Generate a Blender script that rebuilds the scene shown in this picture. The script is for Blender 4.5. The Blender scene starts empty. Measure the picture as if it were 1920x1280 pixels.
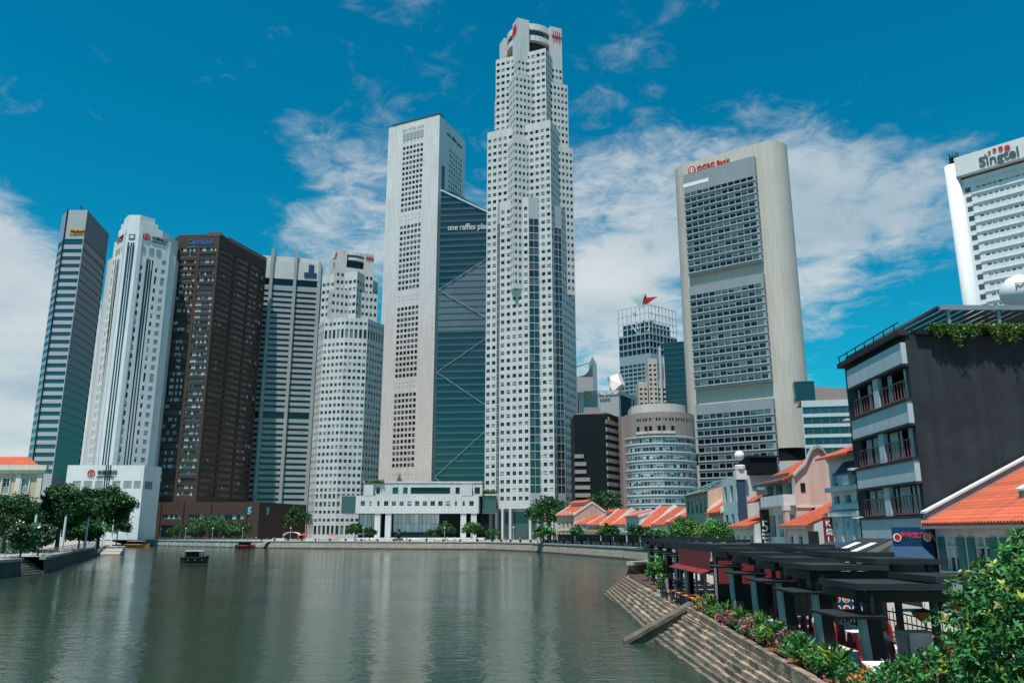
import bpy, math, random
import numpy as np
from mathutils import Matrix, Vector
R = math.radians
random.seed(7)
rng = np.random.default_rng(7)
scene = bpy.context.scene
COL = scene.collection

# ------------------------------------------------------------------ camera
CAM_H = 6.0; PITCH = R(13.5); FPX = 1490.0
cam_d = bpy.data.cameras.new('camera')
cam_d.sensor_fit = 'HORIZONTAL'; cam_d.sensor_width = 36.0
cam_d.lens = 36.0 * FPX / 1920.0
cam_d.clip_start = 0.1; cam_d.clip_end = 20000
cam = bpy.data.objects.new('camera', cam_d); COL.objects.link(cam)
cam.location = (0, 0, CAM_H); cam.rotation_euler = (R(90) + PITCH, 0, 0)
scene.camera = cam
scene.render.resolution_x = 1024; scene.render.resolution_y = 682
scene.view_settings.view_transform = 'Standard'
scene.view_settings.look = 'None'
scene.view_settings.exposure = 0.20
scene.view_settings.gamma = 1.0

# ------------------------------------------------------------------ sun and sky
SUN_EL = R(69.5)
SUN_AZ = math.atan2(-0.42, -0.90)          # towards the sun, measured from +Y (x, y)
sun_dir = Vector((math.sin(SUN_AZ) * math.cos(SUN_EL), math.cos(SUN_AZ) * math.cos(SUN_EL), math.sin(SUN_EL)))
sd = bpy.data.lights.new('sun', 'SUN'); sd.energy = 5.0; sd.angle = R(0.6); sd.color = (1.0, 0.955, 0.88)
sun = bpy.data.objects.new('sun', sd); COL.objects.link(sun)
sun.location = (-60, -120, 200)
sun.rotation_euler = sun_dir.to_track_quat('Z', 'Y').to_euler()

world = bpy.data.worlds.new('World'); scene.world = world; world.use_nodes = True
nt = world.node_tree; N = nt.nodes; L = nt.links
for n in list(N): N.remove(n)
def nd(t, **kw):
    n = N.new(t)
    for k, v in kw.items(): setattr(n, k, v)
    return n
def mth(op, a, b=None, clamp=False):
    n = N.new('ShaderNodeMath'); n.operation = op; n.use_clamp = clamp
    for i, x in enumerate((a, b)):
        if x is None: continue
        if isinstance(x, (int, float)): n.inputs[i].default_value = x
        else: L.new(x, n.inputs[i])
    return n.outputs[0]
w_out = nd('ShaderNodeOutputWorld'); w_bg = nd('ShaderNodeBackground')
sky = nd('ShaderNodeTexSky'); sky.sky_type = 'NISHITA'; sky.sun_disc = False
sky.sun_elevation = SUN_EL; sky.sun_rotation = SUN_AZ
sky.air_density = 1.0; sky.dust_density = 0.6; sky.ozone_density = 2.0
hsv = nd('ShaderNodeHueSaturation'); hsv.inputs['Saturation'].default_value = 1.5; hsv.inputs['Hue'].default_value = 0.474
hsv.inputs['Value'].default_value = 1.22
L.new(sky.outputs[0], hsv.inputs['Color'])
tint = nd('ShaderNodeMix'); tint.data_type = 'RGBA'; tint.blend_type = 'MULTIPLY'
tint.inputs[0].default_value = 1.0; L.new(hsv.outputs[0], tint.inputs[6]); tint.inputs[7].default_value = (0.10, 0.98, 0.98, 1)
tc = nd('ShaderNodeTexCoord'); sep = nd('ShaderNodeSeparateXYZ'); L.new(tc.outputs['Generated'], sep.inputs[0])
zc = mth('MAXIMUM', sep.outputs[2], 0.0)
den = mth('ADD', zc, 0.16)
px = mth('DIVIDE', sep.outputs[0], den); py = mth('DIVIDE', sep.outputs[1], den)
cmb = nd('ShaderNodeCombineXYZ'); L.new(px, cmb.inputs[0]); L.new(py, cmb.inputs[1])
def noise(vec, scale, detail, rough, off=(0, 0, 0), dist=0.0):
    mp = nd('ShaderNodeMapping'); mp.inputs['Location'].default_value = off; L.new(vec, mp.inputs[0])
    n = nd('ShaderNodeTexNoise'); n.inputs['Scale'].default_value = scale; n.inputs['Detail'].default_value = detail
    n.inputs['Roughness'].default_value = rough; n.inputs['Distortion'].default_value = dist
    L.new(mp.outputs[0], n.inputs['Vector']); return n.outputs[0]
n1 = noise(cmb.outputs[0], 3.2, 9, 0.62, (3.1, 1.7, 0), 0.3)
n2 = noise(cmb.outputs[0], 11.0, 8, 0.66, (8.3, 2.2, 0), 0.8)
nn = mth('ADD', mth('MULTIPLY', n1, 0.60), mth('MULTIPLY', n2, 0.40))
# cover grows towards the horizon; a few clumps and gaps
def blob(d, width):
    v = Vector(d).normalized(); dp = nd('ShaderNodeVectorMath', operation='DOT_PRODUCT')
    L.new(tc.outputs['Generated'], dp.inputs[0]); dp.inputs[1].default_value = v
    mr = nd('ShaderNodeMapRange'); mr.interpolation_type = 'SMOOTHSTEP'
    L.new(dp.outputs['Value'], mr.inputs[0]); mr.inputs[1].default_value = math.cos(R(width)); mr.inputs[2].default_value = 1.0
    return mr.outputs[0]
def pixdir(x, y):
    v = (640 - y) / FPX; c, s = math.cos(PITCH), math.sin(PITCH)
    return ((x - 960) / FPX, c - v * s, s + v * c)
elev = nd('ShaderNodeMapRange'); elev.interpolation_type = 'SMOOTHSTEP'; L.new(sep.outputs[2], elev.inputs[0])
elev.inputs[1].default_value = 0.62; elev.inputs[2].default_value = 0.30; elev.inputs[3].default_value = 0.0; elev.inputs[4].default_value = 0.10
bias = elev.outputs[0]
SKY_BLOBS = [((-70, 600), 10, 0.46), ((-50, 840), 10, 0.40), ((620, 400), 9, 0.14), ((1180, 420), 11, 0.17), ((1600, 430), 10, 0.19),
             ((1750, 560), 7, -0.10), ((300, 400), 11, -0.16), ((330, 520), 7, -0.12), ((1700, 640), 7, -0.12), ((1640, 420), 6, 0.06),
             ((1120, 640), 8, 0.18), ((1700, 150), 14, -0.08), ((300, 150), 16, -0.07), ((760, 40), 7, 0.07), ((1130, 60), 6, .03), ((870, 140), 4, .05), ((440, 70), 4, .06), ((300, 215), 6, .08), ((1500, 260), 7, .08), ((700, 300), 6, 0.04)]
for (xy, wd, amt) in SKY_BLOBS:
    bias = mth('ADD', bias, mth('MULTIPLY', blob(pixdir(*xy), wd), amt))
cov = mth('ADD', nn, bias)
cm = nd('ShaderNodeMapRange'); cm.interpolation_type = 'SMOOTHSTEP'; L.new(cov, cm.inputs[0])
cm.inputs[1].default_value = 0.56; cm.inputs[2].default_value = 0.86
shade = noise(cmb.outputs[0], 2.2, 5, 0.55, (5.0, 9.0, 0))
crm = nd('ShaderNodeMapRange'); L.new(shade, crm.inputs[0]); crm.inputs[1].default_value = 0.3; crm.inputs[2].default_value = 0.75
ccol = nd('ShaderNodeMix'); ccol.data_type = 'RGBA'; L.new(crm.outputs[0], ccol.inputs[0])
ccol.inputs[6].default_value = (4.4, 5.6, 6.4, 1); ccol.inputs[7].default_value = (8.0, 8.4, 8.4, 1)
cmix = nd('ShaderNodeMix'); cmix.data_type = 'RGBA'
L.new(mth('MULTIPLY', cm.outputs[0], 0.93), cmix.inputs[0]); L.new(tint.outputs[2], cmix.inputs[6]); L.new(ccol.outputs[2], cmix.inputs[7])
L.new(cmix.outputs[2], w_bg.inputs[0]); w_bg.inputs[1].default_value = 0.082
L.new(w_bg.outputs[0], w_out.inputs[0])

# ------------------------------------------------------------------ materials
MATS = {}
def M(name, col, rough=0.6, metal=0.0, var=0.12, scale=0.6, bump=0.0, bscale=8.0, spec=0.5, rand=0.0,
      brick=None, emit=None, tintattr=False, streak=0.0):
    """procedural principled material; brick = (w, h, mortar, darkening) draws thin joints from the metre UVs"""
    m = bpy.data.materials.new(name); m.use_nodes = True; t = m.node_tree; b = t.nodes['Principled BSDF']
    b.inputs['Roughness'].default_value = rough; b.inputs['Metallic'].default_value = metal
    b.inputs['Specular IOR Level'].default_value = spec
    m.diffuse_color = (*col, 1)
    tcx = t.nodes.new('ShaderNodeTexCoord')
    n = t.nodes.new('ShaderNodeTexNoise'); n.inputs['Scale'].default_value = scale; n.inputs['Detail'].default_value = 6; n.inputs['Roughness'].default_value = 0.65
    t.links.new(tcx.outputs['Object'], n.inputs['Vector'])
    mr = t.nodes.new('ShaderNodeMapRange'); t.links.new(n.outputs[0], mr.inputs[0])
    mr.inputs[1].default_value = 0.25; mr.inputs[2].default_value = 0.75
    mr.inputs[3].default_value = 1 - var; mr.inputs[4].default_value = 1 + var
    fac = mr.outputs[0]
    def mul(a, bb):
        k = t.nodes.new('ShaderNodeMath'); k.operation = 'MULTIPLY'; t.links.new(a, k.inputs[0])
        if isinstance(bb, float): k.inputs[1].default_value = bb
        else: t.links.new(bb, k.inputs[1])
        return k.outputs[0]
    if streak:
        mp = t.nodes.new('ShaderNodeMapping'); mp.inputs['Scale'].default_value = (1.3, 1.3, 0.06); t.links.new(tcx.outputs['Object'], mp.inputs[0])
        n3 = t.nodes.new('ShaderNodeTexNoise'); n3.inputs['Scale'].default_value = 1.0; n3.inputs['Detail'].default_value = 5
        t.links.new(mp.outputs[0], n3.inputs['Vector'])
        r3 = t.nodes.new('ShaderNodeMapRange'); t.links.new(n3.outputs[0], r3.inputs[0]); r3.inputs[1].default_value = 0.35; r3.inputs[2].default_value = 0.65
        r3.inputs[3].default_value = 1 - streak; r3.inputs[4].default_value = 1.0
        fac = mul(fac, r3.outputs[0])
    if rand:
        oi = t.nodes.new('ShaderNodeObjectInfo'); r2 = t.nodes.new('ShaderNodeMapRange'); t.links.new(oi.outputs['Random'], r2.inputs[0])
        r2.inputs[3].default_value = 1 - rand; r2.inputs[4].default_value = 1 + rand
        fac = mul(fac, r2.outputs[0])
    if tintattr:
        at = t.nodes.new('ShaderNodeAttribute'); at.attribute_name = 'tint'; fac = mul(fac, at.outputs['Fac'])
    if brick:
        br = t.nodes.new('ShaderNodeTexBrick'); br.offset = brick[4] if len(brick) > 4 else 0.0
        br.inputs['Color1'].default_value = (1, 1, 1, 1); br.inputs['Color2'].default_value = (0.94, 0.94, 0.94, 1)
        dk = brick[3]; br.inputs['Mortar'].default_value = (dk, dk, dk, 1)
        br.inputs['Scale'].default_value = 1.0; br.inputs['Brick Width'].default_value = brick[0]; br.inputs['Row Height'].default_value = brick[1]
        br.inputs['Mortar Size'].default_value = brick[2]; br.inputs['Mortar Smooth'].default_value = 0.1
        t.links.new(tcx.outputs['UV'], br.inputs['Vector'])
        k = t.nodes.new('ShaderNodeSeparateColor'); t.links.new(br.outputs['Color'], k.inputs[0]); fac = mul(fac, k.outputs[0])
    mx = t.nodes.new('ShaderNodeVectorMath'); mx.operation = 'SCALE'; mx.inputs[0].default_value = col; t.links.new(fac, mx.inputs['Scale'])
    t.links.new(mx.outputs[0], b.inputs['Base Color'])
    if bump:
        n2 = t.nodes.new('ShaderNodeTexNoise'); n2.inputs['Scale'].default_value = bscale; n2.inputs['Detail'].default_value = 5
        t.links.new(tcx.outputs['Object'], n2.inputs['Vector'])
        bp = t.nodes.new('ShaderNodeBump'); bp.inputs['Strength'].default_value = bump; bp.inputs['Distance'].default_value = 0.1
        t.links.new(n2.outputs[0], bp.inputs['Height']); t.links.new(bp.outputs[0], b.inputs['Normal'])
    if emit:
        b.inputs['Emission Color'].default_value = (*emit[0], 1); b.inputs['Emission Strength'].default_value = emit[1]
    MATS[name] = m; return m

# ------------------------------------------------------------------ mesh building
class MB:
    def __init__(s): s.v = []; s.f = []; s.m = []
    def quad(s, a, b, c, d, m=0):
        i = len(s.v); s.v += [a, b, c, d]; s.f.append((i, i + 1, i + 2, i + 3)); s.m.append(m)
    def tri(s, a, b, c, m=0):
        i = len(s.v); s.v += [a, b, c]; s.f.append((i, i + 1, i + 2)); s.m.append(m)
    def poly(s, pts, m=0):
        i = len(s.v); s.v += [tuple(p) for p in pts]; s.f.append(tuple(range(i, i + len(pts)))); s.m.append(m)
    def hexa(s, p, m=0):
        """8 points: bottom 4 ccw, top 4 ccw"""
        i = len(s.v); s.v += [tuple(q) for q in p]
        for f in ((3, 2, 1, 0), (4, 5, 6, 7), (0, 1, 5, 4), (1, 2, 6, 5), (2, 3, 7, 6), (3, 0, 4, 7)):
            s.f.append(tuple(i + k for k in f)); s.m.append(m)
    def box(s, x0, y0, z0, x1, y1, z1, m=0):
        s.hexa([(x0, y0, z0), (x1, y0, z0), (x1, y1, z0), (x0, y1, z0), (x0, y0, z1), (x1, y0, z1), (x1, y1, z1), (x0, y1, z1)], m)
    def rbox(s, o, u, u0, u1, w0, w1, z0, z1, m=0):
        """box in a frame: origin o (x,y), unit u along, w = outward to the right of u"""
        n = (u[1], -u[0])
        P = lambda a, b, z: (o[0] + u[0] * a + n[0] * b, o[1] + u[1] * a + n[1] * b, z)
        s.hexa([P(u0, w1, z0), P(u1, w1, z0), P(u1, w0, z0), P(u0, w0, z0), P(u0, w1, z1), P(u1, w1, z1), P(u1, w0, z1), P(u0, w0, z1)], m)
    def prism(s, pts, z0, z1, m=0, mt=None, bottom=True):
        n = len(pts)
        for k in range(n):
            a = pts[k]; b = pts[(k + 1) % n]
            s.quad((a[0], a[1], z0), (b[0], b[1], z0), (b[0], b[1], z1), (a[0], a[1], z1), m)
        s.poly([(q[0], q[1], z1) for q in pts], m if mt is None else mt)
        if bottom: s.poly([(q[0], q[1], z0) for q in reversed(pts)], m)
    def tube(s, a, b, r0, r1=None, n=8, m=0, cap=True):
        r1 = r0 if r1 is None else r1
        a = Vector(a); b = Vector(b); d = (b - a).normalized()
        x = d.orthogonal().normalized(); y = d.cross(x)
        i = len(s.v)
        for k in range(n):
            t = 2 * math.pi * k / n; e = x * math.cos(t) + y * math.sin(t)
            s.v.append(tuple(a + e * r0)); s.v.append(tuple(b + e * r1))
        for k in range(n):
            j = (k + 1) % n; s.f.append((i + 2 * k, i + 2 * j, i + 2 * j + 1, i + 2 * k + 1)); s.m.append(m)
        if cap:
            s.f.append(tuple(i + 2 * k for k in reversed(range(n)))); s.m.append(m)
            s.f.append(tuple(i + 2 * k + 1 for k in range(n))); s.m.append(m)
    def lathe(s, c, prof, n=12, m=0):
        """prof: (radius, z) from bottom to top"""
        i = len(s.v)
        for (r, z) in prof:
            for k in range(n):
                t = 2 * math.pi * k / n; s.v.append((c[0] + r * math.cos(t), c[1] + r * math.sin(t), c[2] + z))
        for a in range(len(prof) - 1):
            for k in range(n):
                j = (k + 1) % n; s.f.append((i + a * n + k, i + a * n + j, i + (a + 1) * n + j, i + (a + 1) * n + k)); s.m.append(m)
        s.f.append(tuple(i + k for k in reversed(range(n)))); s.m.append(m)
        s.f.append(tuple(i + (len(prof) - 1) * n + k for k in range(n))); s.m.append(m)
    def mesh(s, name, mats, smooth=False):
        me = bpy.data.meshes.new(name); me.from_pydata(s.v, [], s.f)
        for mm in (mats if isinstance(mats, (list, tuple)) else [mats]):
            me.materials.append(MATS[mm] if isinstance(mm, str) else mm)
        if any(s.m): me.polygons.foreach_set('material_index', s.m)
        if smooth: me.polygons.foreach_set('use_smooth', [True] * len(s.f))
        me.update()
        nl = len(me.loops); co = np.empty(len(me.vertices) * 3, np.float32); me.vertices.foreach_get('co', co); co = co.reshape(-1, 3)
        vi = np.empty(nl, np.int32); me.loops.foreach_get('vertex_index', vi)
        npol = len(me.polygons); nr = np.empty(npol * 3, np.float32); me.polygons.foreach_get('normal', nr); nr = nr.reshape(-1, 3)
        lt = np.empty(npol, np.int32); me.polygons.foreach_get('loop_total', lt)
        ln = np.repeat(nr, lt, axis=0); p = co[vi]
        hl = np.hypot(ln[:, 0], ln[:, 1]) + 1e-9
        flat = np.abs(ln[:, 2]) > 0.75
        u = np.where(flat, p[:, 0], (p[:, 0] * -ln[:, 1] + p[:, 1] * ln[:, 0]) / hl); v = np.where(flat, p[:, 1], p[:, 2])
        uv = me.uv_layers.new(name='UVMap'); uv.data.foreach_set('uv', np.stack([u, v], 1).astype(np.float32).ravel())
        return me
    def build(s, name, mats, parent=None, smooth=False):
        return add(name, s.mesh(name, mats, smooth), parent)
def add(name, data, parent=None, mat=None):
    """link an object whose mesh is in world metres; keep it there under its thing"""
    o = bpy.data.objects.new(name, data); COL.objects.link(o)
    if mat is not None: o.matrix_basis = mat
    if parent is not None:
        o.parent = parent; o.matrix_parent_inverse = Matrix.Translation(-world_loc(parent))
    return o
def world_loc(o):
    v = Vector((0, 0, 0))
    while o is not None:
        if o.type == 'EMPTY': v = v + o.location
        o = o.parent
    return v
def tag(o, label=None, cat=None, group=None, kind=None):
    if label: o['label'] = label
    if cat: o['category'] = cat
    if group: o['group'] = group
    if kind: o['kind'] = kind
    return o
def thing(name, label, cat, loc=(0, 0, 0), group=None):
    o = bpy.data.objects.new(name, None); COL.objects.link(o); o.location = loc; o.empty_display_size = 0.5
    return tag(o, label, cat, group)
def child(name, data, parent):
    """part of a thing modelled in the thing's own coordinates"""
    o = bpy.data.objects.new(name, data); COL.objects.link(o); o.parent = parent; return o
def clone(root, loc, rz=0.0, label=None, group=None, scale=None):
    r = root.copy(); COL.objects.link(r); r.location = loc; r.rotation_euler = (0, 0, rz)
    if scale: r.scale = (scale,) * 3
    if label: r['label'] = label
    if group: r['group'] = group
    for ch in root.children:
        c = ch.copy(); COL.objects.link(c); c.parent = r
        for g in ch.children:
            d = g.copy(); COL.objects.link(d); d.parent = c
    return r
def pix(x, y, Y):
    """a point of the place at forward distance Y, from where it shows in the photograph"""
    d = pixdir(x, y); k = Y / d[1]; return (d[0] * k, Y, CAM_H + d[2] * k)
def pixz(x, y, Z):
    d = pixdir(x, y); k = (Z - CAM_H) / d[2]; return (d[0] * k, d[1] * k, Z)
def text(s, size, mat, parent, o, u, z, depth=0.15, name='sign_lettering', align='LEFT', bold=0.0, xs=1.0, up=(0, 0, 1)):
    """lettering starting at (o) running along unit u at height z, standing on a wall whose outward side is right of u"""
    c = bpy.data.curves.new('txt', 'FONT'); c.body = s; c.size = size; c.extrude = depth; c.align_x = align; c.offset = bold; c.resolution_u = 3
    to = bpy.data.objects.new('txt', c); COL.objects.link(to)
    bpy.context.view_layer.update()
    me = bpy.data.meshes.new_from_object(to.evaluated_get(bpy.context.evaluated_depsgraph_get()))
    bpy.data.objects.remove(to); bpy.data.curves.remove(c)
    me.materials.clear(); me.materials.append(MATS[mat])
    uu = Vector((u[0], u[1], u[2] if len(u) > 2 else 0)).normalized(); upv = Vector(up); nn_ = uu.cross(upv).normalized()
    upv = nn_.cross(uu)
    mt = Matrix(((uu.x * xs, upv.x, nn_.x, o[0]), (uu.y * xs, upv.y, nn_.y, o[1]), (uu.z * xs, upv.z, nn_.z, z), (0, 0, 0, 1)))
    me.transform(mt)
    return add(name, me, parent)
def disc(mb, o, u, z, r, w, n=20, m=0, r_in=0.0, t=0.2):
    """flat disc or ring standing on a wall (outward right of u), w metres proud"""
    nx, ny = u[1], -u[0]
    P = lambda a, rr, ww: (o[0] + u[0] * rr * math.cos(a) + nx * ww, o[1] + u[1] * rr * math.cos(a) + ny * ww, z + rr * math.sin(a))
    for k in range(n):
        a, b = 2 * math.pi * k / n, 2 * math.pi * (k + 1) / n
        mb.quad(P(a, r, w - t), P(b, r, w - t), P(b, r, w), P(a, r, w), m)
        if r_in > 0: mb.quad(P(a, r_in, w), P(a, r, w), P(b, r, w), P(b, r_in, w), m)
    if r_in <= 0: mb.poly([P(2 * math.pi * k / n, r, w) for k in range(n)], m)
# ------------------------------------------------------------------ facades with real openings
def unit(a, b):
    d = math.hypot(b[0] - a[0], b[1] - a[1]); return ((b[0] - a[0]) / d, (b[1] - a[1]) / d), d
class Building:
    """a thing made of walls with openings; its windows become parts, the 300 that show largest one by one"""
    def __init__(s, name, label, cat='tower', loc=(0, 0, 0), group=None):
        s.root = thing(name, label, cat, loc, group); s.walls = MB(); s.wmats = []; s.panes = []
    def mi(s, mat):
        if mat not in s.wmats: s.wmats.append(mat)
        return s.wmats.index(mat)
    def wall(s, a, b, z0, z1, mat):
        s.walls.quad((a[0], a[1], z0), (b[0], b[1], z0), (b[0], b[1], z1), (a[0], a[1], z1), s.mi(mat))
    def facade(s, a, b, z0, z1, us, vs, mat, pmats, depth=0.35, weights=None, skip=None, name='window', strips=0, prob_blind=0.0, pw=None):
        u, Lg = unit(a, b); n = (u[1], -u[0]); m = s.mi(mat); W = s.walls
        P = lambda t, z, w=0.0: (a[0] + u[0] * t + n[0] * w, a[1] + u[1] * t + n[1] * w, z)
        us = sorted([(max(0.02, p), min(Lg - 0.02, q)) for p, q in us if q > 0.05 and p < Lg - 0.05]); vs = sorted([(p, q) for p, q in vs if p >= z0 and q <= z1])
        zc = z0
        for (va, vb) in vs:
            if va > zc: W.quad(P(0, zc), P(Lg, zc), P(Lg, va), P(0, va), m)
            uc = 0.0
            for (ua, ub) in us:
                if ua > uc: W.quad(P(uc, va), P(ua, va), P(ua, vb), P(uc, vb), m)
                ctr = P((ua + ub) / 2, (va + vb) / 2, 0.4)
                if skip and skip(ctr):
                    W.quad(P(ua, va), P(ub, va), P(ub, vb), P(ua, vb), m)
                else:
                    d = -depth
                    W.quad(P(ua, va), P(ub, va), P(ub, va, d), P(ua, va, d), m)
                    W.quad(P(ua, vb, d), P(ub, vb, d), P(ub, vb), P(ua, vb), m)
                    W.quad(P(ua, va, d), P(ua, vb, d), P(ua, vb), P(ua, va), m)
                    W.quad(P(ub, va), P(ub, vb), P(ub, vb, d), P(ub, va, d), m)
                    s.panes.append((P((ua + ub) / 2, va, d), u, ub - ua, vb - va, random.choices(pmats, weights)[0], name, strips, prob_blind))
                uc = ub
            if uc < Lg: W.quad(P(uc, va), P(Lg, va), P(Lg, vb), P(uc, vb), m)
            zc = vb
        if zc < z1: W.quad(P(0, zc), P(Lg, zc), P(Lg, z1), P(0, z1), m)
    def roof(s, pts, z, mat): s.walls.poly([(q[0], q[1], z) for q in pts], s.mi(mat))
    def finish(s, wname='wall', limit=300):
        if s.walls.f: s.wall_obj = s.walls.build(wname, s.wmats, s.root)
        def score(p):
            c, u = p[0], p[1]; n = (u[1], -u[0]); d = math.sqrt(c[0] ** 2 + c[1] ** 2 + (c[2] - CAM_H) ** 2)
            return -(p[2] * p[3]) * max(0.0, (-c[0] * n[0] - c[1] * n[1]) / d) / d ** 2
        s.panes.sort(key=score)
        cache = {}
        for p in s.panes[:limit]:
            c, u, w, h, pm, nm, st, pb = p
            key = (round(w, 2), round(h, 2), pm, nm, st, random.randrange(7))
            if key not in cache:
                b = MB(); pane_geo(b, w, h, st, pb, 0.12)
                cache[key] = b.mesh(nm, [pm, 'blind', 'frame_grey'])
            mt = Matrix.Translation(c) @ Matrix.Rotation(math.atan2(u[1], u[0]), 4, 'Z') @ Matrix.Rotation(R(random.uniform(-0.8, 0.8)), 4, 'X')
            add(nm, cache[key], s.root, mt)
        rest = s.panes[limit:]
        if rest:
            b = MB(); mats = []
            for p in rest:
                c, u, w, h, pm, nm, st, pb = p
                if pm not in mats: mats.append(pm)
                k = mats.index(pm); n = (u[1], -u[0])
                q = lambda t, z: (c[0] + u[0] * t, c[1] + u[1] * t, c[2] + z)
                s_ = random.choice([0, 0, .3, .6]) * h if h < 3 else 0
                if 'blind' not in mats: mats.append('blind')
                b.quad(q(-w / 2, 0), q(w / 2, 0), q(w / 2, h - s_), q(-w / 2, h - s_), k)
                if s_: b.quad(q(-w / 2, h - s_), q(w / 2, h - s_), q(w / 2, h), q(-w / 2, h), mats.index('blind'))
            o = b.build('window_field', mats, s.root); o['kind'] = 'stuff'
        return s
def pane_geo(b, w, h, st, pb, t):
    if not st:
        b.box(-w / 2, 0, 0, w / 2, t, h, 0)
        if h < 3 and w < 3.2:
            if random.random() < .38: k = random.choice([.25, .4, .6, .8]); b.box(-w / 2 + .04, -.03, h * (1 - k), w / 2 - .04, -.004, h - .03, 1)
            if w > 1.4: b.box(-.04, -.06, 0, .04, -.032, h, 2)
        return
    k = w / st
    for i in range(st):
        x = -w / 2 + i * k
        has_blind = random.random() < pb
        b.box(x + 0.05, 0.0, 0, x + k - 0.05, t, h, 0)
        if has_blind: b.box(x + 0.08, -0.03, h * random.choice([0, 0, 0.1, 0.45]), x + k - 0.08, -0.004, h - 0.05, 1)  # pale blind drawn over part of this pane
        if i: b.box(x - 0.05, -0.06, 0, x + 0.05, t, h, 2)
def steps(start, n, pitch, size): return [(start + i * pitch, start + i * pitch + size) for i in range(n)]
def spaced(L, n, size, m0=0.0, m1=0.0):
    """n openings of a size spread over a length"""
    p = (L - m0 - m1) / n; return [(m0 + p * (i + 0.5) - size / 2, m0 + p * (i + 0.5) + size / 2) for i in range(n)]
def inside(pts, q):
    r = False; n = len(pts)
    for i in range(n):
        a, b = pts[i], pts[(i + 1) % n]
        if (a[1] > q[1]) != (b[1] > q[1]) and q[0] < (b[0] - a[0]) * (q[1] - a[1]) / (b[1] - a[1]) + a[0]: r = not r
    return r

# ------------------------------------------------------------------ the material list
M('clad_white', (0.66, 0.635, 0.62), 0.45, var=0.08, scale=0.05, brick=(1.55, 1.3, 0.06, 0.66), streak=0.16)
M('clad_white2', (0.72, 0.68, 0.665), 0.42, var=0.08, scale=0.04, brick=(1.8, 2.0, 0.08, 0.70), streak=0.14)
M('clad_grey', (0.42, 0.43, 0.45), 0.4, var=0.06, scale=0.05, brick=(1.5, 1.6, 0.06, 0.75), streak=0.06)
M('paint_white', (0.72, 0.73, 0.74), 0.5, var=0.06, scale=0.1, brick=(3.0, 3.4, 0.03, 0.85), streak=0.10)
M('white_plain', (0.74, 0.74, 0.73), 0.55, var=0.06, scale=0.4, streak=0.10)
M('metal_dark', (0.060, 0.072, 0.080), 0.45, spec=0.3, var=0.1, scale=0.1, brick=(1.5, 50, 0.06, 0.75))
M('stone_pale', (0.36, 0.275, 0.20), 0.85, var=0.5, scale=2.6, bump=0.6, bscale=9, rand=0.3, streak=0.25)
M('pod_grey', (0.27, 0.30, 0.32), 0.4, var=0.08, scale=0.1, streak=0.1)
M('band_grey', (0.37, 0.385, 0.395), 0.4, var=0.09, scale=0.1, brick=(3.2, 50, 0.06, 0.8), streak=0.12)
M('spandrel_grey', (0.50, 0.53, 0.56), 0.35, var=0.07, scale=0.1, brick=(3.2, 50, 0.06, 0.8))
M('metal_grey', (0.33, 0.36, 0.39), 0.35, metal=0.3, var=0.08, scale=0.1, brick=(3.0, 2.4, 0.06, 0.8))
M('brown_tile', (0.082, 0.052, 0.041), 0.6, spec=0.2, var=0.14, scale=0.08, brick=(1.2, 0.6, 0.05, 0.75, 0.0), streak=0.1)
M('brown_granite', (0.30, 0.235, 0.215), 0.4, var=0.1, scale=0.1, brick=(2.0, 1.4, 0.05, 0.75))
M('dark_granite', (0.13, 0.095, 0.088), 0.35, var=0.1, scale=0.1, brick=(2.0, 1.4, 0.05, 0.7))
M('concrete_warm', (0.57, 0.515, 0.465), 0.75, var=0.07, scale=0.06, brick=(0.9, 0.9, 0.05, 0.88), streak=0.14)
M('concrete', (0.36, 0.35, 0.33), 0.85, var=0.15, scale=0.4, bump=0.2, streak=0.1)
M('roof_grey', (0.22, 0.23, 0.23), 0.9, var=0.2, scale=0.2)
M('frame_grey', (0.22, 0.24, 0.25), 0.4, var=0.05)
M('frame_white', (0.62, 0.64, 0.64), 0.45, var=0.05)
M('blind', (0.40, 0.47, 0.49), 0.6, var=0.08, rand=0.25)
M('glass_dark', (0.012, 0.019, 0.022), 0.10, var=0.2, spec=0.6, rand=0.3)
M('glass_mid', (0.07, 0.085, 0.09), 0.14, var=0.2, spec=0.7, rand=0.3)
M('glass_light', (0.20, 0.235, 0.245), 0.2, var=0.15, spec=0.6, rand=0.3)  # pale panes: reflected sky and blinds put into the glass colour
M('glass_navy', (0.008, 0.022, 0.032), 0.25, var=0.2, spec=0.3, rand=0.2)
M('glass_reflection', (0.13, 0.16, 0.175), 0.1, var=0.2, scale=0.05, spec=0.8, brick=(1.5, 1.3, 0.06, 0.7))  # sky reflection put into a paler glass colour
M('glass_blue', (0.012, 0.05, 0.075), 0.06, var=0.15, spec=1.0, rand=0.2)
M('glass_teal', (0.010, 0.028, 0.034), 0.06, var=0.2, spec=1.0, rand=0.15, brick=(1.5, 4.0, 0.05, 0.6))
M('glass_sky', (0.055, 0.085, 0.10), 0.08, var=0.15, spec=1.0, brick=(1.5, 1.3, 0.06, 0.6))
M('louver', (0.36, 0.38, 0.38), 0.6, var=0.05, brick=(50, 0.35, 0.09, 0.6))
M('black_void', (0.006, 0.010, 0.012), 0.6, spec=0.15, var=0.1)  # near-black: shade of openings and interiors as colour, also black glass
M('steel_black', (0.010, 0.015, 0.017), 0.5, spec=0.25, var=0.25, scale=2.0)
M('steel_roof', (0.020, 0.026, 0.029), 0.6, spec=0.25, var=0.35, scale=0.9, bump=0.05)
M('steel_grey', (0.32, 0.34, 0.36), 0.35, metal=0.4, var=0.15, scale=2)
M('sign_red', (0.55, 0.025, 0.02), 0.4, var=0.03)
M('sign_blue', (0.008, 0.045, 0.12), 0.4, var=0.03)
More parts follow.
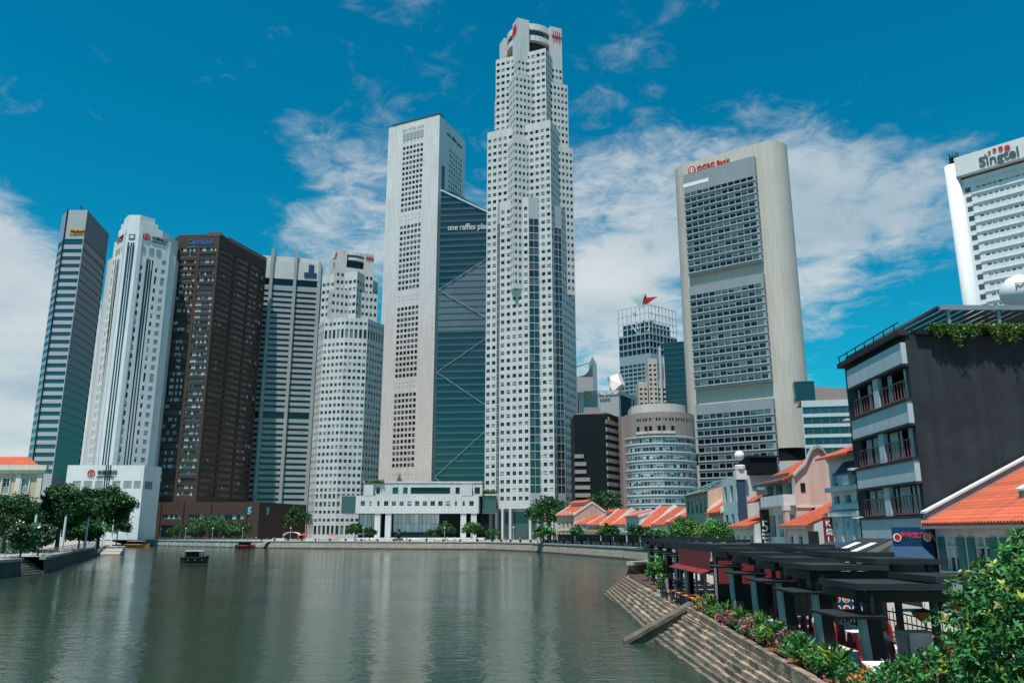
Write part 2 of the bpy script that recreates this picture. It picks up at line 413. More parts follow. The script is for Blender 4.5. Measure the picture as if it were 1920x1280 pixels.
M('sign_bright_blue', (0.02, 0.16, 0.42), 0.35, var=0.03)
M('sign_green', (0.03, 0.28, 0.12), 0.4, var=0.03)
M('sign_orange', (0.75, 0.32, 0.04), 0.4, var=0.03)
M('sign_black', (0.02, 0.02, 0.022), 0.4, var=0.03)
M('sign_white', (0.78, 0.78, 0.77), 0.45, var=0.03)
M('sign_gold', (0.65, 0.40, 0.08), 0.35, metal=0.3, var=0.05)
M('sign_grey', (0.09, 0.10, 0.11), 0.4, var=0.03)
M('tile_red', (0.56, 0.10, 0.036), 0.7, var=0.34, scale=2.2, bump=0.15, rand=0.16, streak=0.35)
M('tile_red_far', (0.56, 0.095, 0.036), 0.75, var=0.32, scale=1.3, rand=0.12, streak=0.3, brick=(0.35, 60, 0.07, 0.72))
M('tile_dark', (0.24, 0.035, 0.022), 0.7, var=0.15, scale=0.8, rand=0.1, brick=(0.35, 60, 0.07, 0.7))
M('cream', (0.62, 0.48, 0.32), 0.7, var=0.08, scale=0.5, streak=0.15)
M('cream_trim', (0.70, 0.64, 0.54), 0.65, var=0.06, scale=0.5, streak=0.12)
M('pink_plaster', (0.62, 0.46, 0.40), 0.8, var=0.10, scale=0.6, streak=0.25, bump=0.08)
M('beige_plaster', (0.58, 0.45, 0.34), 0.8, var=0.10, scale=0.6, streak=0.2)
M('white_plaster', (0.66, 0.67, 0.66), 0.75, var=0.08, scale=0.6, streak=0.2)
M('blue_plaster', (0.50, 0.60, 0.61), 0.75, var=0.07, scale=0.5, brick=(0.9, 0.28, 0.03, 0.92, 0.5), streak=0.15)
M('orange_plaster', (0.65, 0.28, 0.07), 0.75, var=0.1, scale=0.6, streak=0.15)
M('hotel_dark', (0.034, 0.042, 0.048), 0.8, spec=0.2, var=0.30, scale=0.45, bump=0.2, bscale=4, streak=0.22)
M('hotel_panel', (0.47, 0.53, 0.56), 0.55, var=0.05, scale=0.4, streak=0.1)
M('rail_red', (0.25, 0.10, 0.095), 0.45, var=0.1)
M('curtain', (0.50, 0.48, 0.47), 0.9, var=0.35, scale=4)
M('awning_blue', (0.008, 0.045, 0.105), 0.7, var=0.1, scale=2)
M('awning_green', (0.03, 0.12, 0.13), 0.7, var=0.1, scale=2)
M('awning_black', (0.014, 0.022, 0.024), 0.7, var=0.15, scale=2)
M('awning_red', (0.17, 0.014, 0.02), 0.75, var=0.15, scale=3)
M('shutter_green', (0.03, 0.16, 0.13), 0.55, var=0.1, rand=0.1)
M('door_blue', (0.02, 0.06, 0.12), 0.5, var=0.1)
M('stone_step', (0.27, 0.20, 0.145), 0.85, var=0.6, scale=2.6, bump=0.6, bscale=9, rand=0.40, streak=0.3)
M('stone_algae', (0.13, 0.115, 0.085), 0.8, var=0.6, scale=2.2, bump=0.5, bscale=9, rand=0.25)
M('stone_wall', (0.27, 0.235, 0.19), 0.85, var=0.35, scale=0.7, bump=0.6, bscale=2.5, brick=(1.6, 0.6, 0.06, 0.6, 0.5))
M('quay_white', (0.48, 0.47, 0.43), 0.85, var=0.2, scale=0.25, bump=0.2, streak=0.45)
M('stone_dark', (0.085, 0.085, 0.075), 0.85, var=0.3, scale=0.8, bump=0.5, bscale=3, streak=0.4)
M('paving', (0.33, 0.30, 0.27), 0.85, var=0.15, scale=0.3, brick=(1.2, 1.2, 0.02, 0.8))
M('paving_red', (0.30, 0.17, 0.13), 0.85, var=0.15, scale=0.5, brick=(0.4, 0.2, 0.015, 0.75, 0.5))
M('ground', (0.20, 0.20, 0.18), 0.9, var=0.2, scale=0.02)
M('lawn', (0.05, 0.10, 0.025), 0.9, var=0.3, scale=0.4)
M('bark', (0.10, 0.075, 0.05), 0.9, var=0.3, scale=3, bump=0.5)
M('leaf_dark', (0.024, 0.070, 0.020), 0.5, var=0.1, tintattr=True, spec=0.3)
M('leaf_mid', (0.045, 0.135, 0.035), 0.5, var=0.1, tintattr=True, spec=0.3)
M('leaf_bright', (0.048, 0.20, 0.045), 0.5, var=0.1, tintattr=True, spec=0.35)
M('leaf_yellow', (0.26, 0.30, 0.035), 0.5, var=0.15, tintattr=True, spec=0.3)
M('flower_white', (0.75, 0.76, 0.70), 0.6, var=0.05)
M('flower_pink', (0.55, 0.06, 0.22), 0.6, var=0.15)
M('flower_orange', (0.70, 0.14, 0.03), 0.6, var=0.15)
M('pot_black', (0.018, 0.02, 0.022), 0.5, var=0.2)
M('pot_clay', (0.38, 0.17, 0.07), 0.7, var=0.2, scale=4)
M('chair_red', (0.30, 0.012, 0.02), 0.75, var=0.15, scale=6)
M('cloth_white', (0.62, 0.58, 0.54), 0.85, var=0.1, scale=3)
M('cloth_orange', (0.70, 0.20, 0.04), 0.8, var=0.1, scale=3)
M('wood_dark', (0.06, 0.035, 0.025), 0.6, var=0.25, scale=6)
M('lantern', (0.20, 0.10, 0.015), 0.6, var=0.2, scale=6)
M('boat_wood', (0.05, 0.025, 0.018), 0.5, var=0.2, scale=3)
M('boat_orange', (0.60, 0.19, 0.04), 0.5, var=0.1)
M('boat_red', (0.42, 0.05, 0.04), 0.5, var=0.1)
M('skin', (0.42, 0.26, 0.18), 0.6, var=0.05)
M('cloth_dark', (0.03, 0.035, 0.045), 0.85, var=0.1)
M('cloth_shirt', (0.62, 0.62, 0.62), 0.85, var=0.05)
M('cloth_bluish', (0.10, 0.17, 0.30), 0.85, var=0.05)
M('balloon', (0.74, 0.73, 0.72), 0.35, var=0.03, scale=1)
# ------------------------------------------------------------------ river, banks, quays
def water_material():
    m = bpy.data.materials.new('river_water'); m.use_nodes = True; t = m.node_tree; b = t.nodes['Principled BSDF']
    b.inputs['Base Color'].default_value = (0.030, 0.050, 0.034, 1); b.inputs['Specular IOR Level'].default_value = 0.36; b.inputs['Roughness'].default_value = 0.06; b.inputs['IOR'].default_value = 1.33
    tcx = t.nodes.new('ShaderNodeTexCoord')
    def nz(scale, sc, detail, rough=0.55):
        mp = t.nodes.new('ShaderNodeMapping'); mp.inputs['Scale'].default_value = sc; t.links.new(tcx.outputs['Object'], mp.inputs[0])
        n = t.nodes.new('ShaderNodeTexNoise'); n.inputs['Scale'].default_value = scale; n.inputs['Detail'].default_value = detail; n.inputs['Roughness'].default_value = rough
        t.links.new(mp.outputs[0], n.inputs['Vector']); return n.outputs[0]
    a = nz(1.3, (0.55, 1.0, 1), 4); c = nz(0.16, (0.6, 1.0, 1), 3); d = nz(4.5, (0.6, 1, 1), 3)
    def mad(x, k, y):
        q = t.nodes.new('ShaderNodeMath'); q.operation = 'MULTIPLY_ADD'; t.links.new(x, q.inputs[0]); q.inputs[1].default_value = k
        if y is None: q.inputs[2].default_value = 0
        else: t.links.new(y, q.inputs[2])
        return q.outputs[0]
    h = mad(c, 0.8, mad(d, 0.10, mad(a, 0.60, None)))
    patch = nz(0.03, (0.5, 1.0, 1), 3)
    mr = t.nodes.new('ShaderNodeMapRange'); t.links.new(patch, mr.inputs[0]); mr.inputs[1].default_value = 0.35; mr.inputs[2].default_value = 0.7
    mr.inputs[3].default_value = 0.12; mr.inputs[4].default_value = 0.46
    bp = t.nodes.new('ShaderNodeBump'); bp.inputs['Distance'].default_value = 0.35; t.links.new(mr.outputs[0], bp.inputs['Strength'])
    t.links.new(h, bp.inputs['Height']); t.links.new(bp.outputs[0], b.inputs['Normal'])
    MATS['river_water'] = m
water_material()
b = MB(); b.quad((-6000, -600, 0), (6000, -600, 0), (6000, 6000, 0), (-6000, 6000, 0)); tag(b.build('river_water', 'river_water'), kind='structure')

GZ = 2.8
FAR = [(-560, 470), (-215, 432), (-176, 391), (-103, 326), (-73, 313), (-9.6, 294), (6.8, 262), (17, 225), (26, 190), (29.5, 160), (29.5, 125), (22, 104), (13, 92)]
def bank(name, line, outer, z, mat):
    b = MB(); b.poly([(x, y, z) for x, y in outer + list(reversed(line))])
    me = b.mesh(name, mat)
    if me.polygons[0].normal.z < 0: me.flip_normals()
    return tag(add(name, me), kind='structure')
bank('ground', FAR, [(-5500, 470), (-5500, 5500), (5500, 5500), (5500, 92)], GZ, 'ground')
# near right bank: quay floor, street
QZ = 1.5
b = MB(); b.poly([(8.6, -60, QZ), (400, -60, QZ), (400, 92, QZ), (13, 92, QZ), (11.6, 84.5, QZ), (9.45, 45, QZ)]); tag(b.build('quay_floor', 'paving_red'), kind='structure')
b = MB(); b.poly([(17.5, -60, QZ + 0.12), (26.0, -60, QZ + 0.12), (26.0, 92, QZ + 0.12), (17.5, 92, QZ + 0.12)])
b.quad((17.5, 92, QZ - .2), (17.5, -60, QZ - .2), (17.5, -60, QZ + .12), (17.5, 92, QZ + .12))
tag(b.build('street', 'paving'), kind='structure')
# left bank
LEFT = [(-74, 20), (-67.9, 108), (-70.5, 124), (-83, 153), (-100, 193), (-113.5, 225), (-125, 262), (-215, 432)]
b = MB(); b.poly([(x, y, 2.4) for x, y in [(-5500, 20), (-74, 20), (-67.9, 108), (-70.3, 118)] + [(-74.5, 118.5), (-75.5, 126)] + LEFT[2:] + [(-5500, 500)]]); me = b.mesh('promenade', 'paving')
if me.polygons[0].normal.z < 0: me.flip_normals()
tag(add('promenade', me), kind='structure')

def quay_wall(name, label, line, z1, mat, cope='concrete', copem=0.25, off=0.0, zc=0.35, slope=0.0, panels=0, group=None):
    """retaining wall along a line (water on the right-hand side of travel): face, coping"""
    r = thing(name, label, 'wall', (line[0][0], line[0][1], 0), group)
    f = MB(); c = MB()
    for a, e in zip(line[:-1], line[1:]):
        u, d = unit(a, e); n = (u[1], -u[0])
        f.quad((a[0] + n[0] * slope, a[1] + n[1] * slope, -1), (e[0] + n[0] * slope, e[1] + n[1] * slope, -1), (e[0], e[1], z1 - zc), (a[0], a[1], z1 - zc))
        c.rbox(a, u, -0.05, d + 0.05, -0.6, copem, z1 - zc, z1 + 0.06)
        if panels:
            k = int(d // panels)
            for i in range(k + 1):
                t = i * d / max(k, 1); f.rbox(a, u, t - .18, t + .18, 0.0, slope + 0.25, -0.6, z1 - zc)
    f.build('wall_face', mat, r); c.build('coping', cope, r)
    t = MB()
    for a, e in zip(line[:-1], line[1:]):
        u, d = unit(a, e); k = slope * (1 - 1.0 / (z1 + 1 - zc)); t.rbox(a, u, 0, d, -.2, k + .1, -.5, .42)
    t.build('tide_band', 'stone_dark', r)
    return r
quay_wall('quay_wall', 'pale concrete river wall with dark runs of damp below the brown tower', FAR[1:4], GZ, 'quay_white', panels=6.5)
quay_wall('quay_wall', 'long brown rubble river wall before the white towers', FAR[3:7], GZ, 'stone_wall', slope=1.2)
quay_wall('quay_wall', 'brown rubble river wall below the row of small shophouses', FAR[6:], GZ, 'stone_wall', slope=1.0)
quay_wall('quay_wall', 'dark weathered river wall with railing beside the shade trees', LEFT[2:6], 2.4, 'stone_dark', slope=0.3)
quay_wall('quay_wall', 'dark river wall left of the landing stairs', [(-74, 20), (-67.9, 108), (-70.3, 118)], 2.4, 'stone_dark', slope=0.3)
quay_wall('quay_wall', 'low river wall behind the wooden landing stage', LEFT[5:], 2.4, 'quay_white', slope=0.2)
# landing stairs between the two dark walls
st = thing('landing_stairs', 'stone landing stairs leading down to the water between dark walls', 'stairs', (-74, 121, 0))
for i in range(8):
    b = MB(); z = 2.4 - i * 0.32; x = -74.6 + i * 0.52
    b.hexa([(x, 118.6, z - 0.9), (x + 0.55, 118.6, z - 0.9), (x + 0.55, 125.3, z - 0.9), (x, 125.3, z - 0.9), (x, 118.6, z), (x + 0.55, 118.6, z), (x + 0.55, 125.3, z), (x, 125.3, z)])
    b.build('step', 'stone_step' if i < 5 else 'stone_algae', st)
# wooden landing stage
ls = thing('landing_stage', 'low pale boat landing stage with stepped seats at the water', 'jetty', (-110, 228, 0))
for i in range(6):
    y0, z = 223 + i * 2.4, .35 + i * .34
    b = MB(); b.hexa([(-114.5 - i * .9, y0, -.2), (-106.5 - i * .9, y0, -.2), (-115, 244, -.2), (-126, 244, -.2), (-114.5 - i * .9, y0, z), (-106.5 - i * .9, y0, z), (-115, 244, z), (-126, 244, z)])
    b.build('tier', 'cream_trim' if i % 2 else 'paving', ls)
# ------------------------------------------------------------------ towers
WIN = ['glass_dark', 'glass_mid', 'glass_light']; WW = [5, 3, 1.3]

# --- grey and blue banded tower with the orange sign
def tower_maybank():
    B = Building('office_tower', 'slim grey tower banded with dark blue glass, orange sign near its top', 'tower', (-238, 415, GZ))
    fl, fr, br, bl, cl = (-239.6, 400.5), (-229.0, 400.5), (-235.0, 436), (-256, 440), (-247.5, 409)
    zt = 175; z0 = 30
    rows = steps(34.5, 29, 4.15, 2.15)
    rows += [(155.3, 158.5)]
    for a, c, mat in ((cl, fl, 'metal_grey'), (fl, fr, 'clad_grey'), (fr, br, 'metal_dark')):
        Lg = unit(a, c)[1]
        B.facade(a, c, GZ, zt, [(0.35, Lg - 0.35)], rows, mat, ['glass_navy' if a == fr else 'glass_blue'], depth=0.25, name='ribbon_window', strips=0)
    for a, c in ((br, bl), (bl, cl)): B.wall(a, c, GZ, zt, 'metal_grey')
    B.roof([fl, fr, br, bl, cl], zt, 'roof_grey')
    # right-hand face: dark glazing, with its shade also put into the colours
    u, Lg = unit(fr, br)
    d = MB()
    for z0_, z1_ in rows: d.rbox(fr, u, 0.3, Lg - .3, 0.0, 0.03, z1_ - 4.15 + 0.02 if z0_ > 35 else z1_ - 3, z0_ - 0.02)
    d.build('dark_spandrel', 'glass_navy', B.root)
    d = MB(); d.rbox(fr, u, 8, 28, -0.2, 0.05, 163, 164.6); d.build('louver', 'sign_black', B.root)
    s = MB(); s.rbox(fl, (1, 0), 2.6, 9.8, 0, 0.35, 161.2, 164.0); s.build('sign_board', 'sign_orange', B.root)
    text('Maybank', 2.2, 'sign_black', B.root, (fl[0] + 3.2, fl[1] - 0.5), (1, 0), 161.9)
    m = MB(); m.tube((-236, 408, zt), (-237.8, 408, zt + 6), .35, .2); m.tube((-237.8, 408, zt + 6), (-233, 408, zt + 1.5), .2, .15); m.build('roof_crane', 'steel_black', B.root)
    m = MB(); m.rbox(fl, (1, 0), -0.25, 0.25, -.1, .5, 10, zt + .4); m.build('edge_fin', 'steel_black', B.root)
    B.finish()
tower_maybank()

def chin_logo(mb, o, u, z, r, w):
    disc(mb, o, u, z, r, w, 28, 0, r * 0.74)
    mb.rbox(o, u, -r * .36, r * .36, w - .1, w, z - r * .42, z - r * .22)
    mb.rbox(o, u, -r * .36, r * .36, w - .1, w, z + r * .22, z + r * .42)
    mb.rbox(o, u, -r * .36, -r * .16, w - .1, w, z - r * .22, z + r * .22)
    mb.rbox(o, u, r * .16, r * .36, w - .1, w, z - r * .22, z + r * .22)
    mb.rbox(o, u, -r * .09, r * .09, w - .1, w, z + r * .42, z + r * .8)
    mb.rbox(o, u, -r * .09, r * .09, w - .1, w, z - r * .8, z - r * .42)

def tower_boc():
    B = Building('office_tower', 'white ribbed tower with stepped top and red ring emblems above a white podium', 'tower', (-198, 400, GZ))
    s2 = math.sqrt(.5); a0, a1 = (-201.4, 390.4), (-195.0, 390.4)
    ul = (-s2, s2); ur = (s2, s2)
    PL = lambda t, w=0: (a0[0] + ul[0] * t - s2 * w, a0[1] + ul[1] * t - s2 * w)   # along left face, w proud
    PR = lambda t, w=0: (a1[0] + ur[0] * t + s2 * w, a1[1] + ur[1] * t - s2 * w)
    zb = GZ
    body = [a0, a1, PR(17), (PR(17)[0] - 13, PR(17)[1] + 13), (PL(17)[0] + 13, PL(17)[1] + 13), PL(17)]
    # chamfer with three recessed dark strips
    strips = [(1.55, 2.35), (2.85, 3.65), (4.15, 4.95)]
    B.facade(a0, a1, zb, 168, strips, [(36, 152.5)], 'paint_white', ['glass_blue'], depth=0.5, name='window_strip')
    # pilasters beside the chamfer stand proud
    rows = []; z = 40.0; i = 0
    while z < 141:
        h = 4.6 if i in (9, 20) else 2.5
        rows.append((z, z + h)); z += h + 2.0; i += 1
    for side in (0, 1):
        P = PR if side else PL
        def fac(t0, t1, zt, us, vs, pm, nm, w=0.0, dep=0.4):
            p, q = P(t0, w), P(t1, w)
            if not side: p, q = q, p; us = [(t1 - t0 - y, t1 - t0 - x) for x, y in us]
            B.facade(p, q, zb, zt, us, vs, 'paint_white', [pm], depth=dep, name=nm)
        fac(0, 2.2, 165, [], [], 'glass_dark', 'window')
        fac(2.2, 5.2, 165, [(0.5, 1.6)], rows, 'glass_dark', 'window')
        fac(5.2, 9.4, 165, [(0.3, 1.1), (1.7, 2.5), (3.1, 3.9)], [(36, 145)], 'glass_dark', 'window_strip', dep=.6)
        fac(9.4, 12.2, 162.5, [(0.9, 2.0)], rows, 'glass_dark', 'window')
        fac(12.2, 17, 157, [(1.3, 3.3)], rows + [(z + .5, z + 3)], 'louver', 'louver_panel', w=0.0, dep=.15)
        # return walls of the steps
        B.wall(P(17), (P(17)[0] + (s2 * -6 if side else s2 * 6), P(17)[1] + s2 * 6), zb, 157, 'paint_white') if side == 1 else B.wall((P(17)[0] + s2 * 6, P(17)[1] + s2 * 6), P(17), zb, 157, 'paint_white')
        u = ur if side else (s2, -s2)
        for k, t in enumerate((3.0, 7.3, 11.0)):
            up = MB(); o = P(t); up.rbox(o, u, -1.1, 1.1, 0, 0.25, 148.5, 151.5); up.build('vent', 'louver', B.root)
        # pilaster
        pl = MB(); o = P(1.1); pl.rbox(o, u, -1.0, 1.0, -0.1, 0.45, zb, 160); pl.build('pilaster', 'paint_white', B.root)
        lg = MB(); o = P(4.2 if side else 10.6); chin_logo(lg, o, u, 156.8, 1.9, 0.35); lg.build('emblem', 'sign_red', B.root)
        o = P(6.8) if side else P(8.2)
        text('中国银行', 2.1, 'sign_black', B.root, (o[0] + u[1] * .2, o[1] - u[0] * .2), u, 156.4)
        text('BANK OF CHINA', 1.0, 'sign_black', B.root, (o[0] + u[1] * .2, o[1] - u[0] * .2), u, 154.9)
    # stepped parapets
    c = MB()
    top = lambda t0, t1, z0, z1, P, sg: c.poly([(P(t0)[0], P(t0)[1], z1), (P(t1)[0], P(t1)[1], z1), (P(t1)[0] - sg * 5, P(t1)[1] + 5, z1), (P(t0)[0] - sg * 5, P(t0)[1] + 5, z1)])
    for P, sg in ((PL, -1), (PR, 1)):
        top(0, 9.4, 0, 165, P, sg); top(9.4, 12.2, 0, 162.5, P, sg); top(12.2, 17, 0, 157, P, sg)
    c.build('parapet_cap', 'paint_white', B.root)
    k = MB(); k.prism([(a0[0] + .02, a0[1] + .05), (a1[0] - .02, a1[1] + .05), (a1[0] + 5, a1[1] + 6), (a0[0] - 5, a0[1] + 6)], 150, 167.98)
    k.prism([(-208, 402), (-188, 402), (-186, 418), (-210, 418)], 140, 163.5); k.build('crown', 'paint_white', B.root)
    w = MB(); w.prism([(-222, 414), (-213, 405), (-184, 405), (-182, 408), (-188, 430), (-216, 430)], GZ, 151); w.build('rear_wing', 'paint_white', B.root)
    e = MB(); e.rbox(a0, (1, 0), 1.6, 4.8, 0, .25, 154.4, 157.2); e.build('emblem_panel', 'sign_grey', B.root)
    e = MB(); e.rbox(a0, (1, 0), 2.1, 4.4, .1, .32, 156.0, 156.5); e.rbox(a0, (1, 0), 2.1, 4.4, .1, .32, 155.1, 155.6); e.rbox(a0, (1, 0), 2.9, 3.6, .1, .32, 155.6, 156.0); e.build('emblem', 'sign_white', B.root)
    # podium
    pa, pb = (-205.0, 370), (-169.5, 370); pc = (-166.8, 382)
    Lp = pb[0] - pa[0]
    B.facade(pa, pb, GZ, 36.2, [(3.2, 7.0), (8.4, 12.2), (13.6, 17.2)] + [(21.4, 25.2), (26.6, 30.4), (31.4, 34.6)], [(25.5, 29.0)], 'paint_white', ['louver'], depth=.15, name='louver_panel')
    Lr = unit(pb, pc)[1]
    B.facade(pb, pc, GZ, 36.2, spaced(Lr, 4, 2.0, 2, 6), [(25.5, 29.0)], 'paint_white', ['glass_mid'])
    B.roof([pa, pb, pc, (-190, 388), (-205, 388)], 36.2, 'roof_grey')
    d = MB()
    for x in (17.6, 18.6, 19.6): d.rbox(pa, (1, 0), x, x + .6, -.2, .04, 20, 36.25)
    d.build('dark_strip', 'glass_dark', B.root)
    lg = MB(); chin_logo(lg, (pa[0] + 11.3, pa[1]), (1, 0), 32.4, 1.75, .3); lg.build('emblem', 'sign_red', B.root)
    text('中国银行', 2.3, 'sign_black', B.root, (pa[0] + 14.0, pa[1] - .25), (1, 0), 32.0, bold=0.02)
    text('BANK OF CHINA', 1.05, 'sign_black', B.root, (pa[0] + 14.0, pa[1] - .25), (1, 0), 30.5)
    ds = MB(); ds.box(pa[0] + 25, 369.8, 9, pa[0] + 31, 370.02, 20); ds.build('dark_window', 'glass_dark', B.root)
    p = MB(); p.box(-171.5, 369.6, GZ, -169.2, 371.5, 20); p.build('column', 'paint_white', B.root)
    B.finish()
tower_boc()

def tower_brown():
    B = Building('office_tower', 'dark brown tiled tower with ribbon windows and blue lettering, its side in shade', 'tower', (-172, 430, GZ))
    cl, fl, fr, br, bl = (-192.8, 426.4), (-186.4, 419.4), (-163.3, 418.2), (-150.0, 461), (-186, 463)
    z0, zt = 20.8, 168
    rows = steps(24.5, 39, 3.52, 2.0)
    Lf = unit(fl, fr)[1]
    B.facade(fl, fr, z0, zt, [(1.6, 10.9), (12.6, 21.8)], rows, 'brown_tile', ['glass_dark', 'glass_mid'], depth=.4, strips=8, prob_blind=.30, name='ribbon_window')
    Lr = unit(fr, br)[1]
    B.facade(fr, br, z0, zt, [(2, 14.5), (16, 28.5), (30, 43)], rows, 'brown_tile', ['glass_dark'], depth=.4, strips=9, prob_blind=.10, name='ribbon_window')
    B.facade(cl, fl, z0, zt, [(1.2, 8)], rows, 'brown_tile', ['glass_dark'], depth=.4, strips=4, prob_blind=.1, name='ribbon_window')
    B.wall(br, bl, z0, zt, 'brown_tile'); B.wall(bl, cl, z0, zt, 'brown_tile')
    B.roof([cl, fl, fr, br, bl], zt, 'roof_grey')
    u = unit(fl, fr)[0]; ur = unit(fr, br)[0]
    p = MB(); p.rbox(fl, u, Lf - 7.5, Lf + .15, -8, .15, zt - 1, zt + 1.3); p.rbox(fr, ur, 8, Lr, -3, .1, zt - 1, zt + 1.2); p.build('parapet', 'dark_granite', B.root)
    text('CapitaLand', 4.0, 'sign_bright_blue', B.root, (fl[0] + 5.2, fl[1] - .3), u, 162.4, depth=.2, xs=.78, bold=.05)
    sw = MB()
    for k in range(12):
        t0, t1 = k / 12, (k + 1) / 12; zz = lambda t: 159.8 + 2.0 * math.sin(t * 2.2) - 0.4 * t; th = lambda t: .15 + .5 * math.sin(math.pi * min(1, t * 1.05))
        sw.hexa([(fl[0] + 4.6 + 14 * t0, fl[1] - .5, zz(t0)), (fl[0] + 4.6 + 14 * t1, fl[1] - .5, zz(t1)), (fl[0] + 4.6 + 14 * t1, fl[1], zz(t1)), (fl[0] + 4.6 + 14 * t0, fl[1], zz(t0)),
                 (fl[0] + 4.6 + 14 * t0, fl[1] - .5, zz(t0) + th(t0)), (fl[0] + 4.6 + 14 * t1, fl[1] - .5, zz(t1) + th(t1)), (fl[0] + 4.6 + 14 * t1, fl[1], zz(t1) + th(t1)), (fl[0] + 4.6 + 14 * t0, fl[1], zz(t0) + th(t0))])
    sw.build('swoosh', 'sign_green', B.root)
    sw = MB(); disc(sw, (fl[0] + 11.2, fl[1]), u, 166.2, .6, .5, 12); sw.build('dot', 'sign_red', B.root)
    # podium
    pa, pb, pc = (-183.8, 400), (-124.5, 400), (-112, 442)
    xs = [(2, 9.5), (12, 21.5), (24.5, 33.5), (36.5, 52)]
    W = xs
    B.facade(pa, pb, GZ, 20.6, W, [(12.3, 14.6)], 'brown_tile', ['glass_dark', 'glass_mid'], depth=.5, strips=8, prob_blind=.4, name='ribbon_window')
    B.wall(pb, pc, GZ, 20.6, 'brown_tile'); B.wall((pa[0], 440), pa, GZ, 20.6, 'brown_tile')
    B.roof([pa, pb, pc, (-183.8, 442)], 20.6, 'roof_grey')
    for x0, x1 in ((2, 8.6), (11.5, 20.5), (23.5, 34), (37, 52)): g = MB(); g.rbox(pa, (1, 0), x0, x1, -.3, .05, GZ, 9.6); g.build('shopfront', 'black_void', B.root)
    for x0 in (10.4, 21.6, 35.2, 53): g = MB(); g.rbox(pa, (1, 0), x0 - .6, x0 + .6, -.2, .5, GZ, 20.65); g.build('pilaster', 'brown_tile', B.root)
    for o, u_ in (((pa[0] + 56.0 - 1.6, 400), (1, 0)), ((-122.5, 407), unit(pb, pc)[0])):
        e = MB()
        for k, (a, bz) in enumerate(((0.2, 17.8), (-.3, 16.9), (.3, 16.0), (-.2, 15.0))):
            e.rbox(o, u_, a - .9, a + .9, 0, .25, bz - .35, bz + .5)
        e.build('emblem', 'sign_teal', B.root)
    B.finish()
M('sign_teal', (0.12, 0.45, 0.55), 0.35, var=0.3, scale=1.5)
tower_brown()

def tower_grey():
    B = Building('office_tower', 'grey tower of horizontal bands with three tall fins and a blue emblem', 'tower', (-138, 480, GZ))
    a, c = (-160.5, 468.5), (-119.0, 478.0); u, Lg = unit(a, c)
    z0, zt = GZ, 163.5
    rows = steps(24, 38, 3.42, 1.55); rows = [r for r in rows if not 71 < r[0] < 78] + [(72.2, 76.4), (155.2, 159.4)]
    us = [(0.6, 10.2), (12.2, 24.4), (26.4, 39.0)]
    B.facade(a, c, z0, zt, us, [r for r in rows if r[1] < 154 or r[0] > 155], 'band_grey', ['glass_dark'], depth=.9, name='ribbon_window')
    n = (u[1], -u[0]); back = [(c[0] + 8, c[1] + 36), (a[0] + 8, a[1] + 36)]
    B.wall(c, back[0], z0, zt, 'band_grey'); B.wall(back[1], a, z0, zt, 'band_grey'); B.roof([a, c] + back, zt, 'roof_grey')
    f = MB(); f.rbox(a, u, -1, Lg, -9, -1.2, zt, 174.5); f.build('plant_screen', 'clad_white', B.root)
    hd = MB(); hd.rbox(a, u, -.2, Lg, -.5, 0.25, 159.6, 171.0); hd.build('header_panel', 'clad_white', B.root)
    for t in (11.2, 25.4, 40.2):
        f = MB(); f.rbox(a, u, t - .9, t + .9, -.2, 1.5, z0, 178.5 if t < 30 else 172); f.build('fin', 'band_grey', B.root)
    e = MB(); e.rbox(a, u, 33.4, 36.6, .25, .6, 161.5, 169.8); e.rbox(a, u, 30.8, 38.4, .25, .62, 161.5, 164.6); e.build('emblem', 'sign_blue', B.root)
    B.finish()
tower_grey()

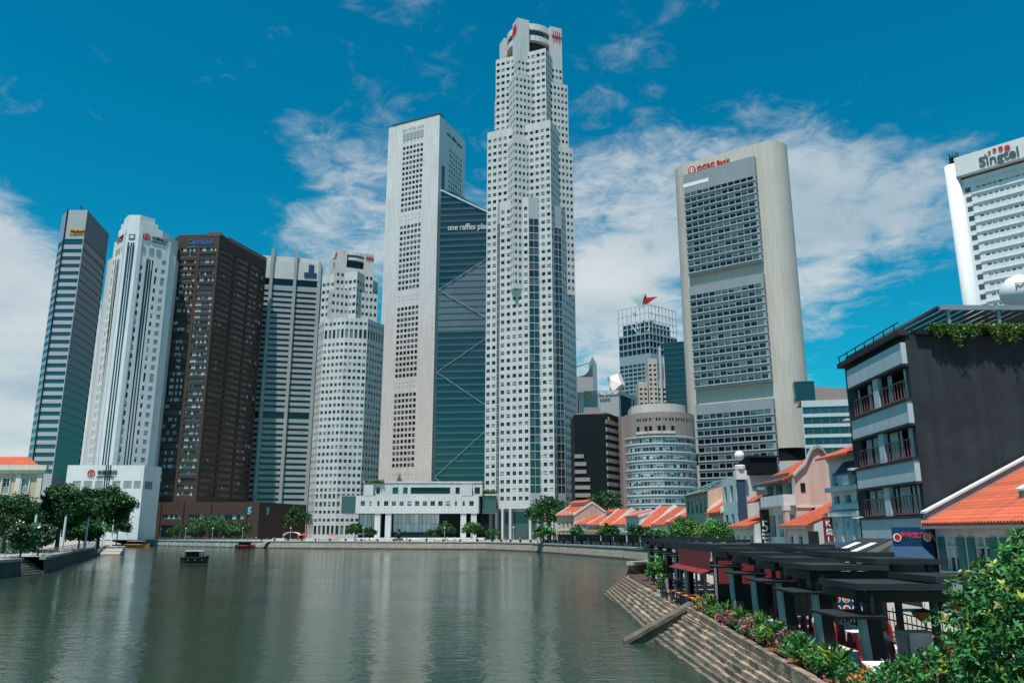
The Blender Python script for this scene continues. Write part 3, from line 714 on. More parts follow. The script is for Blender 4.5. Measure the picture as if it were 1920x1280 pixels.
# --- stepped white towers: squares of two directions stacked on one axis
def frame_sq(c, ang, h):
    u = (math.cos(ang), math.sin(ang)); v = (-u[1], u[0])
    P = lambda a, b_: (c[0] + u[0] * a * h + v[0] * b_ * h, c[1] + u[1] * a * h + v[1] * b_ * h)
    return [P(-1, -1), P(1, -1), P(1, 1), P(-1, 1)]
def crown(B, c, ang, h, z0, z1, red_on=True):
    """corner piers, a drum behind them and a curved band across each side"""
    u = (math.cos(ang), math.sin(ang)); v = (-u[1], u[0]); q = h * .52
    for sx in (-1, 1):
        for sy in (-1, 1):
            cc = (c[0] + u[0] * sx * (h - q / 2) + v[0] * sy * (h - q / 2), c[1] + u[1] * sx * (h - q / 2) + v[1] * sy * (h - q / 2))
            m = MB(); m.prism(frame_sq(cc, ang, q / 2), z0, z1); m.build('corner_pier', 'clad_white', B.root)
    hz = z1 - z0
    def ring(r0, r1, za, zb, mat, nm):
        m = MB(); n = 48
        for k in range(n):
            a, e = 2 * math.pi * k / n, 2 * math.pi * (k + 1) / n
            Q = lambda t, r, z: (c[0] + r * math.cos(t), c[1] + r * math.sin(t), z)
            m.quad(Q(a, r1, za), Q(e, r1, za), Q(e, r1, zb), Q(a, r1, zb)); m.quad(Q(a, r0, zb), Q(a, r1, zb), Q(e, r1, zb), Q(e, r0, zb)); m.quad(Q(a, r0, za), Q(e, r0, za), Q(e, r1, za), Q(a, r1, za))
        m.build(nm, mat, B.root)
    r = h * 1.0
    ring(r * .6, r * .985, z1 - hz * .20, z1 - hz * .03, 'clad_white2', 'curved_band')
    ring(r * .6, r * .93, z1 - hz * .36, z1 - hz * .20, 'glass_mid', 'curved_glazing')
    ring(r * .6, r * .985, z1 - hz * .50, z1 - hz * .36, 'clad_white2', 'curved_band')
    ring(r * .3, r * .80, z0, z1 - hz * .5, 'glass_dark', 'drum')
    m = MB(); m.prism(frame_sq(c, ang, h * .55), z0, z1 - hz * .1); m.build('core', 'clad_grey', B.root)
    # five strokes and a bar on the piers of the two sides in view
    for o, d in (((c[0] + u[0] * h * .76 - v[0] * h, c[1] + u[1] * h * .76 - v[1] * h), u), ((c[0] - u[0] * h - v[0] * h * .72, c[1] - u[1] * h - v[1] * h * .72), (-v[0], -v[1]))):
        e = MB(); sc = h / 13.5
        for k in range(4): e.rbox(o, d, (-1.5 + k) * 1.25 * sc - .22 * sc, (-1.5 + k) * 1.25 * sc + .22 * sc, 0, .3, z1 - hz * .42, z1 - hz * .12)
        e.rbox(o, d, -3.0 * sc, 3.0 * sc, .02, .34, z1 - hz * .29, z1 - hz * .25)
        e.build('emblem', 'sign_red', B.root)
def stepped_tower(B, c, tiers, zmin_a, module, floor, win, base=None):
    """tiers: (angle, half size, z0, z1, (front modules)); culls windows buried in other tiers"""
    polys = [(frame_sq(c, a, h), z0, z1) for a, h, z0, z1 in tiers] + ([base] if base else [])
    for i, (a, h, z0, z1) in enumerate(tiers):
        P = polys[i][0]
        def skip(q, i=i):
            return any(j != i and pz0 - 1 <= q[2] <= pz1 + .5 and inside(pp, q) for j, (pp, pz0, pz1) in enumerate(polys))
        k0 = math.ceil((z0 + 1.2) / floor); rows = []
        z = k0 * floor + 1.0
        while z + win[1] < z1 - 1.5: rows.append((z, z + win[1])); z += floor
        for e in (0, 1, 3):
            p, q = P[e], P[(e + 1) % 4]; mod = module[0] if abs(a - tiers[0][0]) < .01 else module[1]
            n = max(2, round(2 * h / mod)); sz = win[0] if mod > 2.6 else win[0] * .72
            B.facade(p, q, z0, z1, spaced(2 * h, n, sz), rows, 'clad_white', WIN, depth=.3, weights=WW, skip=skip)
        B.wall(P[2], P[3], z0, z1, 'clad_white'); B.roof(P, z1, 'roof_grey')
        if z0 > 10: B.walls.poly([(x, y, z0) for x, y in reversed(P)], B.mi('clad_white'))
def tower_uob1():
    c = (10.3, 399.4); A = R(22.2); Bn = A - R(45)
    B = Building('office_tower', 'tallest white tower, of turned stacked squares with red strokes at its crown', 'skyscraper', (c[0], c[1], GZ))
    tiers = [(A, 13.4, 124, 258), (Bn, 14.7, 200, 260), (A, 15.5, 124, 244), (Bn, 18.0, GZ, 215), (A, 17.0, 124, 206)]
    stepped_tower(B, c, tiers, 124, (2.25, 3.05), 3.92, (1.85, 1.85))
    crown(B, c, A, 13.4, 258, 280)
    u = (math.cos(Bn), math.sin(Bn)); h = 18.0
    fr = frame_sq(c, Bn, h)
    # bays added to two sides of the lower shaft: glass strips, cladding with windows
    for o, ud, zt in ((fr[0], u, 172.5), (fr[1], (-u[1], u[0]), 169)):
        n = (ud[1], -ud[0]); P = lambda t, w: (o[0] + ud[0] * t + n[0] * w, o[1] + ud[1] * t + n[1] * w)
        if ud is u: pts = [P(6.0, -.2), P(6.0, 0.05), P(8.8, 2.6), P(24.6, 2.6), P(29.2, 0.05), P(29.2, -.2)]
        else: pts = [P(4.2, -.2), P(4.2, 0.05), P(8.2, 2.6), P(27, 2.6), P(31, 0.05), P(31, -.2)]
        rows = []; z = 5 * 3.92 + 1.0
        while z + 1.85 < zt - 1.5: rows.append((z, z + 1.85)); z += 3.92
        A_tip = [frame_sq(c, A, 17.0), frame_sq(c, A, 15.5)]
        sk = lambda q: q[2] > 123 and any(inside(pp, q) for pp in A_tip)
        Lf = unit(pts[2], pts[3])[1]
        B.facade(pts[2], pts[3], GZ + 14, zt, spaced(Lf, 5 if ud is u else 6, 1.85), rows, 'clad_white', WIN, depth=.3, weights=WW, skip=sk)
        for k in (1, 3):
            a_, b_ = pts[k], pts[k + 1]; Lg = unit(a_, b_)[1]
            fl = steps(24, int((zt - 32) // 3.92), 3.92, 3.5)
            B.facade(a_, b_, GZ + 14, zt, [(0.25, Lg / 2 - .08), (Lg / 2 + .08, Lg - .25)], fl, 'clad_grey', ['glass_teal', 'glass_mid', 'glass_dark'], depth=.2, weights=[6, 2, 1], name='strip_glazing')
        B.roof(pts, zt, 'roof_grey')
    # entrance storey: tall columns with glass between
    n = (u[1], -u[0]); g = MB()
    for o, ud in ((fr[0], u), (fr[1], (-u[1], u[0]))):
        g.rbox(o, ud, 1, 35, 0, .06, GZ, 15.5)
        for t in (0.0, 3.6, 6.8, 10.0, 14, 24, 28, 31.5, 34.8):
            cl = MB(); cl.rbox(o, ud, t, t + 1.1, 0, 2.65, GZ, 17.0); cl.build('column', 'clad_white', B.root)
    g.build('entrance_glazing', 'glass_sky', B.root)
    B.finish()
tower_uob1()

def tower_uob2():
    c = (-93.6, 439.9); A = R(24.6); Bn = A - R(45)
    B = Building('office_tower', 'shorter white stepped tower with curved crown and red emblem, twin of the tallest', 'tower', (c[0], c[1], GZ))
    oct_ = [(-103.7, 425.0), (-91.5, 420.8), (-79.4, 423.4), (-72.6, 436.5), (-75, 452), (-92, 462), (-108, 455), (-109, 434)]
    zt = 120.5
    tiers = [(A, 10.6, 118, 152), (Bn, 11.5, 118, 148.7), (A, 13.0, 118, 137.5)]
    stepped_tower(B, c, tiers, 118, (2.4, 3.0), 4.4, (1.9, 2.0), base=(oct_, 0, zt))
    crown(B, c, A, 10.6, 152, 162)
    rows = steps(26.8, 22, 3.72, 1.75); rows = [r for r in rows if r[1] < 108] + [(109.2, 114.2), (116.6, 118.4), (5.0, 9.5), (11.5, 13), (15.6, 17.1), (19.2, 21.6), (23.2, 25.6)]
    rows = sorted(rows)
    ok = []
    for r in rows:
        if not ok or r[0] > ok[-1][1] + .3: ok.append(r)
    n = len(oct_)
    for i in range(n):
        a, b_ = oct_[i], oct_[(i + 1) % n]; Lg = unit(a, b_)[1]
        if i in (0, 1): us = spaced(Lg, 5, 1.55)
        elif i == 2: us = spaced(Lg, 6, 1.45)
        elif i == 7: us = spaced(Lg, 4, 1.7)
        else: B.wall(a, b_, GZ, zt, 'clad_white'); continue
        B.facade(a, b_, GZ, zt, us, ok, 'clad_white', WIN, depth=.35, weights=[6, 3, 1.2])
    B.roof(oct_, zt, 'roof_grey')
    B.finish()
tower_uob2()

def tower_oub():
    B = Building('office_tower', 'tall plain white slab tower with a central column of window bands', 'skyscraper', (-58, 503, GZ))
    fl, fr, br, bl = (-85.6, 502.6), (-48.6, 484.6), (-33.5, 521.5), (-62, 540)
    zt = 279; u, Lf = unit(fl, fr); ur, Lr = unit(fr, br)
    rows = []
    for (za, zb, k) in ((213.5, 262.5, 13), (158.8, 205.0, 12), (100.8, 148.5, 13), (44.5, 92, 13)):
        p = (zb - za) / k; rows += steps(za + .6, k, p, p * .62)
    B.facade(fl, fr, GZ, zt, [(12.0 + x, 12.0 + y) for x, y in spaced(16.8, 6, 2.1)], rows, 'clad_white2', ['glass_dark', 'glass_mid'], depth=.8, weights=[3, 1.5])
    B.wall(fr, (fr[0] + ur[0] * 4.5, fr[1] + ur[1] * 4.5), GZ, zt, 'clad_white2')
    P = lambda t, w: (fr[0] + ur[0] * t + ur[1] * w, fr[1] + ur[1] * t - ur[0] * w)
    B.wall(P(4.5, 0), P(4.5, -3), GZ, 245, 'clad_grey'); B.wall(P(4.5, -3), P(9, -3), GZ, 245, 'black_void'); B.wall(P(9, -3), P(9, 0), GZ, 245, 'clad_grey')
    B.wall(P(4.5, 0), P(9, 0), 245, zt, 'clad_white2'); B.walls.poly([P(4.5, 0) + (245,), P(4.5, -3) + (245,), P(9, -3) + (245,), P(9, 0) + (245,)], B.mi('clad_grey'))
    B.facade(P(9, 0), br, GZ, zt, spaced(Lr - 9, 6, 2.1, 5.5, 5), [r for r in rows if r[0] > 140], 'clad_white2', ['glass_dark'], depth=.8)
    B.wall(br, bl, GZ, zt, 'clad_white2'); B.wall(bl, fl, GZ, zt, 'clad_white2'); B.roof([fl, fr, br, bl], zt, 'roof_grey')
    for x, y in spaced(16.8, 6, 2.3): g = MB(); g.rbox(fl, u, 12 + x, 12 + y, 0, .2, 266.0, 271.5); g.build('louver_panel', 'louver', B.root)
    for zz in (210.5, 207.5, 154.5, 152, 97.5, 95, 40.5, 264.2):
        d = MB()
        for x, y in spaced(16.8, 6, .5): d.rbox(fl, u, 12 + x, 12 + y, 0, .06, zz, zz + .6)
        d.build('vent', 'sign_black', B.root)
    p = MB(); p.rbox(fl, u, 2.5, Lf - .8, -6, -.6, zt, zt + 2.2); p.build('plant_screen', 'glass_sky', B.root)
    text('one raffles place', 4.2, 'frame_white', B.root, (fl[0] + u[0] * 11.5 + u[1] * .15, fl[1] + u[1] * 11.5 - u[0] * .15), u, 273.4, depth=.12, xs=.62)
    text('one raffles place', 4.4, 'sign_grey', B.root, (P(11, .2)[0], P(11, .2)[1]), ur, 270, depth=.12, xs=.8)
    B.finish()
tower_oub()

def tower_glass():
    B = Building('office_tower', 'dark banded glass tower with slanting top between two white towers', 'tower', (-22, 480, GZ))
    a, c = (-45, 468), (4, 463); u, Lg = unit(a, c)
    zl, zr = 217, 190
    # sloped top: stack of floors clipped by the slanting line
    g = MB(); s = MB(); z = 20.0; k = 0
    edge = lambda z: Lg if z < zr else max(.5, (zl - z) / (zl - zr) * Lg * .9 + Lg * .1)
    fl = []
    while z < zl - 2:
        z2 = min(z + 2.6, zl - .5); l0, l1 = edge(z), edge(z2)
        P = lambda t, zz, w=0: (a[0] + u[0] * t + u[1] * w, a[1] + u[1] * t - u[0] * w, zz)
        m = MB(); m.quad(P(0, z), P(l0, z), P(l1, z2), P(0, z2)); m.quad(P(l0, z), P(l0, z, -25), P(l1, z2, -25), P(l1, z2)); m.build('ribbon_window', 'glass_teal', B.root)
        z3 = min(z + 4.1, zl); l2 = edge(z3)
        s.hexa([P(0, z2, .3), P(l1, z2, .3), P(l1, z2, -20), P(0, z2, -20), P(0, z3, .3), P(l2, z3, .3), P(l2, z3, -20), P(0, z3, -20)])
        z += 4.1
    s.build('spandrel', 'glass_sky', B.root)
    t = MB(); P = lambda t_, zz, w=0: (a[0] + u[0] * t_ + u[1] * w, a[1] + u[1] * t_ - u[0] * w, zz)
    t.hexa([P(-.3, zl - .6, .8), P(Lg, zr - 0.2, .8), P(Lg, zr - 0.2, -20), P(-.3, zl - .6, -20), P(-.3, zl + .6, .8), P(Lg, zr + 1, .8), P(Lg, zr + 1, -20), P(-.3, zl + .6, -20)]); t.build('roof_edge', 'spandrel_grey', B.root)
    text('one raffles place', 5.6, 'frame_white', B.root, (P(4.8, 0, .5)[0], P(4.8, 0, .5)[1]), u, 189.5, depth=.2, xs=.75, bold=.03)
    # lower glass volume, its reflected sky painted paler higher up; sloping top, zigzag braces
    b0, b1 = (-43.5, 452), (6, 447); u2, L2 = unit(b0, b1); Q = lambda t_, zz, w=0: (b0[0] + u2[0] * t_ + u2[1] * w, b0[1] + u2[1] * t_ - u2[0] * w, zz)
    z = 22; edge2 = lambda z: 0 if z < 146 else (z - 146) / 26 * 40
    while z < 164:
        m = MB(); e0, e1 = edge2(z), edge2(z + 2.7)
        m.quad(Q(e0, z), Q(L2, z), Q(L2, z + 2.7), Q(e1, z + 2.7)); m.build('ribbon_window', 'glass_reflection' if z > 118 else 'glass_teal', B.root)
        m = MB(); e2 = edge2(z + 3.95)
        m.hexa([Q(e1, z + 2.7, .25), Q(L2, z + 2.7, .25), Q(L2, z + 2.7, -9), Q(e1, z + 2.7, -9), Q(e2, z + 3.95, .25), Q(L2, z + 3.95, .25), Q(L2, z + 3.95, -9), Q(e2, z + 3.95, -9)]); m.build('spandrel', 'glass_sky' if z < 118 else 'glass_reflection', B.root)
        z += 3.95
    pts = [(0, 146), (38, 122), (38, 122), (0, 96), (0, 96), (38, 70), (38, 70), (0, 36), (0, 36), (14, 26), (0, 146), (45, 175)]
    for i in range(0, len(pts), 2):
        m = MB(); p, q = pts[i], pts[i + 1]; m.tube(Q(p[0], p[1], .5), Q(q[0], q[1], .5), .17, .17, 6); m.build('brace', 'band_grey', B.root)
tower_glass()

def tower_ocbc():
    B = Building('office_tower', 'concrete slab tower with rounded ends and three projecting window boxes', 'skyscraper', (115, 388, GZ))
    d = Vector((.813, -.582)).normalized(); n = Vector((d.y, -d.x)); r = 10.0
    P0 = Vector((93.2, 391.8)); P1 = Vector((125.6, 368.2)); Lg = (P1 - P0).length; d = (P1 - P0).normalized(); n = Vector((d.y, -d.x))
    zt = 198
    pts = [tuple(P0), tuple(P1)]
    c1 = P1 - n * r; c0 = P0 - n * r
    for k in range(1, 20): a = math.pi * k / 20; pts.append(tuple(c1 + n * r * math.cos(a) + d * r * math.sin(a)))
    pts += [tuple(P1 - n * 2 * r), tuple(P0 - n * 2 * r)]
    for k in range(1, 12): a = math.pi * k / 12; pts.append(tuple(c0 - n * r * math.cos(a) - d * r * math.sin(a)))
    m = MB(); m.prism(pts, 44, zt); m.prism([(x * 1 + 0, y) for x, y in pts], GZ, 38)
    m.build('shaft', 'concrete_warm', B.root)
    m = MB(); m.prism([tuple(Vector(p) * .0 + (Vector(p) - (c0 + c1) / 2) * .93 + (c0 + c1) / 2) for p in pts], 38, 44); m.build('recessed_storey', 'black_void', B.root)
    u = (d.x, d.y); o = tuple(P0)
    for (z0, z1, nr, head) in ((134.5, 190.5, 13, 9.2), (75.2, 128.5, 13, 3.2), (14.0, 67.2, 12, 3.2)):
        w = 2.6; a0 = (P0 + d * -1.0 + n * w); a1 = (P0 + d * (Lg - 2.6) + n * w)
        a0, a1 = tuple(a0), tuple(a1); L_ = unit(a0, a1)[1]
        p = (z1 - z0 - head - 1.6) / nr
        rows = steps(z0 + 1.6, nr, p, p * .56)
        B.facade(a0, a1, z0, z1, spaced(L_, 11, L_ / 11 * .84, .3, 1.2), rows, 'pod_grey', ['glass_dark', 'glass_dark', 'glass_mid'], depth=.7)
        e = (a1[0] - n.x * w, a1[1] - n.y * w); B.facade(a1, e, z0, z1, [(.5, 2.0)], rows, 'pod_grey', ['glass_dark'], depth=.5)
        s0 = (a0[0] - n.x * w, a0[1] - n.y * w); B.wall(s0, a0, z0, z1, 'pod_grey')
        B.roof([a0, a1, e, s0], z1, 'pod_grey'); B.walls.poly([(x, y, z0) for x, y in (s0, e, a1, a0)], B.mi('pod_grey'))
        for (r0, r1) in rows: ld = MB(); ld.rbox(a0, u, -.1, L_ + .15, 0, .35, r0 - .55, r0 - .25); ld.build('sun_ledge', 'spandrel_grey', B.root)
        if z1 > 180: k = MB(); k.rbox(a0, u, 0, 14, 0, .12, 183.2, 185.2); k.build('cleaning_cradle', 'sign_white', B.root)
    q = P0 + d * 1.2
    e = MB(); disc(e, (q.x + d.x * 2.0, q.y + d.y * 2.0), u, 193.2, 2.1, .4, 24); e.build('emblem', 'sign_red', B.root)
    e = MB(); disc(e, (q.x + d.x * 2.0, q.y + d.y * 2.0), u, 193.2, 1.35, .5, 20, 0, 1.0, .1); e.rbox((q.x + d.x * 2.0, q.y + d.y * 2.0), u, -.25, .25, .4, .5, 192.2, 194.2); e.build('emblem_mark', 'sign_white', B.root)
    text('OCBC Bank', 3.6, 'sign_red', B.root, (q.x + d.x * 4.8 + n.x * .2, q.y + d.y * 4.8 + n.y * .2), u, 192.0, depth=.2, bold=.06, xs=.98)
    B.finish()
tower_ocbc()

def tower_singtel():
    B = Building('office_tower', 'white tower with a round corner shaft, stepped bands and dark lettering with red dots', 'tower', (180, 290, GZ))
    a, c = (178.9, 293.5), (218, 253); u, Lg = unit(a, c); zt = 150
    rows = [(z + 1.5, z + 2.3) for z in np.arange(20, 138, 4.0)]
    B.facade(a, c, GZ, zt - 7.5, spaced(Lg, 26, 1.5, 5, .5), rows, 'paint_white', ['glass_mid', 'louver', 'louver'], depth=.25, weights=[2, 3, 3])
    B.wall(c, (c[0] + 30, c[1] + 30), GZ, zt, 'paint_white'); B.wall((a[0] + 30, a[1] + 30), a, GZ, zt, 'paint_white')
    B.roof([a, c, (c[0] + 30, c[1] + 30), (a[0] + 30, a[1] + 30)], zt - 7.5, 'roof_grey')
    m = MB(); m.rbox(a, u, -.5, Lg + 1, -14, 2.6, zt - 6.5, zt + 1.4); m.build('header_panel', 'paint_white', B.root)
    for z in np.arange(20, 139, 4.0): m = MB(); m.rbox(a, u, 3.2, Lg, 0, .4, z + 3.3, z + 3.7); m.build('ledge', 'paint_white', B.root)
    for z in np.arange(20, 138, 4.0): m = MB(); m.rbox(a, u, 1.2, 3.2, -.5, .05, z + .6, z + 2.7); m.build('corner_window', 'glass_mid', B.root)
    m = MB(); m.lathe((177.2, 295.0, GZ), [(2.7, 0), (2.7, 146.5)], 24); m.build('round_shaft', 'paint_white', B.root, True)
    m = MB(); m.lathe((178, 294, 148), [(1.2, 0), (1.2, 2), (2.2, 2.1), (2.2, 2.6)], 10)
    for k in range(8): a_ = k * math.pi / 4; m.tube((178 + 1.6 * math.cos(a_), 294 + 1.6 * math.sin(a_), 150), (178 + 1.6 * math.cos(a_), 294 + 1.6 * math.sin(a_), 154.5), .14, .14, 5)
    m.lathe((178, 294, 152), [(1.9, 0), (1.9, .3)], 10); m.build('roof_mast', 'steel_black', B.root)
    P = lambda t: (a[0] + u[0] * t + u[1] * 2.75, a[1] + u[1] * t - u[0] * 2.75)
    text('Singtel', 5.4, 'sign_grey', B.root, P(8.0), u, 144.6, depth=.15, bold=.09, xs=.98)
    for k, (t, z, r) in enumerate(((10.6, 148.6, .4), (12.1, 149.3, .52), (13.9, 149.7, .66), (16.0, 149.6, .8), (18.2, 149.1, .98))):
        e = MB(); disc(e, (P(t)[0] - u[1] * .1, P(t)[1] + u[0] * .1), u, z, r, .35, 14); e.build('dot', 'sign_red', B.root)
    B.finish()
tower_singtel()
# ------------------------------------------------------------------ lower buildings between and before the towers
def podium_uob():
    B = Building('podium_building', 'low white building on tall columns joining the two white stepped towers', 'building', (-42, 385, GZ))
    a, c = (-72.5, 376), (-15.5, 376); dz = 26
    fr = spaced(57, 15, 2.0, 1.5, 1.5); sm = [(x + .5, y - .5) if i in (1, 2, 12, 13) else (x, y) for i, (x, y) in enumerate(fr)]
    B.facade(a, c, 14.6, 22.6, sm, [(18.0, 20.2)], 'clad_white', ['glass_dark', 'glass_mid'], depth=.35)
    cr = (c[0] + 1.5, c[1] + 18); al = (a[0] - 1.5, a[1] + 18)
    B.wall(c, cr, 14.6, 22.6, 'clad_white'); B.wall(al, a, 14.6, 22.6, 'clad_white'); B.roof([a, c, cr, al], 22.6, 'roof_grey')
    B.walls.poly([(x, y, 14.6) for x, y in (al, cr, c, a)], B.mi('clad_white'))
    a2, c2 = (-69.5, 378.5), (-14.0, 378.5)
    us = [(1.5, 3.8), (6, 7.6), (13.5, 16.2), (18.5, 20.6), (22.0, 40.5), (43, 45), (46.5, 48.3), (49.5, 51.0), (52, 54.5)]
    B.facade(a2, c2, 22.6, 28.6, us, [(23.6, 26.6)], 'clad_white', ['glass_dark', 'glass_blue'], depth=.6)
    B.wall(c2, (c2[0], 398), 22.6, 28.6, 'clad_white'); B.wall((a2[0], 398), a2, 22.6, 28.6, 'clad_white'); B.roof([a2, c2, (c2[0], 398), (a2[0], 398)], 28.6, 'roof_grey')
    for x0, x1 in ((-68.5, -64.6), (-23.5, -18.7)):
        m = MB(); m.box(x0, 375.9, 22.62, x1, 378.4, 27.6); m.build('turret', 'clad_white', B.root)
    m = MB(); m.box(-70, 378.2, 28.6, -13.9, 378.6, 29.3); m.build('parapet', 'clad_white', B.root)
    for x in (-63.5, -58.6, -23.8, -19.0):
        m = MB(); m.box(x, 376.4, GZ, x + 2.6, 379.6, 14.58); m.build('column', 'clad_white', B.root)
    # glazed hall behind the columns
    for i in range(11):
        x0 = -55.6 + i * 1.95
        for z0, z1 in ((6.2, 9.9), (10.05, 14.4)):
            m = MB(); m.box(x0 + .08, 381.9, z0, x0 + 1.87, 382.0, z1); m.build('hall_pane', 'blind', B.root)
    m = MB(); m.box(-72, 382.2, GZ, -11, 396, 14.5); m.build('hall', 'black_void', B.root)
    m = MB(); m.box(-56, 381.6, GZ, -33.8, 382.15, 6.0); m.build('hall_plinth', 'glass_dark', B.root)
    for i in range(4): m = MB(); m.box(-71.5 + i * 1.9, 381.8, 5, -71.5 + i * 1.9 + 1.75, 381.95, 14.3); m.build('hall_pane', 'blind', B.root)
    for x0 in (-80.0, -13.9):
        w = 7 if x0 < -50 else 6.5
        for k in range(3):
            m = MB(); m.box(x0, 380.5, 14.9 + k * 2.7, x0 + w, 381, 14.9 + k * 2.7 + 2.3); m.build('link_glazing', 'glass_sky', B.root)
        m = MB(); m.box(x0, 380.8, 14.6, x0 + w, 395, 23); m.build('link_bridge', 'clad_grey', B.root)
    B.finish()
podium_uob()

def black_tower():
    B = Building('office_block', 'black glass block with brown granite corner bands behind the small shophouses', 'building', (37, 352, GZ))
    a, c, d = (27, 345), (41.3, 342), (47.5, 352); z = 56
    B.walls.prism([a, c, d, (44, 365), (27, 365)], GZ, z, B.mi('black_void'))
    for i in range(12):
        zz = 14 + i * 3.3
        if i < 8:
            m = MB(); u, Lg = unit(a, c); wl = 6.5 if i < 5 else (5 if i < 7 else 4); m.rbox(a, u, 0, wl, -.3, .35, zz, zz + 1.6); m.build('granite_band', 'brown_granite', B.root)
        m = MB(); u, Lg = unit(c, d); m.rbox(c, u, -1.5, Lg, -.3, .35, zz + 1.2, zz + 2.9); m.build('granite_band', 'brown_granite', B.root)
    m = MB(); m.prism([(28, 347), (40.5, 344.5), (45.5, 353), (42, 363), (28, 363)], z, z + 1.0); m.prism([(32, 350), (39, 350), (39, 358), (32, 358)], z + 1, z + 4); m.build('roof_plant', 'brown_granite', B.root)
    e = MB(); u, _ = unit(c, d); e.rbox(c, u, .3, 1.6, .0, .3, 52, 54.6); e.build('emblem', 'sign_gold', B.root)
    for k in range(2): e = MB(); e.rbox(c, u, 2.2, 6.2 - k, .0, .15, 53.4 - k * .9, 54.0 - k * .9); e.build('lettering_band', 'sign_grey', B.root)
    B.finish()
black_tower()

def round_block():
    B = Building('office_block', 'round-fronted block of brown granite and curved white-banded glass', 'building', (63, 340, GZ))
    cx, cy, r = 64.2, 348, 15.6
    ang = [R(180 + 12 + 156 * k / 15) for k in range(16)]
    arc = [(cx + r * math.cos(t), cy + r * math.sin(t)) for t in ang]
    for k in range(15):
        a, c = arc[k], arc[k + 1]; Lg = unit(a, c)[1]
        rows = steps(14.2, 9, 3.55, 1.7)
        B.facade(a, c, GZ, 45.2, [(0.12, Lg / 2 - .06), (Lg / 2 + .06, Lg - .12)], rows, 'clad_grey' if k < 7 else 'metal_grey', ['glass_dark', 'glass_mid', 'glass_light'], depth=.15, weights=[5, 3, 2])
        B.facade(a, c, 45.2, 50.8, [], [], 'brown_granite', ['glass_dark'])
        B.facade(a, c, 50.8, 55.5, [(.5, 1.3), (1.7, 2.5)], [(51.6, 53.0)] if k % 1 == 0 and k > 2 else [], 'brown_granite', ['glass_dark'])
    top = arc + [(cx + 15, cy + 12), (cx - 15, cy + 12)]
    B.roof(top, 55.5, 'roof_grey')
    for zz in (13.6, 17.2, 20.7, 24.2, 27.8, 31.4, 35.0, 38.5, 42.0, 45.0):
        m = MB()
        for k in range(15):
            a, c = arc[k], arc[k + 1]; u, Lg = unit(a, c); m.rbox(a, u, -.02, Lg + .02, 0, .3, zz, zz + .32)
        m.build('sun_ledge', 'frame_white', B.root)
    m = MB(); m.rbox((arc[0][0] - 1.5, arc[0][1] + 1), unit(arc[0], arc[1])[0], -1, 2.2, -4, .6, GZ, 55); m.build('end_pier', 'brown_granite', B.root)
    m = MB(); p = [(cx + (x - cx) * .78, cy + (y - cy) * .78) for x, y in top]; m.prism(p, 55.5, 59.5); m.build('roof_storey', 'concrete_warm', B.root)
    for k in (3, 5, 7):
        a, c = arc[k], arc[k + 2]; u, Lg = unit(a, c); m = MB(); m.rbox(a, u, .3, Lg - .3, -.4, .15, 46.6, 49.6); m.build('loggia', 'black_void', B.root)
        m = MB(); m.rbox(a, u, .1, Lg - .1, .15, .5, 46.3, 47.4); m.build('loggia_rail', 'concrete_warm', B.root)
    B.finish()
round_block()

def royal_block():
    B = Building('office_block', 'grey panelled block with gold emblem and lettering, white folded roof shell behind', 'building', (53, 425, GZ))
    a, c, d = (38.5, 420), (56.5, 416), (70, 440); z = 79.5
    B.wall(a, c, GZ, z, 'clad_grey'); 
    Lg = unit(c, d)[1]
    B.facade(c, d, GZ, z, [(2.5, Lg - 8), (Lg - 7, Lg - 3.5)], [(20, 60), (61, 77.5)], 'clad_grey', ['glass_blue'], depth=.3, name='curtain_glazing')
    B.wall((38.5, 445), a, GZ, z, 'clad_grey'); B.roof([a, c, d, (38.5, 445)], z, 'roof_grey')
    u, L1 = unit(a, c)
    e = MB(); disc(e, (a[0] + u[0] * 2, a[1] + u[1] * 2), u, z - 3.0, 1.6, .4, 16); e.build('emblem', 'sign_gold', B.root)
    text('ROYAL GROUP', 2.3, 'sign_white', B.root, (a[0] + u[0] * 4.2 + u[1] * .3, a[1] + u[1] * 4.2 - u[0] * .3), u, z - 2.4, depth=.2, xs=.9, bold=.04)
    text('BUILDING', 1.2, 'sign_grey', B.root, (a[0] + u[0] * 8.5 + u[1] * .3, a[1] + u[1] * 8.5 - u[0] * .3), u, z - 5.0, depth=.2)
    B.finish()
royal_block()
sh = thing('roof_shell', 'white tilted square roof shell behind the grey panelled block', 'roof', (62, 450, GZ))
m = MB(); p = [pix(1138, 708, 455), pix(1158, 700, 455), pix(1165, 720, 452), pix(1148, 735, 452)]; q = [(x + 3, y + 5, z) for x, y, z in p]
m.hexa(p[::-1] + q[::-1]); m.build('shell', 'clad_white2', sh)
m = MB(); x, y, z = pix(1150, 722, 456); m.tube((x, y, GZ), (x, y, z), 4.0, 2.0, 8); m.build('support', 'concrete_warm', sh)

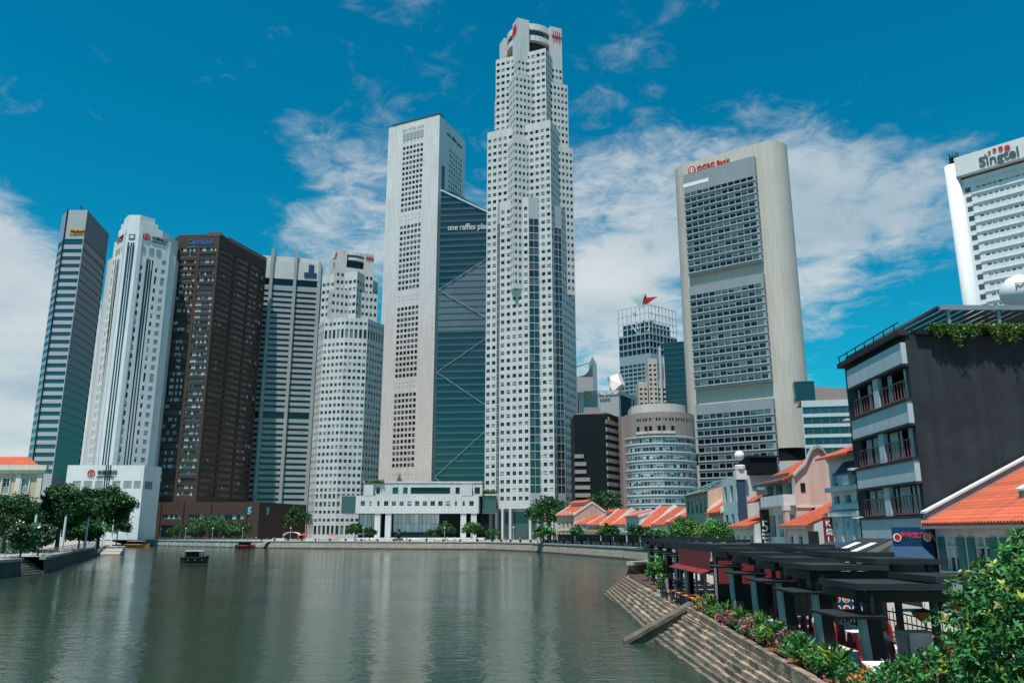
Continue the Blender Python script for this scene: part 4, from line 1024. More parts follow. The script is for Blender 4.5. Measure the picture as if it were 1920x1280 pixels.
def curved_tower():
    B = Building('office_tower', 'pale grey tower with a sail-shaped roof fin far behind', 'tower', (50, 570, GZ))
    m = MB(); x0, _, z0 = pix(1080, 730, 560); x1, _, z1 = pix(1113, 705, 560)
    m.box(x0 - 6, 560, GZ, x1, 590, z1); m.build('body', 'clad_grey', B.root)
    f = MB(); A_ = pix(1113, 705, 560); Bt = pix(1117, 668, 560); C_ = pix(1122, 740, 560)
    f.hexa([(A_[0], 559.5, GZ), (C_[0], 559.5, GZ), (C_[0], 588, GZ), (A_[0], 588, GZ), (A_[0] - .6, 559.5, Bt[2]), (A_[0] + 2.4, 559.5, Bt[2] - 6), (A_[0] + 2.4, 588, Bt[2] - 6), (A_[0] - .6, 588, Bt[2])])
    f.build('fin', 'metal_grey', B.root)
    s = MB(); n = 10
    for k in range(n):
        t0, t1 = k / n, (k + 1) / n; zz = lambda t: z1 + .2 + (Bt[2] - z1 - 4) * t ** 2.4
        X = lambda t: x0 + 3 + (A_[0] - x0 - 3.2) * t
        s.hexa([(X(t0), 559.8, z1), (X(t1), 559.8, z1), (X(t1), 575, z1), (X(t0), 575, z1), (X(t0), 559.8, zz(t0)), (X(t1), 559.8, zz(t1)), (X(t1), 575, zz(t1)), (X(t0), 575, zz(t0))])
    s.build('sail', 'glass_mid', B.root)
    for k in range(9): d = MB(); xx = x0 + 1 + k * 1.35; d.box(xx, 559.6, GZ + 40, xx + .8, 559.99, pix(1100, 735, 560)[2]); d.build('window_strip', 'black_void', B.root)
    k = MB(); k.tube((x0 - 3, 566, z1 + 7), (A_[0] - 2, 566, Bt[2] - 3.5), .35, .25, 6); k.build('crane_arm', 'steel_black', B.root)
curved_tower()

def lattice_tower():
    B = Building('office_tower', 'glass tower in a steel lattice with red and white petals on its roof', 'tower', (150, 840, GZ))
    A_, F, C_ = (117, 846), (146.5, 822), (182, 851)
    for (a, c) in ((A_, F), (F, C_)):
        u, Lg = unit(a, c); n = 7 if a == A_ else 8
        rows = steps(GZ + 60, 26, 4.6, 3.0); rows = [r for r in rows if r[1] < 188]
        B.facade(a, c, GZ, 190, spaced(Lg, n, Lg / n * .82), rows, 'metal_grey', ['glass_blue', 'glass_teal', 'glass_dark'], depth=.5)
        B.facade(a, c, 190, 214, spaced(Lg, n, Lg / n * .86), [(191, 196.5), (198, 204), (205.5, 212)], 'metal_grey', ['black_void', 'glass_dark', 'glass_blue'], depth=1.5)
        for k in range(n + 1):
            m = MB(); m.rbox(a, u, k * Lg / n - .35, k * Lg / n + .35, -.7, 0, 214, 245); m.build('mullion', 'spandrel_grey', B.root)
        for z in (220, 227, 235, 244): m = MB(); m.rbox(a, u, 0, Lg, -.6, .1, z, z + .8); m.build('rail', 'spandrel_grey', B.root)
        m = MB(); m.rbox(a, u, .3, Lg - .3, -9, -8.6, 214, 228); m.build('roof_glazing', 'glass_teal', B.root)
    B.wall(C_, (150, 875), GZ, 214, 'metal_grey'); B.wall((150, 875), A_, GZ, 214, 'metal_grey')
    B.roof([A_, F, C_, (150, 875)], 214, 'roof_grey')
    def petal(base, left, right, mat, curl):
        m = MB(); n = 8
        for i in range(n):
            t0, t1 = i / n, (i + 1) / n
            def P(t, s_):
                e = Vector(left).lerp(Vector(right), s_); p = Vector(base).lerp(e, t); p.z = base[2] + (e.z - base[2]) * t ** .8; p += Vector((0, -2.5 * math.sin(t * 1.5), 0)) * curl; return tuple(p)
            m.quad(P(t0, 0), P(t0, 1), P(t1, 1), P(t1, 0)); Q = lambda t, s_: (P(t, s_)[0], P(t, s_)[1] + .8, P(t, s_)[2])
            m.quad(Q(t0, 0), Q(t1, 0), Q(t1, 1), Q(t0, 1))
            m.quad(P(t0, 0), P(t1, 0), Q(t1, 0), Q(t0, 0)); m.quad(P(t0, 1), Q(t0, 1), Q(t1, 1), P(t1, 1))
        m.build('petal', mat, B.root)
    b0 = pix(1200, 578, 828)
    petal(b0, pix(1178, 556, 828), pix(1211, 548, 828), 'sign_white', 1)
    petal((b0[0] + 3, b0[1] + 1, b0[2]), pix(1211, 559, 830), pix(1233, 557, 830), 'sign_red', 1)
    petal((b0[0] + 1.5, b0[1] + .5, b0[2]), pix(1210, 549, 829), pix(1212.5, 560, 829), 'sign_red', .5)
    for x, y in ((1193, 600), (1214, 600), (1185, 612), (1222, 612)):
        m = MB(); t_ = pix(x, y, 832); e = pix(1203 + (x - 1203) * 1.6, 585, 832); m.tube((b0[0] + (t_[0] - b0[0]) * .3, 832, 214), t_, .6, .6, 6); m.tube(t_, e, .6, .4, 6); m.build('petal_strut', 'frame_white', B.root)
    B.finish()
lattice_tower()

def beige_stepped():
    B = Building('apartment_tower', 'beige stepped tower with rounded balconies before the lattice glass tower', 'tower', (94, 525, GZ))
    x = lambda px, py: pix(px, py, 520)
    segs = [(1197, 1214, 715), (1214, 1231, 672), (1231, 1249, 712)]
    for i, (p0, p1, py) in enumerate(segs):
        a, c = x(p0, py), x(p1, py); yy = 520 + (.0, -.6, 1.2)[i]
        A_, C_ = (a[0], yy), (c[0], yy); Lg = C_[0] - A_[0]
        rows = steps(40, 24, 3.2, 1.5); rows = [r for r in rows if r[1] < a[2] - 3]
        B.facade(A_, C_, GZ, a[2], spaced(Lg, 2, 1.6) if i != 2 else [(.4, Lg - .4)], rows, 'concrete_warm', ['glass_dark'], depth=.5)
        B.wall(C_, (C_[0], yy + 14), GZ, a[2], 'concrete_warm'); B.wall((A_[0], yy + 14), A_, GZ, a[2], 'concrete_warm'); B.roof([A_, C_, (C_[0], yy + 14), (A_[0], yy + 14)], a[2], 'roof_grey')
    t = x(1244, 668); m = MB(); m.box(t[0] - .2, 523, 80, t[0] + 2.8, 530, t[2]); m.build('shaft', 'concrete_warm', B.root)
    t = x(1236, 650); m = MB(); m.tube((t[0], 519, 60), (t[0], 519, t[2]), .9, .9, 8); m.build('flue', 'spandrel_grey', B.root)
    B.finish()
beige_stepped()
B_ = Building('office_tower', 'dark teal glass block tucked beside the concrete slab tower', 'tower', (100, 480, GZ))
_a, _c = (92.5, 472), (116, 464); _u, _L = unit(_a, _c)
for _i in range(34):
    m = MB(); _z = 8 + _i * 3.25; m.rbox(_a, _u, 0, _L, -18, 0, _z, _z + 2.9); m.build('ribbon_window', 'glass_teal', B_.root)
    m = MB(); m.rbox(_a, _u, -.1, _L, -18, .15, _z + 2.9, _z + 3.25); m.build('spandrel', 'sign_grey', B_.root)

def right_low():
    B = Building('office_block', 'low block with pale ribbon bands and sloping brown roof wall behind the slab tower', 'building', (140, 335, GZ))
    a, c = (122, 332), (150, 326); u, Lg = unit(a, c)
    B.facade(a, c, GZ, 60, [(.3, Lg - .3)], steps(20, 9, 4.3, 2.9), 'spandrel_grey', ['glass_blue', 'glass_teal'], depth=.3, name='ribbon_window', strips=8, prob_blind=.15)
    B.wall(c, (c[0] + 5, c[1] + 20), GZ, 60, 'spandrel_grey'); B.roof([a, c, (c[0] + 5, c[1] + 20), (a[0] + 5, a[1] + 20)], 60, 'roof_grey')
    m = MB(); P = lambda t, z, w=0: (a[0] + u[0] * t + u[1] * w, a[1] + u[1] * t - u[0] * w, z)
    m.hexa([P(6, 60, -1), P(Lg, 57.5, -1), P(Lg, 57.5, -8), P(6, 60, -8), P(6, 66, -1), P(Lg, 64, -1), P(Lg, 64, -8), P(6, 66, -8)]); m.build('roof_wall', 'brown_granite', B.root)
    m = MB(); m.rbox(a, u, -2, 6.0, -8, -1, 60, 68.5); m.build('stair_head', 'glass_teal', B.root)
    B.finish()
right_low()

# ------------------------------------------------------------------ cream neoclassical hall on the left bank
def cream_hall():
    B = Building('museum_hall', 'cream neoclassical hall with white pilasters and a red hipped roof', 'building', (-92, 150, 2.4))
    a, c = (-122, 150), (-87.4, 150); zt = 18.2; L_ = c[0] - a[0]
    base = L_ - 9.0
    us = [(base + 1.6 - 8.6, base + 3.0 - 8.6), (base + 1.6, base + 2.9), (base + 5.2, base + 6.5)]
    B.facade(a, c, 2.4, zt, us, [(4.5, 6.0), (8.6, 10.0), (13.0, 15.8)], 'cream', ['glass_mid'], depth=.25, name='window')
    B.wall(c, (c[0] - 15, 175), 2.4, zt, 'cream'); B.wall((a[0], 175), a, 2.4, zt, 'cream')
    B.roof([a, c, (c[0] - 15, 175), (a[0], 175)], zt, 'roof_grey')
    for z0, z1, w in ((zt - .9, zt, .75), (zt - 1.5, zt - .9, .45), (11.4, 11.9, .5), (11.0, 11.4, .3), (7.2, 7.5, .2)):
        m = MB(); m.box(a[0], 150 - w, z0, c[0] + w, 150.0, z1);  m.build('cornice', 'cream_trim', B.root)
    for t in (base - 1.0, base + 4.05, base + 8.0):
        for z0, z1 in ((2.4, 10.95), (11.95, 16.6)): m = MB(); m.box(a[0] + t, 149.75, z0, a[0] + t + .95, 149.998, z1); m.build('pilaster', 'cream_trim', B.root)
    for (u0, u1) in us:
        for z0, z1 in ((13.0, 15.8), (8.6, 10.0)):
            m = MB()
            x0, x1 = a[0] + u0, a[0] + u1
            m.box(x0 - .22, 149.85, z0 - .2, x0, 149.99, z1 + .22); m.box(x1, 149.85, z0 - .2, x1 + .22, 149.99, z1 + .22); m.box(x0, 149.85, z1, x1, 149.99, z1 + .22); m.box(x0, 149.85, z0 - .2, x1, 149.99, z0)
            m.build('window_frame', 'cream_trim', B.root)
            if z0 > 12:
                m = MB(); m.box(x0 + .06, 150.05, z0, x1 - .06, 150.12, z0 + 1.3); m.build('shutter', 'louver', B.root)
                m = MB(); m.box((x0 + x1) / 2 - .06, 150.1, z0, (x0 + x1) / 2 + .06, 150.2, z1); m.box(x0, 150.1, z1 - .75, x1, 150.2, z1 - .65); m.build('glazing_bar', 'frame_white', B.root)
    m = MB(); r0 = [(a[0] + 14, 151.2, zt), (c[0] - 1.6, 151.2, zt), (c[0] - 14, 173, zt), (a[0] + 14, 173, zt)]; pk = [(c[0] - 10, 161, zt + 2.6), (c[0] - 22, 161, zt + 2.6)]
    m.quad(r0[0], r0[1], pk[0], pk[1]); m.tri(r0[1], r0[2], pk[0]); m.quad(r0[2], r0[3], pk[1], pk[0]); m.tri(r0[3], r0[0], pk[1]); m.build('roof', 'tile_red_far', B.root)
    B.finish()
cream_hall()
# ------------------------------------------------------------------ shophouses
def gable_house(label, a, c, z0, h, ridge, depth, wall, roof='tile_red_far', storeys=((0.8, 2.6), (4.0, 5.8)), nwin=3, ww=1.0, cap='white_plaster', over=0.7,
                jack=False, fire=True, shutter=None, balcony=None, orange=False, name='shophouse', party_near=True, group='shophouses in the row behind the dark pavilions'):
    """terraced house; a is the far end of its front, c the near end; the front looks to the river"""
    B = Building(name, label, 'house', ((a[0] + c[0]) / 2, (a[1] + c[1]) / 2, z0), group)
    u, Lg = unit(a, c); n = (u[1], -u[0])
    P = lambda t, w, z: (a[0] + u[0] * t + n[0] * w, a[1] + u[1] * t + n[1] * w, z)
    rows = [(z0 + p, z0 + q) for p, q in storeys]
    us = spaced(Lg, nwin, min(ww, Lg / nwin * .8), .35, .35)
    B.facade(a, c, z0, h, us, rows, wall, ['glass_dark', 'glass_mid'], depth=.2, weights=[4, 1])
    # end and back walls
    for t in (0, Lg):
        pts = [P(t, -depth, z0), P(t, 0, z0), P(t, 0, h), P(t, -depth / 2, h + ridge), P(t, -depth, h)]
        B.walls.poly(pts if t else pts[::-1], B.mi(wall if t else wall))
    B.walls.quad(P(Lg, -depth, z0), P(0, -depth, z0), P(0, -depth, h), P(Lg, -depth, h), B.mi(wall))
    r = MB(); dz = ridge / (depth / 2) * over
    for (w0, zz0, w1, zz1) in ((over, h - dz, -depth / 2, h + ridge), (-depth - .3, h - .3, -depth / 2, h + ridge)):
        q = [P(.05, w0, zz0), P(Lg - .05, w0, zz0), P(Lg - .05, w1, zz1), P(.05, w1, zz1)]
        if w0 < w1: q = [q[1], q[0], q[3], q[2]]
        r.hexa([(x, y, z + .04) for x, y, z in q] + [(x, y, z + .22) for x, y, z in q])
    ro = r.build('roof', roof, B.root)
    if jack:
        j = MB(); zz = h + ridge
        j.hexa([P(.8, -depth / 2 + 1.5, zz - .5), P(Lg - .8, -depth / 2 + 1.5, zz - .5), P(Lg - .8, -depth / 2 - 1.5, zz - .5), P(.8, -depth / 2 - 1.5, zz - .5)] +
               [P(.8, -depth / 2 + 1.5, zz + .3), P(Lg - .8, -depth / 2 + 1.5, zz + .3), P(Lg - .8, -depth / 2 - 1.5, zz + .3), P(.8, -depth / 2 - 1.5, zz + .3)]); j.build('jack_wall', cap, B.root)
        j = MB(); j.hexa([P(.5, -depth / 2 + 2.1, zz + .25), P(Lg - .5, -depth / 2 + 2.1, zz + .25), P(Lg - .5, -depth / 2 - .0, zz + 1.1), P(.5, -depth / 2 - .0, zz + 1.1)] +
                         [P(.5, -depth / 2 + 2.1, zz + .4), P(Lg - .5, -depth / 2 + 2.1, zz + .4), P(Lg - .5, -depth / 2 - .0, zz + 1.3), P(.5, -depth / 2 - .0, zz + 1.3)]); j.build('jack_roof', roof, B.root)
    if fire:
        for t in ((-.15, .15), (Lg - .15, Lg + .15)) if party_near else ((-.15, .15),):
            f = MB()
            for (w0, w1, zz0, zz1) in ((over * .5, -depth / 2, h + .1, h + ridge + .5), (-depth / 2, -depth, h + ridge + .5, h + .2)):
                f.hexa([P(t[0], w0, zz0 - .5), P(t[1], w0, zz0 - .5), P(t[1], w1, zz1 - .5), P(t[0], w1, zz1 - .5), P(t[0], w0, zz0 + .15), P(t[1], w0, zz0 + .15), P(t[1], w1, zz1 + .15), P(t[0], w1, zz1 + .15)])
            f.build('party_wall', cap, B.root)
    if shutter:
        for (p, q) in us:
            for (r0, r1) in rows[1:]:
                for s_ in (p - .42, q + .02):
                    m = MB(); m.rbox(a, u, s_, s_ + .4, .01, .07, r0, r1); m.build('shutter', shutter, B.root)
    if balcony:
        m = MB(); m.rbox(a, u, .3, Lg - .3, 0.0, .9, balcony - .25, balcony); m.rbox(a, u, .3, Lg - .3, .8, .9, balcony, balcony + .8); m.build('balcony', cap, B.root)
        for i in range(int(Lg / .9)):
            m = MB(); m.rbox(a, u, .5 + i * .9, .85 + i * .9, .9, .93, balcony + .3, balcony + .55); m.build('balcony_vent', 'glass_dark', B.root)
    for (zc) in (z0 + storeys[1][0] - .75,):
        m = MB(); m.rbox(a, u, 0, Lg, 0, .22, zc, zc + .22); m.build('string_course', cap, B.root)
    m = MB(); m.rbox(a, u, .4, Lg - .4, -.1, .04, z0, z0 + 2.5); m.build('five_foot_way_shade', 'black_void', B.root)  # flat black panel stands for the shaded walkway opening
    if orange: m = MB(); m.rbox(a, u, .4, Lg - .4, .05, .35, z0 + 3.4, z0 + 4.6); m.build('balcony_panel', 'orange_plaster', B.root)
    B.finish()
    return B
# row below the towers; fronts follow the curve of the river
ROW = [(15.0, 272.5), (20.0, 260.5), (23.6, 252.8), (26.6, 245.6), (29.6, 238.4), (32.4, 231.0), (35.0, 223.5), (37.4, 216), (39.6, 208), (41.8, 199.5), (43.6, 191), (45.4, 182), (46.4, 172), (46.8, 161)]
SPEC = [('beige corner shophouse with ornate gable front and a long red roof', 'beige_plaster', 11.6, 3.6, dict(jack=True, storeys=((.8, 3), (4.6, 6.6)), nwin=4, ww=.9)),
        ('narrow white shophouse with a grey recessed balcony', 'white_plaster', 8.6, 2.6, dict(balcony=6.4, nwin=2, ww=1.5)),
        ('white shophouse with an orange balcony panel', 'white_plaster', 8.4, 3.4, dict(orange=True, nwin=2, ww=1.4, jack=True)),
        ('white shophouse with a dark red roof and wide blank front', 'white_plaster', 8.2, 4.4, dict(nwin=3, roof='tile_red_far')),
        ('white shophouse with two shaded balconies under a broad red roof', 'white_plaster', 8.4, 3.6, dict(balcony=6.4, nwin=2, ww=2.0)),
        ('pale blue shophouse with a tall stepped parapet and small windows', 'blue_plaster', 10.4, 1.6, dict(nwin=4, ww=.7)),
        ('grey white shophouse with long red roof running up to a gable', 'white_plaster', 7.8, 5.0, dict(nwin=3)),
        ('white shophouse with perforated balcony and a red banner', 'white_plaster', 8.2, 4.2, dict(balcony=6.2, nwin=2, ww=1.6)),
        ('pinkish shophouse with red hoods over its windows', 'pink_plaster', 8.6, 3.2, dict(nwin=3, jack=True)),
        ('cream shophouse with rounded gable beside bright green trees', 'cream', 8.6, 3.4, dict(nwin=2, ww=1.4, balcony=6.3)),
        ('white shophouse with a high red roof behind bright green trees', 'white_plaster', 9.2, 3.8, dict(nwin=3, jack=True)),
        ('beige shophouse half hidden by bright green trees', 'beige_plaster', 9.0, 3.6, dict(nwin=3)),
        ('plain white shophouse at the end of the curved row', 'white_plaster', 9.4, 3.0, dict(nwin=3))]
for i, (lab, wl, h, rg, kw) in enumerate(SPEC):
    a, c = ROW[i], ROW[i + 1]; u, Lg = unit(a, c)
    gable_house(lab, a, (c[0] - u[0] * .02, c[1] - u[1] * .02), GZ, h, rg, 13 + (i % 3), wl, cap='cream_trim' if wl in ('cream', 'beige_plaster') else 'white_plaster', **kw)
m = MB()
for k in range(5):
    u, Lg = unit(ROW[0], ROW[1]); m.rbox(ROW[0], u, 1.0 + k * 2.6, 2.4 + k * 2.6, -.2, .1, 11.6, 12.2 + .7 * math.sin(math.pi * (k + .5) / 5))
g = thing('ornate_parapet', 'scalloped cream parapet along the beige corner shophouse', 'parapet', (17, 266, 11.6)); m.build('crest', 'cream_trim', g)

# --- houses along the near street; fronts at x = 25, looking to the river
SZ = QZ + 0.12
HG = 'houses along the near street'
gable_house('cream three-storey house with square windows and green roof awnings', (25.5, 119), (25.2, 104), SZ, 11.2, 1.4, 9, 'beige_plaster', 'roof_grey', ((.8, 2.6), (3.9, 5.6), (6.9, 8.8)), 5, 1.7, cap='cream_trim', fire=False, group=HG)
gable_house('cream house with a steep red roof and peeling plaster side wall', (25.3, 103.9), (25.0, 96.1), SZ, 8.6, 3.4, 11, 'pink_plaster', 'tile_red_far', ((.8, 2.4), (3.8, 5.6)), 3, 1.2, cap='cream_trim', group=HG)
aw = thing('roof_awning', 'dark green awning on the roof of the cream three-storey house', 'awning', (26, 110, 11.3))
m = MB(); m.hexa([(25.4, 105, 11.7), (25.4, 114, 11.7), (28.5, 114, 12.9), (28.5, 105, 12.9), (25.4, 105, 11.8), (25.4, 114, 11.8), (28.5, 114, 13.0), (28.5, 105, 13.0)]); m.build('canvas', 'awning_green', aw)
for x, y, z in ((25.5, 105.2, 11.7), (25.5, 113.8, 11.7), (28.3, 105.2, 12.8), (28.3, 113.8, 12.8)): m = MB(); m.tube((x, y, 11.1), (x, y, z), .06); m.build('post', 'frame_white', aw)

# light blue house: tall blank side wall towards the camera, dark blue pipe at its corner
def blue_house():
    B = Building('shophouse', 'light blue house with a tall blank brick side wall and dark blue corner', 'house', (25, 90, SZ), HG)
    a, c = (25.0, 96), (25.0, 88.2); zt = 12.1
    B.facade(a, c, SZ, zt, spaced(7.8, 3, 1.3), [(2.6, 4.6), (6, 8), (9.4, 11.2)], 'blue_plaster', ['glass_dark'], depth=.2)
    B.walls.poly([(25, 88.2, SZ), (40, 88.2, SZ), (40, 88.2, 13.5), (29, 88.2, 13.3), (27.3, 88.2, zt), (25, 88.2, zt)], B.mi('blue_plaster'))
    B.wall((40, 88.2), (40, 96), SZ, 13.5, 'blue_plaster'); B.walls.poly([(25, 88.2, zt), (27.3, 88.2, zt), (27.3, 96, zt), (25, 96, zt)], B.mi('roof_grey')); B.walls.poly([(29, 88.2, 13.3), (40, 88.2, 13.5), (40, 96, 13.5), (29, 96, 13.3)], B.mi('roof_grey')); B.walls.poly([(27.3, 88.2, zt), (29, 88.2, 13.3), (29, 96, 13.3), (27.3, 96, zt)], B.mi('roof_grey'))
    m = MB(); m.box(24.55, 87.7, SZ, 25.35, 88.15, 11.6); m.build('corner_pier', 'door_blue', B.root)
    m = MB(); m.box(24.4, 87.6, 11.62, 25.6, 88.6, 12.6); m.lathe((25, 88, 12.6), [(.5, 0), (.6, .15), (.6, .5), (.45, .6)], 10); m.build('pier_cap', 'white_plaster', B.root)
    m = MB(); m.box(26.0, 87.6, 12.15, 29.0, 91, 14.0); m.build('roof_terrace', 'black_void', B.root)
    m = MB(); m.box(25.8, 87.4, 14.0, 29.2, 91.2, 14.2); m.build('terrace_roof', 'steel_roof', B.root)
    m = MB(); m.box(27.8, 87.6, 10.3, 31.0, 88.15, 11.4); m.build('wall_panel', 'awning_red', B.root)
    m = MB(); m.hexa([(26.6, 87.4, 10.4), (27.8, 87.4, 10.4), (27.8, 88.15, 10.8), (26.6, 88.15, 10.8), (26.6, 87.4, 10.5), (27.8, 87.4, 10.5), (27.8, 88.15, 10.9), (26.6, 88.15, 10.9)]); m.build('hood', 'awning_green', B.root)
    B.finish()
blue_house()
gl = thing('globe_lamp', 'white globe lamp on the dark corner post of the light blue house', 'lamp', (25, 87.9, 13.2))
m = MB(); m.lathe((25.0, 87.9, 13.2), [(.1, 0), (.1, .5)], 8); m.build('stem', 'steel_black', gl)
m = MB(); m.lathe((25.0, 87.9, 13.65), [(.12, 0), (.34, .1), (.52, .35), (.55, .6), (.45, .88), (.25, 1.05), (.05, 1.1)], 16); m.build('globe', 'balloon', gl, True)

def lean_house(label, y0, y1, xe, ze, slope, xr, wall, extra=None, tiles=0):
    """two-storey house whose tiled roof falls to the river; eave at xe/ze"""
    B = Building('shophouse', label, 'house', (xe + 1, (y0 + y1) / 2, SZ), HG)
    zr = ze + (xr - xe) * slope; xw = xe + .75
    if extra: extra(B, xw)
    else: B.facade((xw, y1), (xw, y0), SZ, ze + .25, spaced(y1 - y0, 2, 1.3), [(2.2, 3.4), (4.2, 5.8)], wall, ['glass_dark'], depth=.2)
    for y, f in ((y0, 1), (y1, 0)):
        pts = [(xw, y, SZ), (xr, y, SZ), (xr, y, zr), (xw, y, ze + .25)]
        B.walls.poly(pts if f else pts[::-1], B.mi(wall))
    q = [(xe, y0 + .03, ze), (xr, y0 + .03, zr), (xr, y1 - .03, zr), (xe, y1 - .03, ze)]
    m = MB(); m.hexa([(x, y, z + .05) for x, y, z in q] + [(x, y, z + .16) for x, y, z in q]); ro = m.build('roof', 'tile_red' if tiles else 'tile_red_far', B.root)
    if tiles:
        n = int((y1 - y0) / .27); Ls = math.hypot(xr - xe, zr - ze)
        t = MB(); k = 5; rows = int(Ls / .42)
        for j in range(rows):
            for i in range(k):
                a0, a1 = math.pi * i / k, math.pi * (i + 1) / k; r0, r1 = .115, .095
                t.quad((j * .42, -r0 * math.cos(a0), r0 * math.sin(a0)), (j * .42, -r0 * math.cos(a1), r0 * math.sin(a1)), (j * .42 + .44, -r1 * math.cos(a1), r1 * math.sin(a1)), (j * .42 + .44, -r1 * math.cos(a0), r1 * math.sin(a0)))
            t.poly([(j * .42, -.115 * math.cos(math.pi * i / k), .115 * math.sin(math.pi * i / k)) for i in range(k + 1)])
        me = t.mesh('tile_course', 'tile_red'); ang = math.atan(slope)
        for i in range(n):
            add('tile_course', me, B.root, Matrix.Translation((xe - .05, y0 + .2 + i * .27 + random.uniform(-.01, .01), ze + .17)) @ Matrix.Rotation(-ang, 4, 'Y'))
    m = MB(); m.box(xe - .12, y0, ze - .1, xe + .02, y1, ze + .06); m.build('gutter', 'frame_grey', B.root)
    B.finish()
    return B
# small houses with low red roofs
def front_small(wall):
    def f(B, xw):
        y1, y0 = B.span
        B.facade((xw, y1), (xw, y0), SZ, B.ze + .25, spaced(y1 - y0, 3, .95), [(1.9, 3.6), (4.1, 5.7)], wall, ['glass_dark', 'glass_mid'], depth=.2)
    return f
def mk(label, y0, y1, xe, ze, sl, xr, wall):
    def ex(B, xw): B.span = (y1, y0); B.ze = ze; front_small(wall)(B, xw)
    return lean_house(label, y0, y1, xe, ze, sl, xr, wall, ex)
mk('small white house with a low red roof before the light blue wall', 80.6, 88.0, 23.2, 6.5, .36, 29, 'white_plaster')
mk('small white house with a sloping red roof before the pink gable wall', 65.2, 71.9, 23.4, 6.4, .42, 29.5, 'white_plaster')

def pink_house():
    B = Building('shophouse', 'pink plaster house with a curved Dutch gable wall and white corner balcony', 'house', (27, 76, SZ), HG)
    y = 72.0
    g = [(25.2, 10.9), (25.8, 11.5), (26.3, 11.9), (26.7, 12.7), (27.05, 13.3), (27.5, 13.55), (27.95, 13.3), (28.3, 12.7), (28.8, 12.0), (29.6, 11.6), (31, 11.0)]
    B.walls.poly([(25.2, y, SZ), (33, y, SZ), (33, y, 10.8)] + [(x, y, z) for x, z in reversed(g)], B.mi('pink_plaster'))
    c = MB()
    for (x0, z0), (x1, z1) in zip(g[:-1], g[1:]): c.hexa([(x0, y - .22, z0 - .12), (x1, y - .22, z1 - .12), (x1, y + .3, z1 - .12), (x0, y + .3, z0 - .12), (x0, y - .22, z0 + .16), (x1, y - .22, z1 + .16), (x1, y + .3, z1 + .16), (x0, y + .3, z0 + .16)])
    c.build('gable_coping', 'concrete', B.root)
    B.facade((25.2, 80.5), (25.2, 72.0), SZ, 10.9, [(.8, 2.6), (3.4, 5.2), (6.0, 7.8)], [(2.6, 4.8), (5.6, 7.6), (8.9, 10.4)], 'white_plaster', ['glass_dark'], depth=.5)
    B.wall((33, 72), (33, 80.5), SZ, 10.8, 'pink_plaster'); B.walls.poly([(25.2, 80.5, SZ), (25.2, 80.5, 10.9), (29.2, 80.5, 13), (33, 80.5, 10.9), (33, 80.5, SZ)], B.mi('pink_plaster'))
    m = MB()
    for q in ([(24.3, 72.3, 10.5), (24.3, 80.4, 10.5), (29.2, 80.4, 12.9), (29.2, 72.3, 12.9)], [(33.6, 72.3, 10.6), (33.6, 80.4, 10.6), (29.2, 80.4, 12.9), (29.2, 72.3, 12.9)]):
        if q[0][0] < q[2][0]: q = [q[0], q[3], q[2], q[1]]
        m.hexa([(x, yy, z) for x, yy, z in q] + [(x, yy, z + .18) for x, yy, z in q])
    m.build('roof', 'tile_red_far', B.root)
    m = MB(); m.box(24.1, 71.9, 8.35, 25.2, 78.5, 8.55); m.box(24.1, 71.9, 8.55, 24.25, 78.5, 9.3); m.box(24.25, 71.9, 8.55, 25.2, 72.05, 9.3); m.build('balcony', 'white_plaster', B.root)
    m = MB(); m.box(24.1, 71.75, SZ, 24.5, 72.3, 8.34); m.build('balcony_pier', 'pink_plaster', B.root)
    m = MB(); m.box(24.05, 71.7, 7.9, 24.6, 72.35, 8.3); m.build('pier_capital', 'white_plaster', B.root)
    m = MB(); q = [(24.0, 73, 10.3), (24.0, 80.4, 10.3), (25.2, 80.4, 11.2), (25.2, 73, 11.2)]; q = [q[0], q[3], q[2], q[1]]; m.hexa(q + [(x, yy, z + .12) for x, yy, z in q]); m.build('balcony_awning', 'awning_black', B.root)
    m = MB(); q = [(24.2, 78.4, 8.9), (24.2, 84, 8.9), (25.2, 84, 9.5), (25.2, 78.4, 9.5)]; q = [q[0], q[3], q[2], q[1]]; m.hexa(q + [(x, yy, z + .15) for x, yy, z in q]); m.build('hood_roof', 'tile_red_far', B.root)
    for x, z, w, hh in ((25.75, 9.5, .42, .8), (26.6, 7.5, .35, .7)): m = MB(); m.box(x, y - .04, z, x + w, y + .1, z + hh); m.build('small_window', 'glass_dark', B.root)
    m = MB(); m.box(25.2, y - .1, 8.15, 33, y - .003, 8.3); m.build('string_course', 'white_plaster', B.root)
    m = MB(); m.tube((27.0, y - .12, 8.1), (25.7, y - .12, 6.3), .07, .07, 6); m.tube((25.7, y - .12, 6.3), (25.3, y - .12, 6.1), .07, .07, 6); m.build('drain_pipe', 'white_plaster', B.root)
    B.finish()
pink_house()

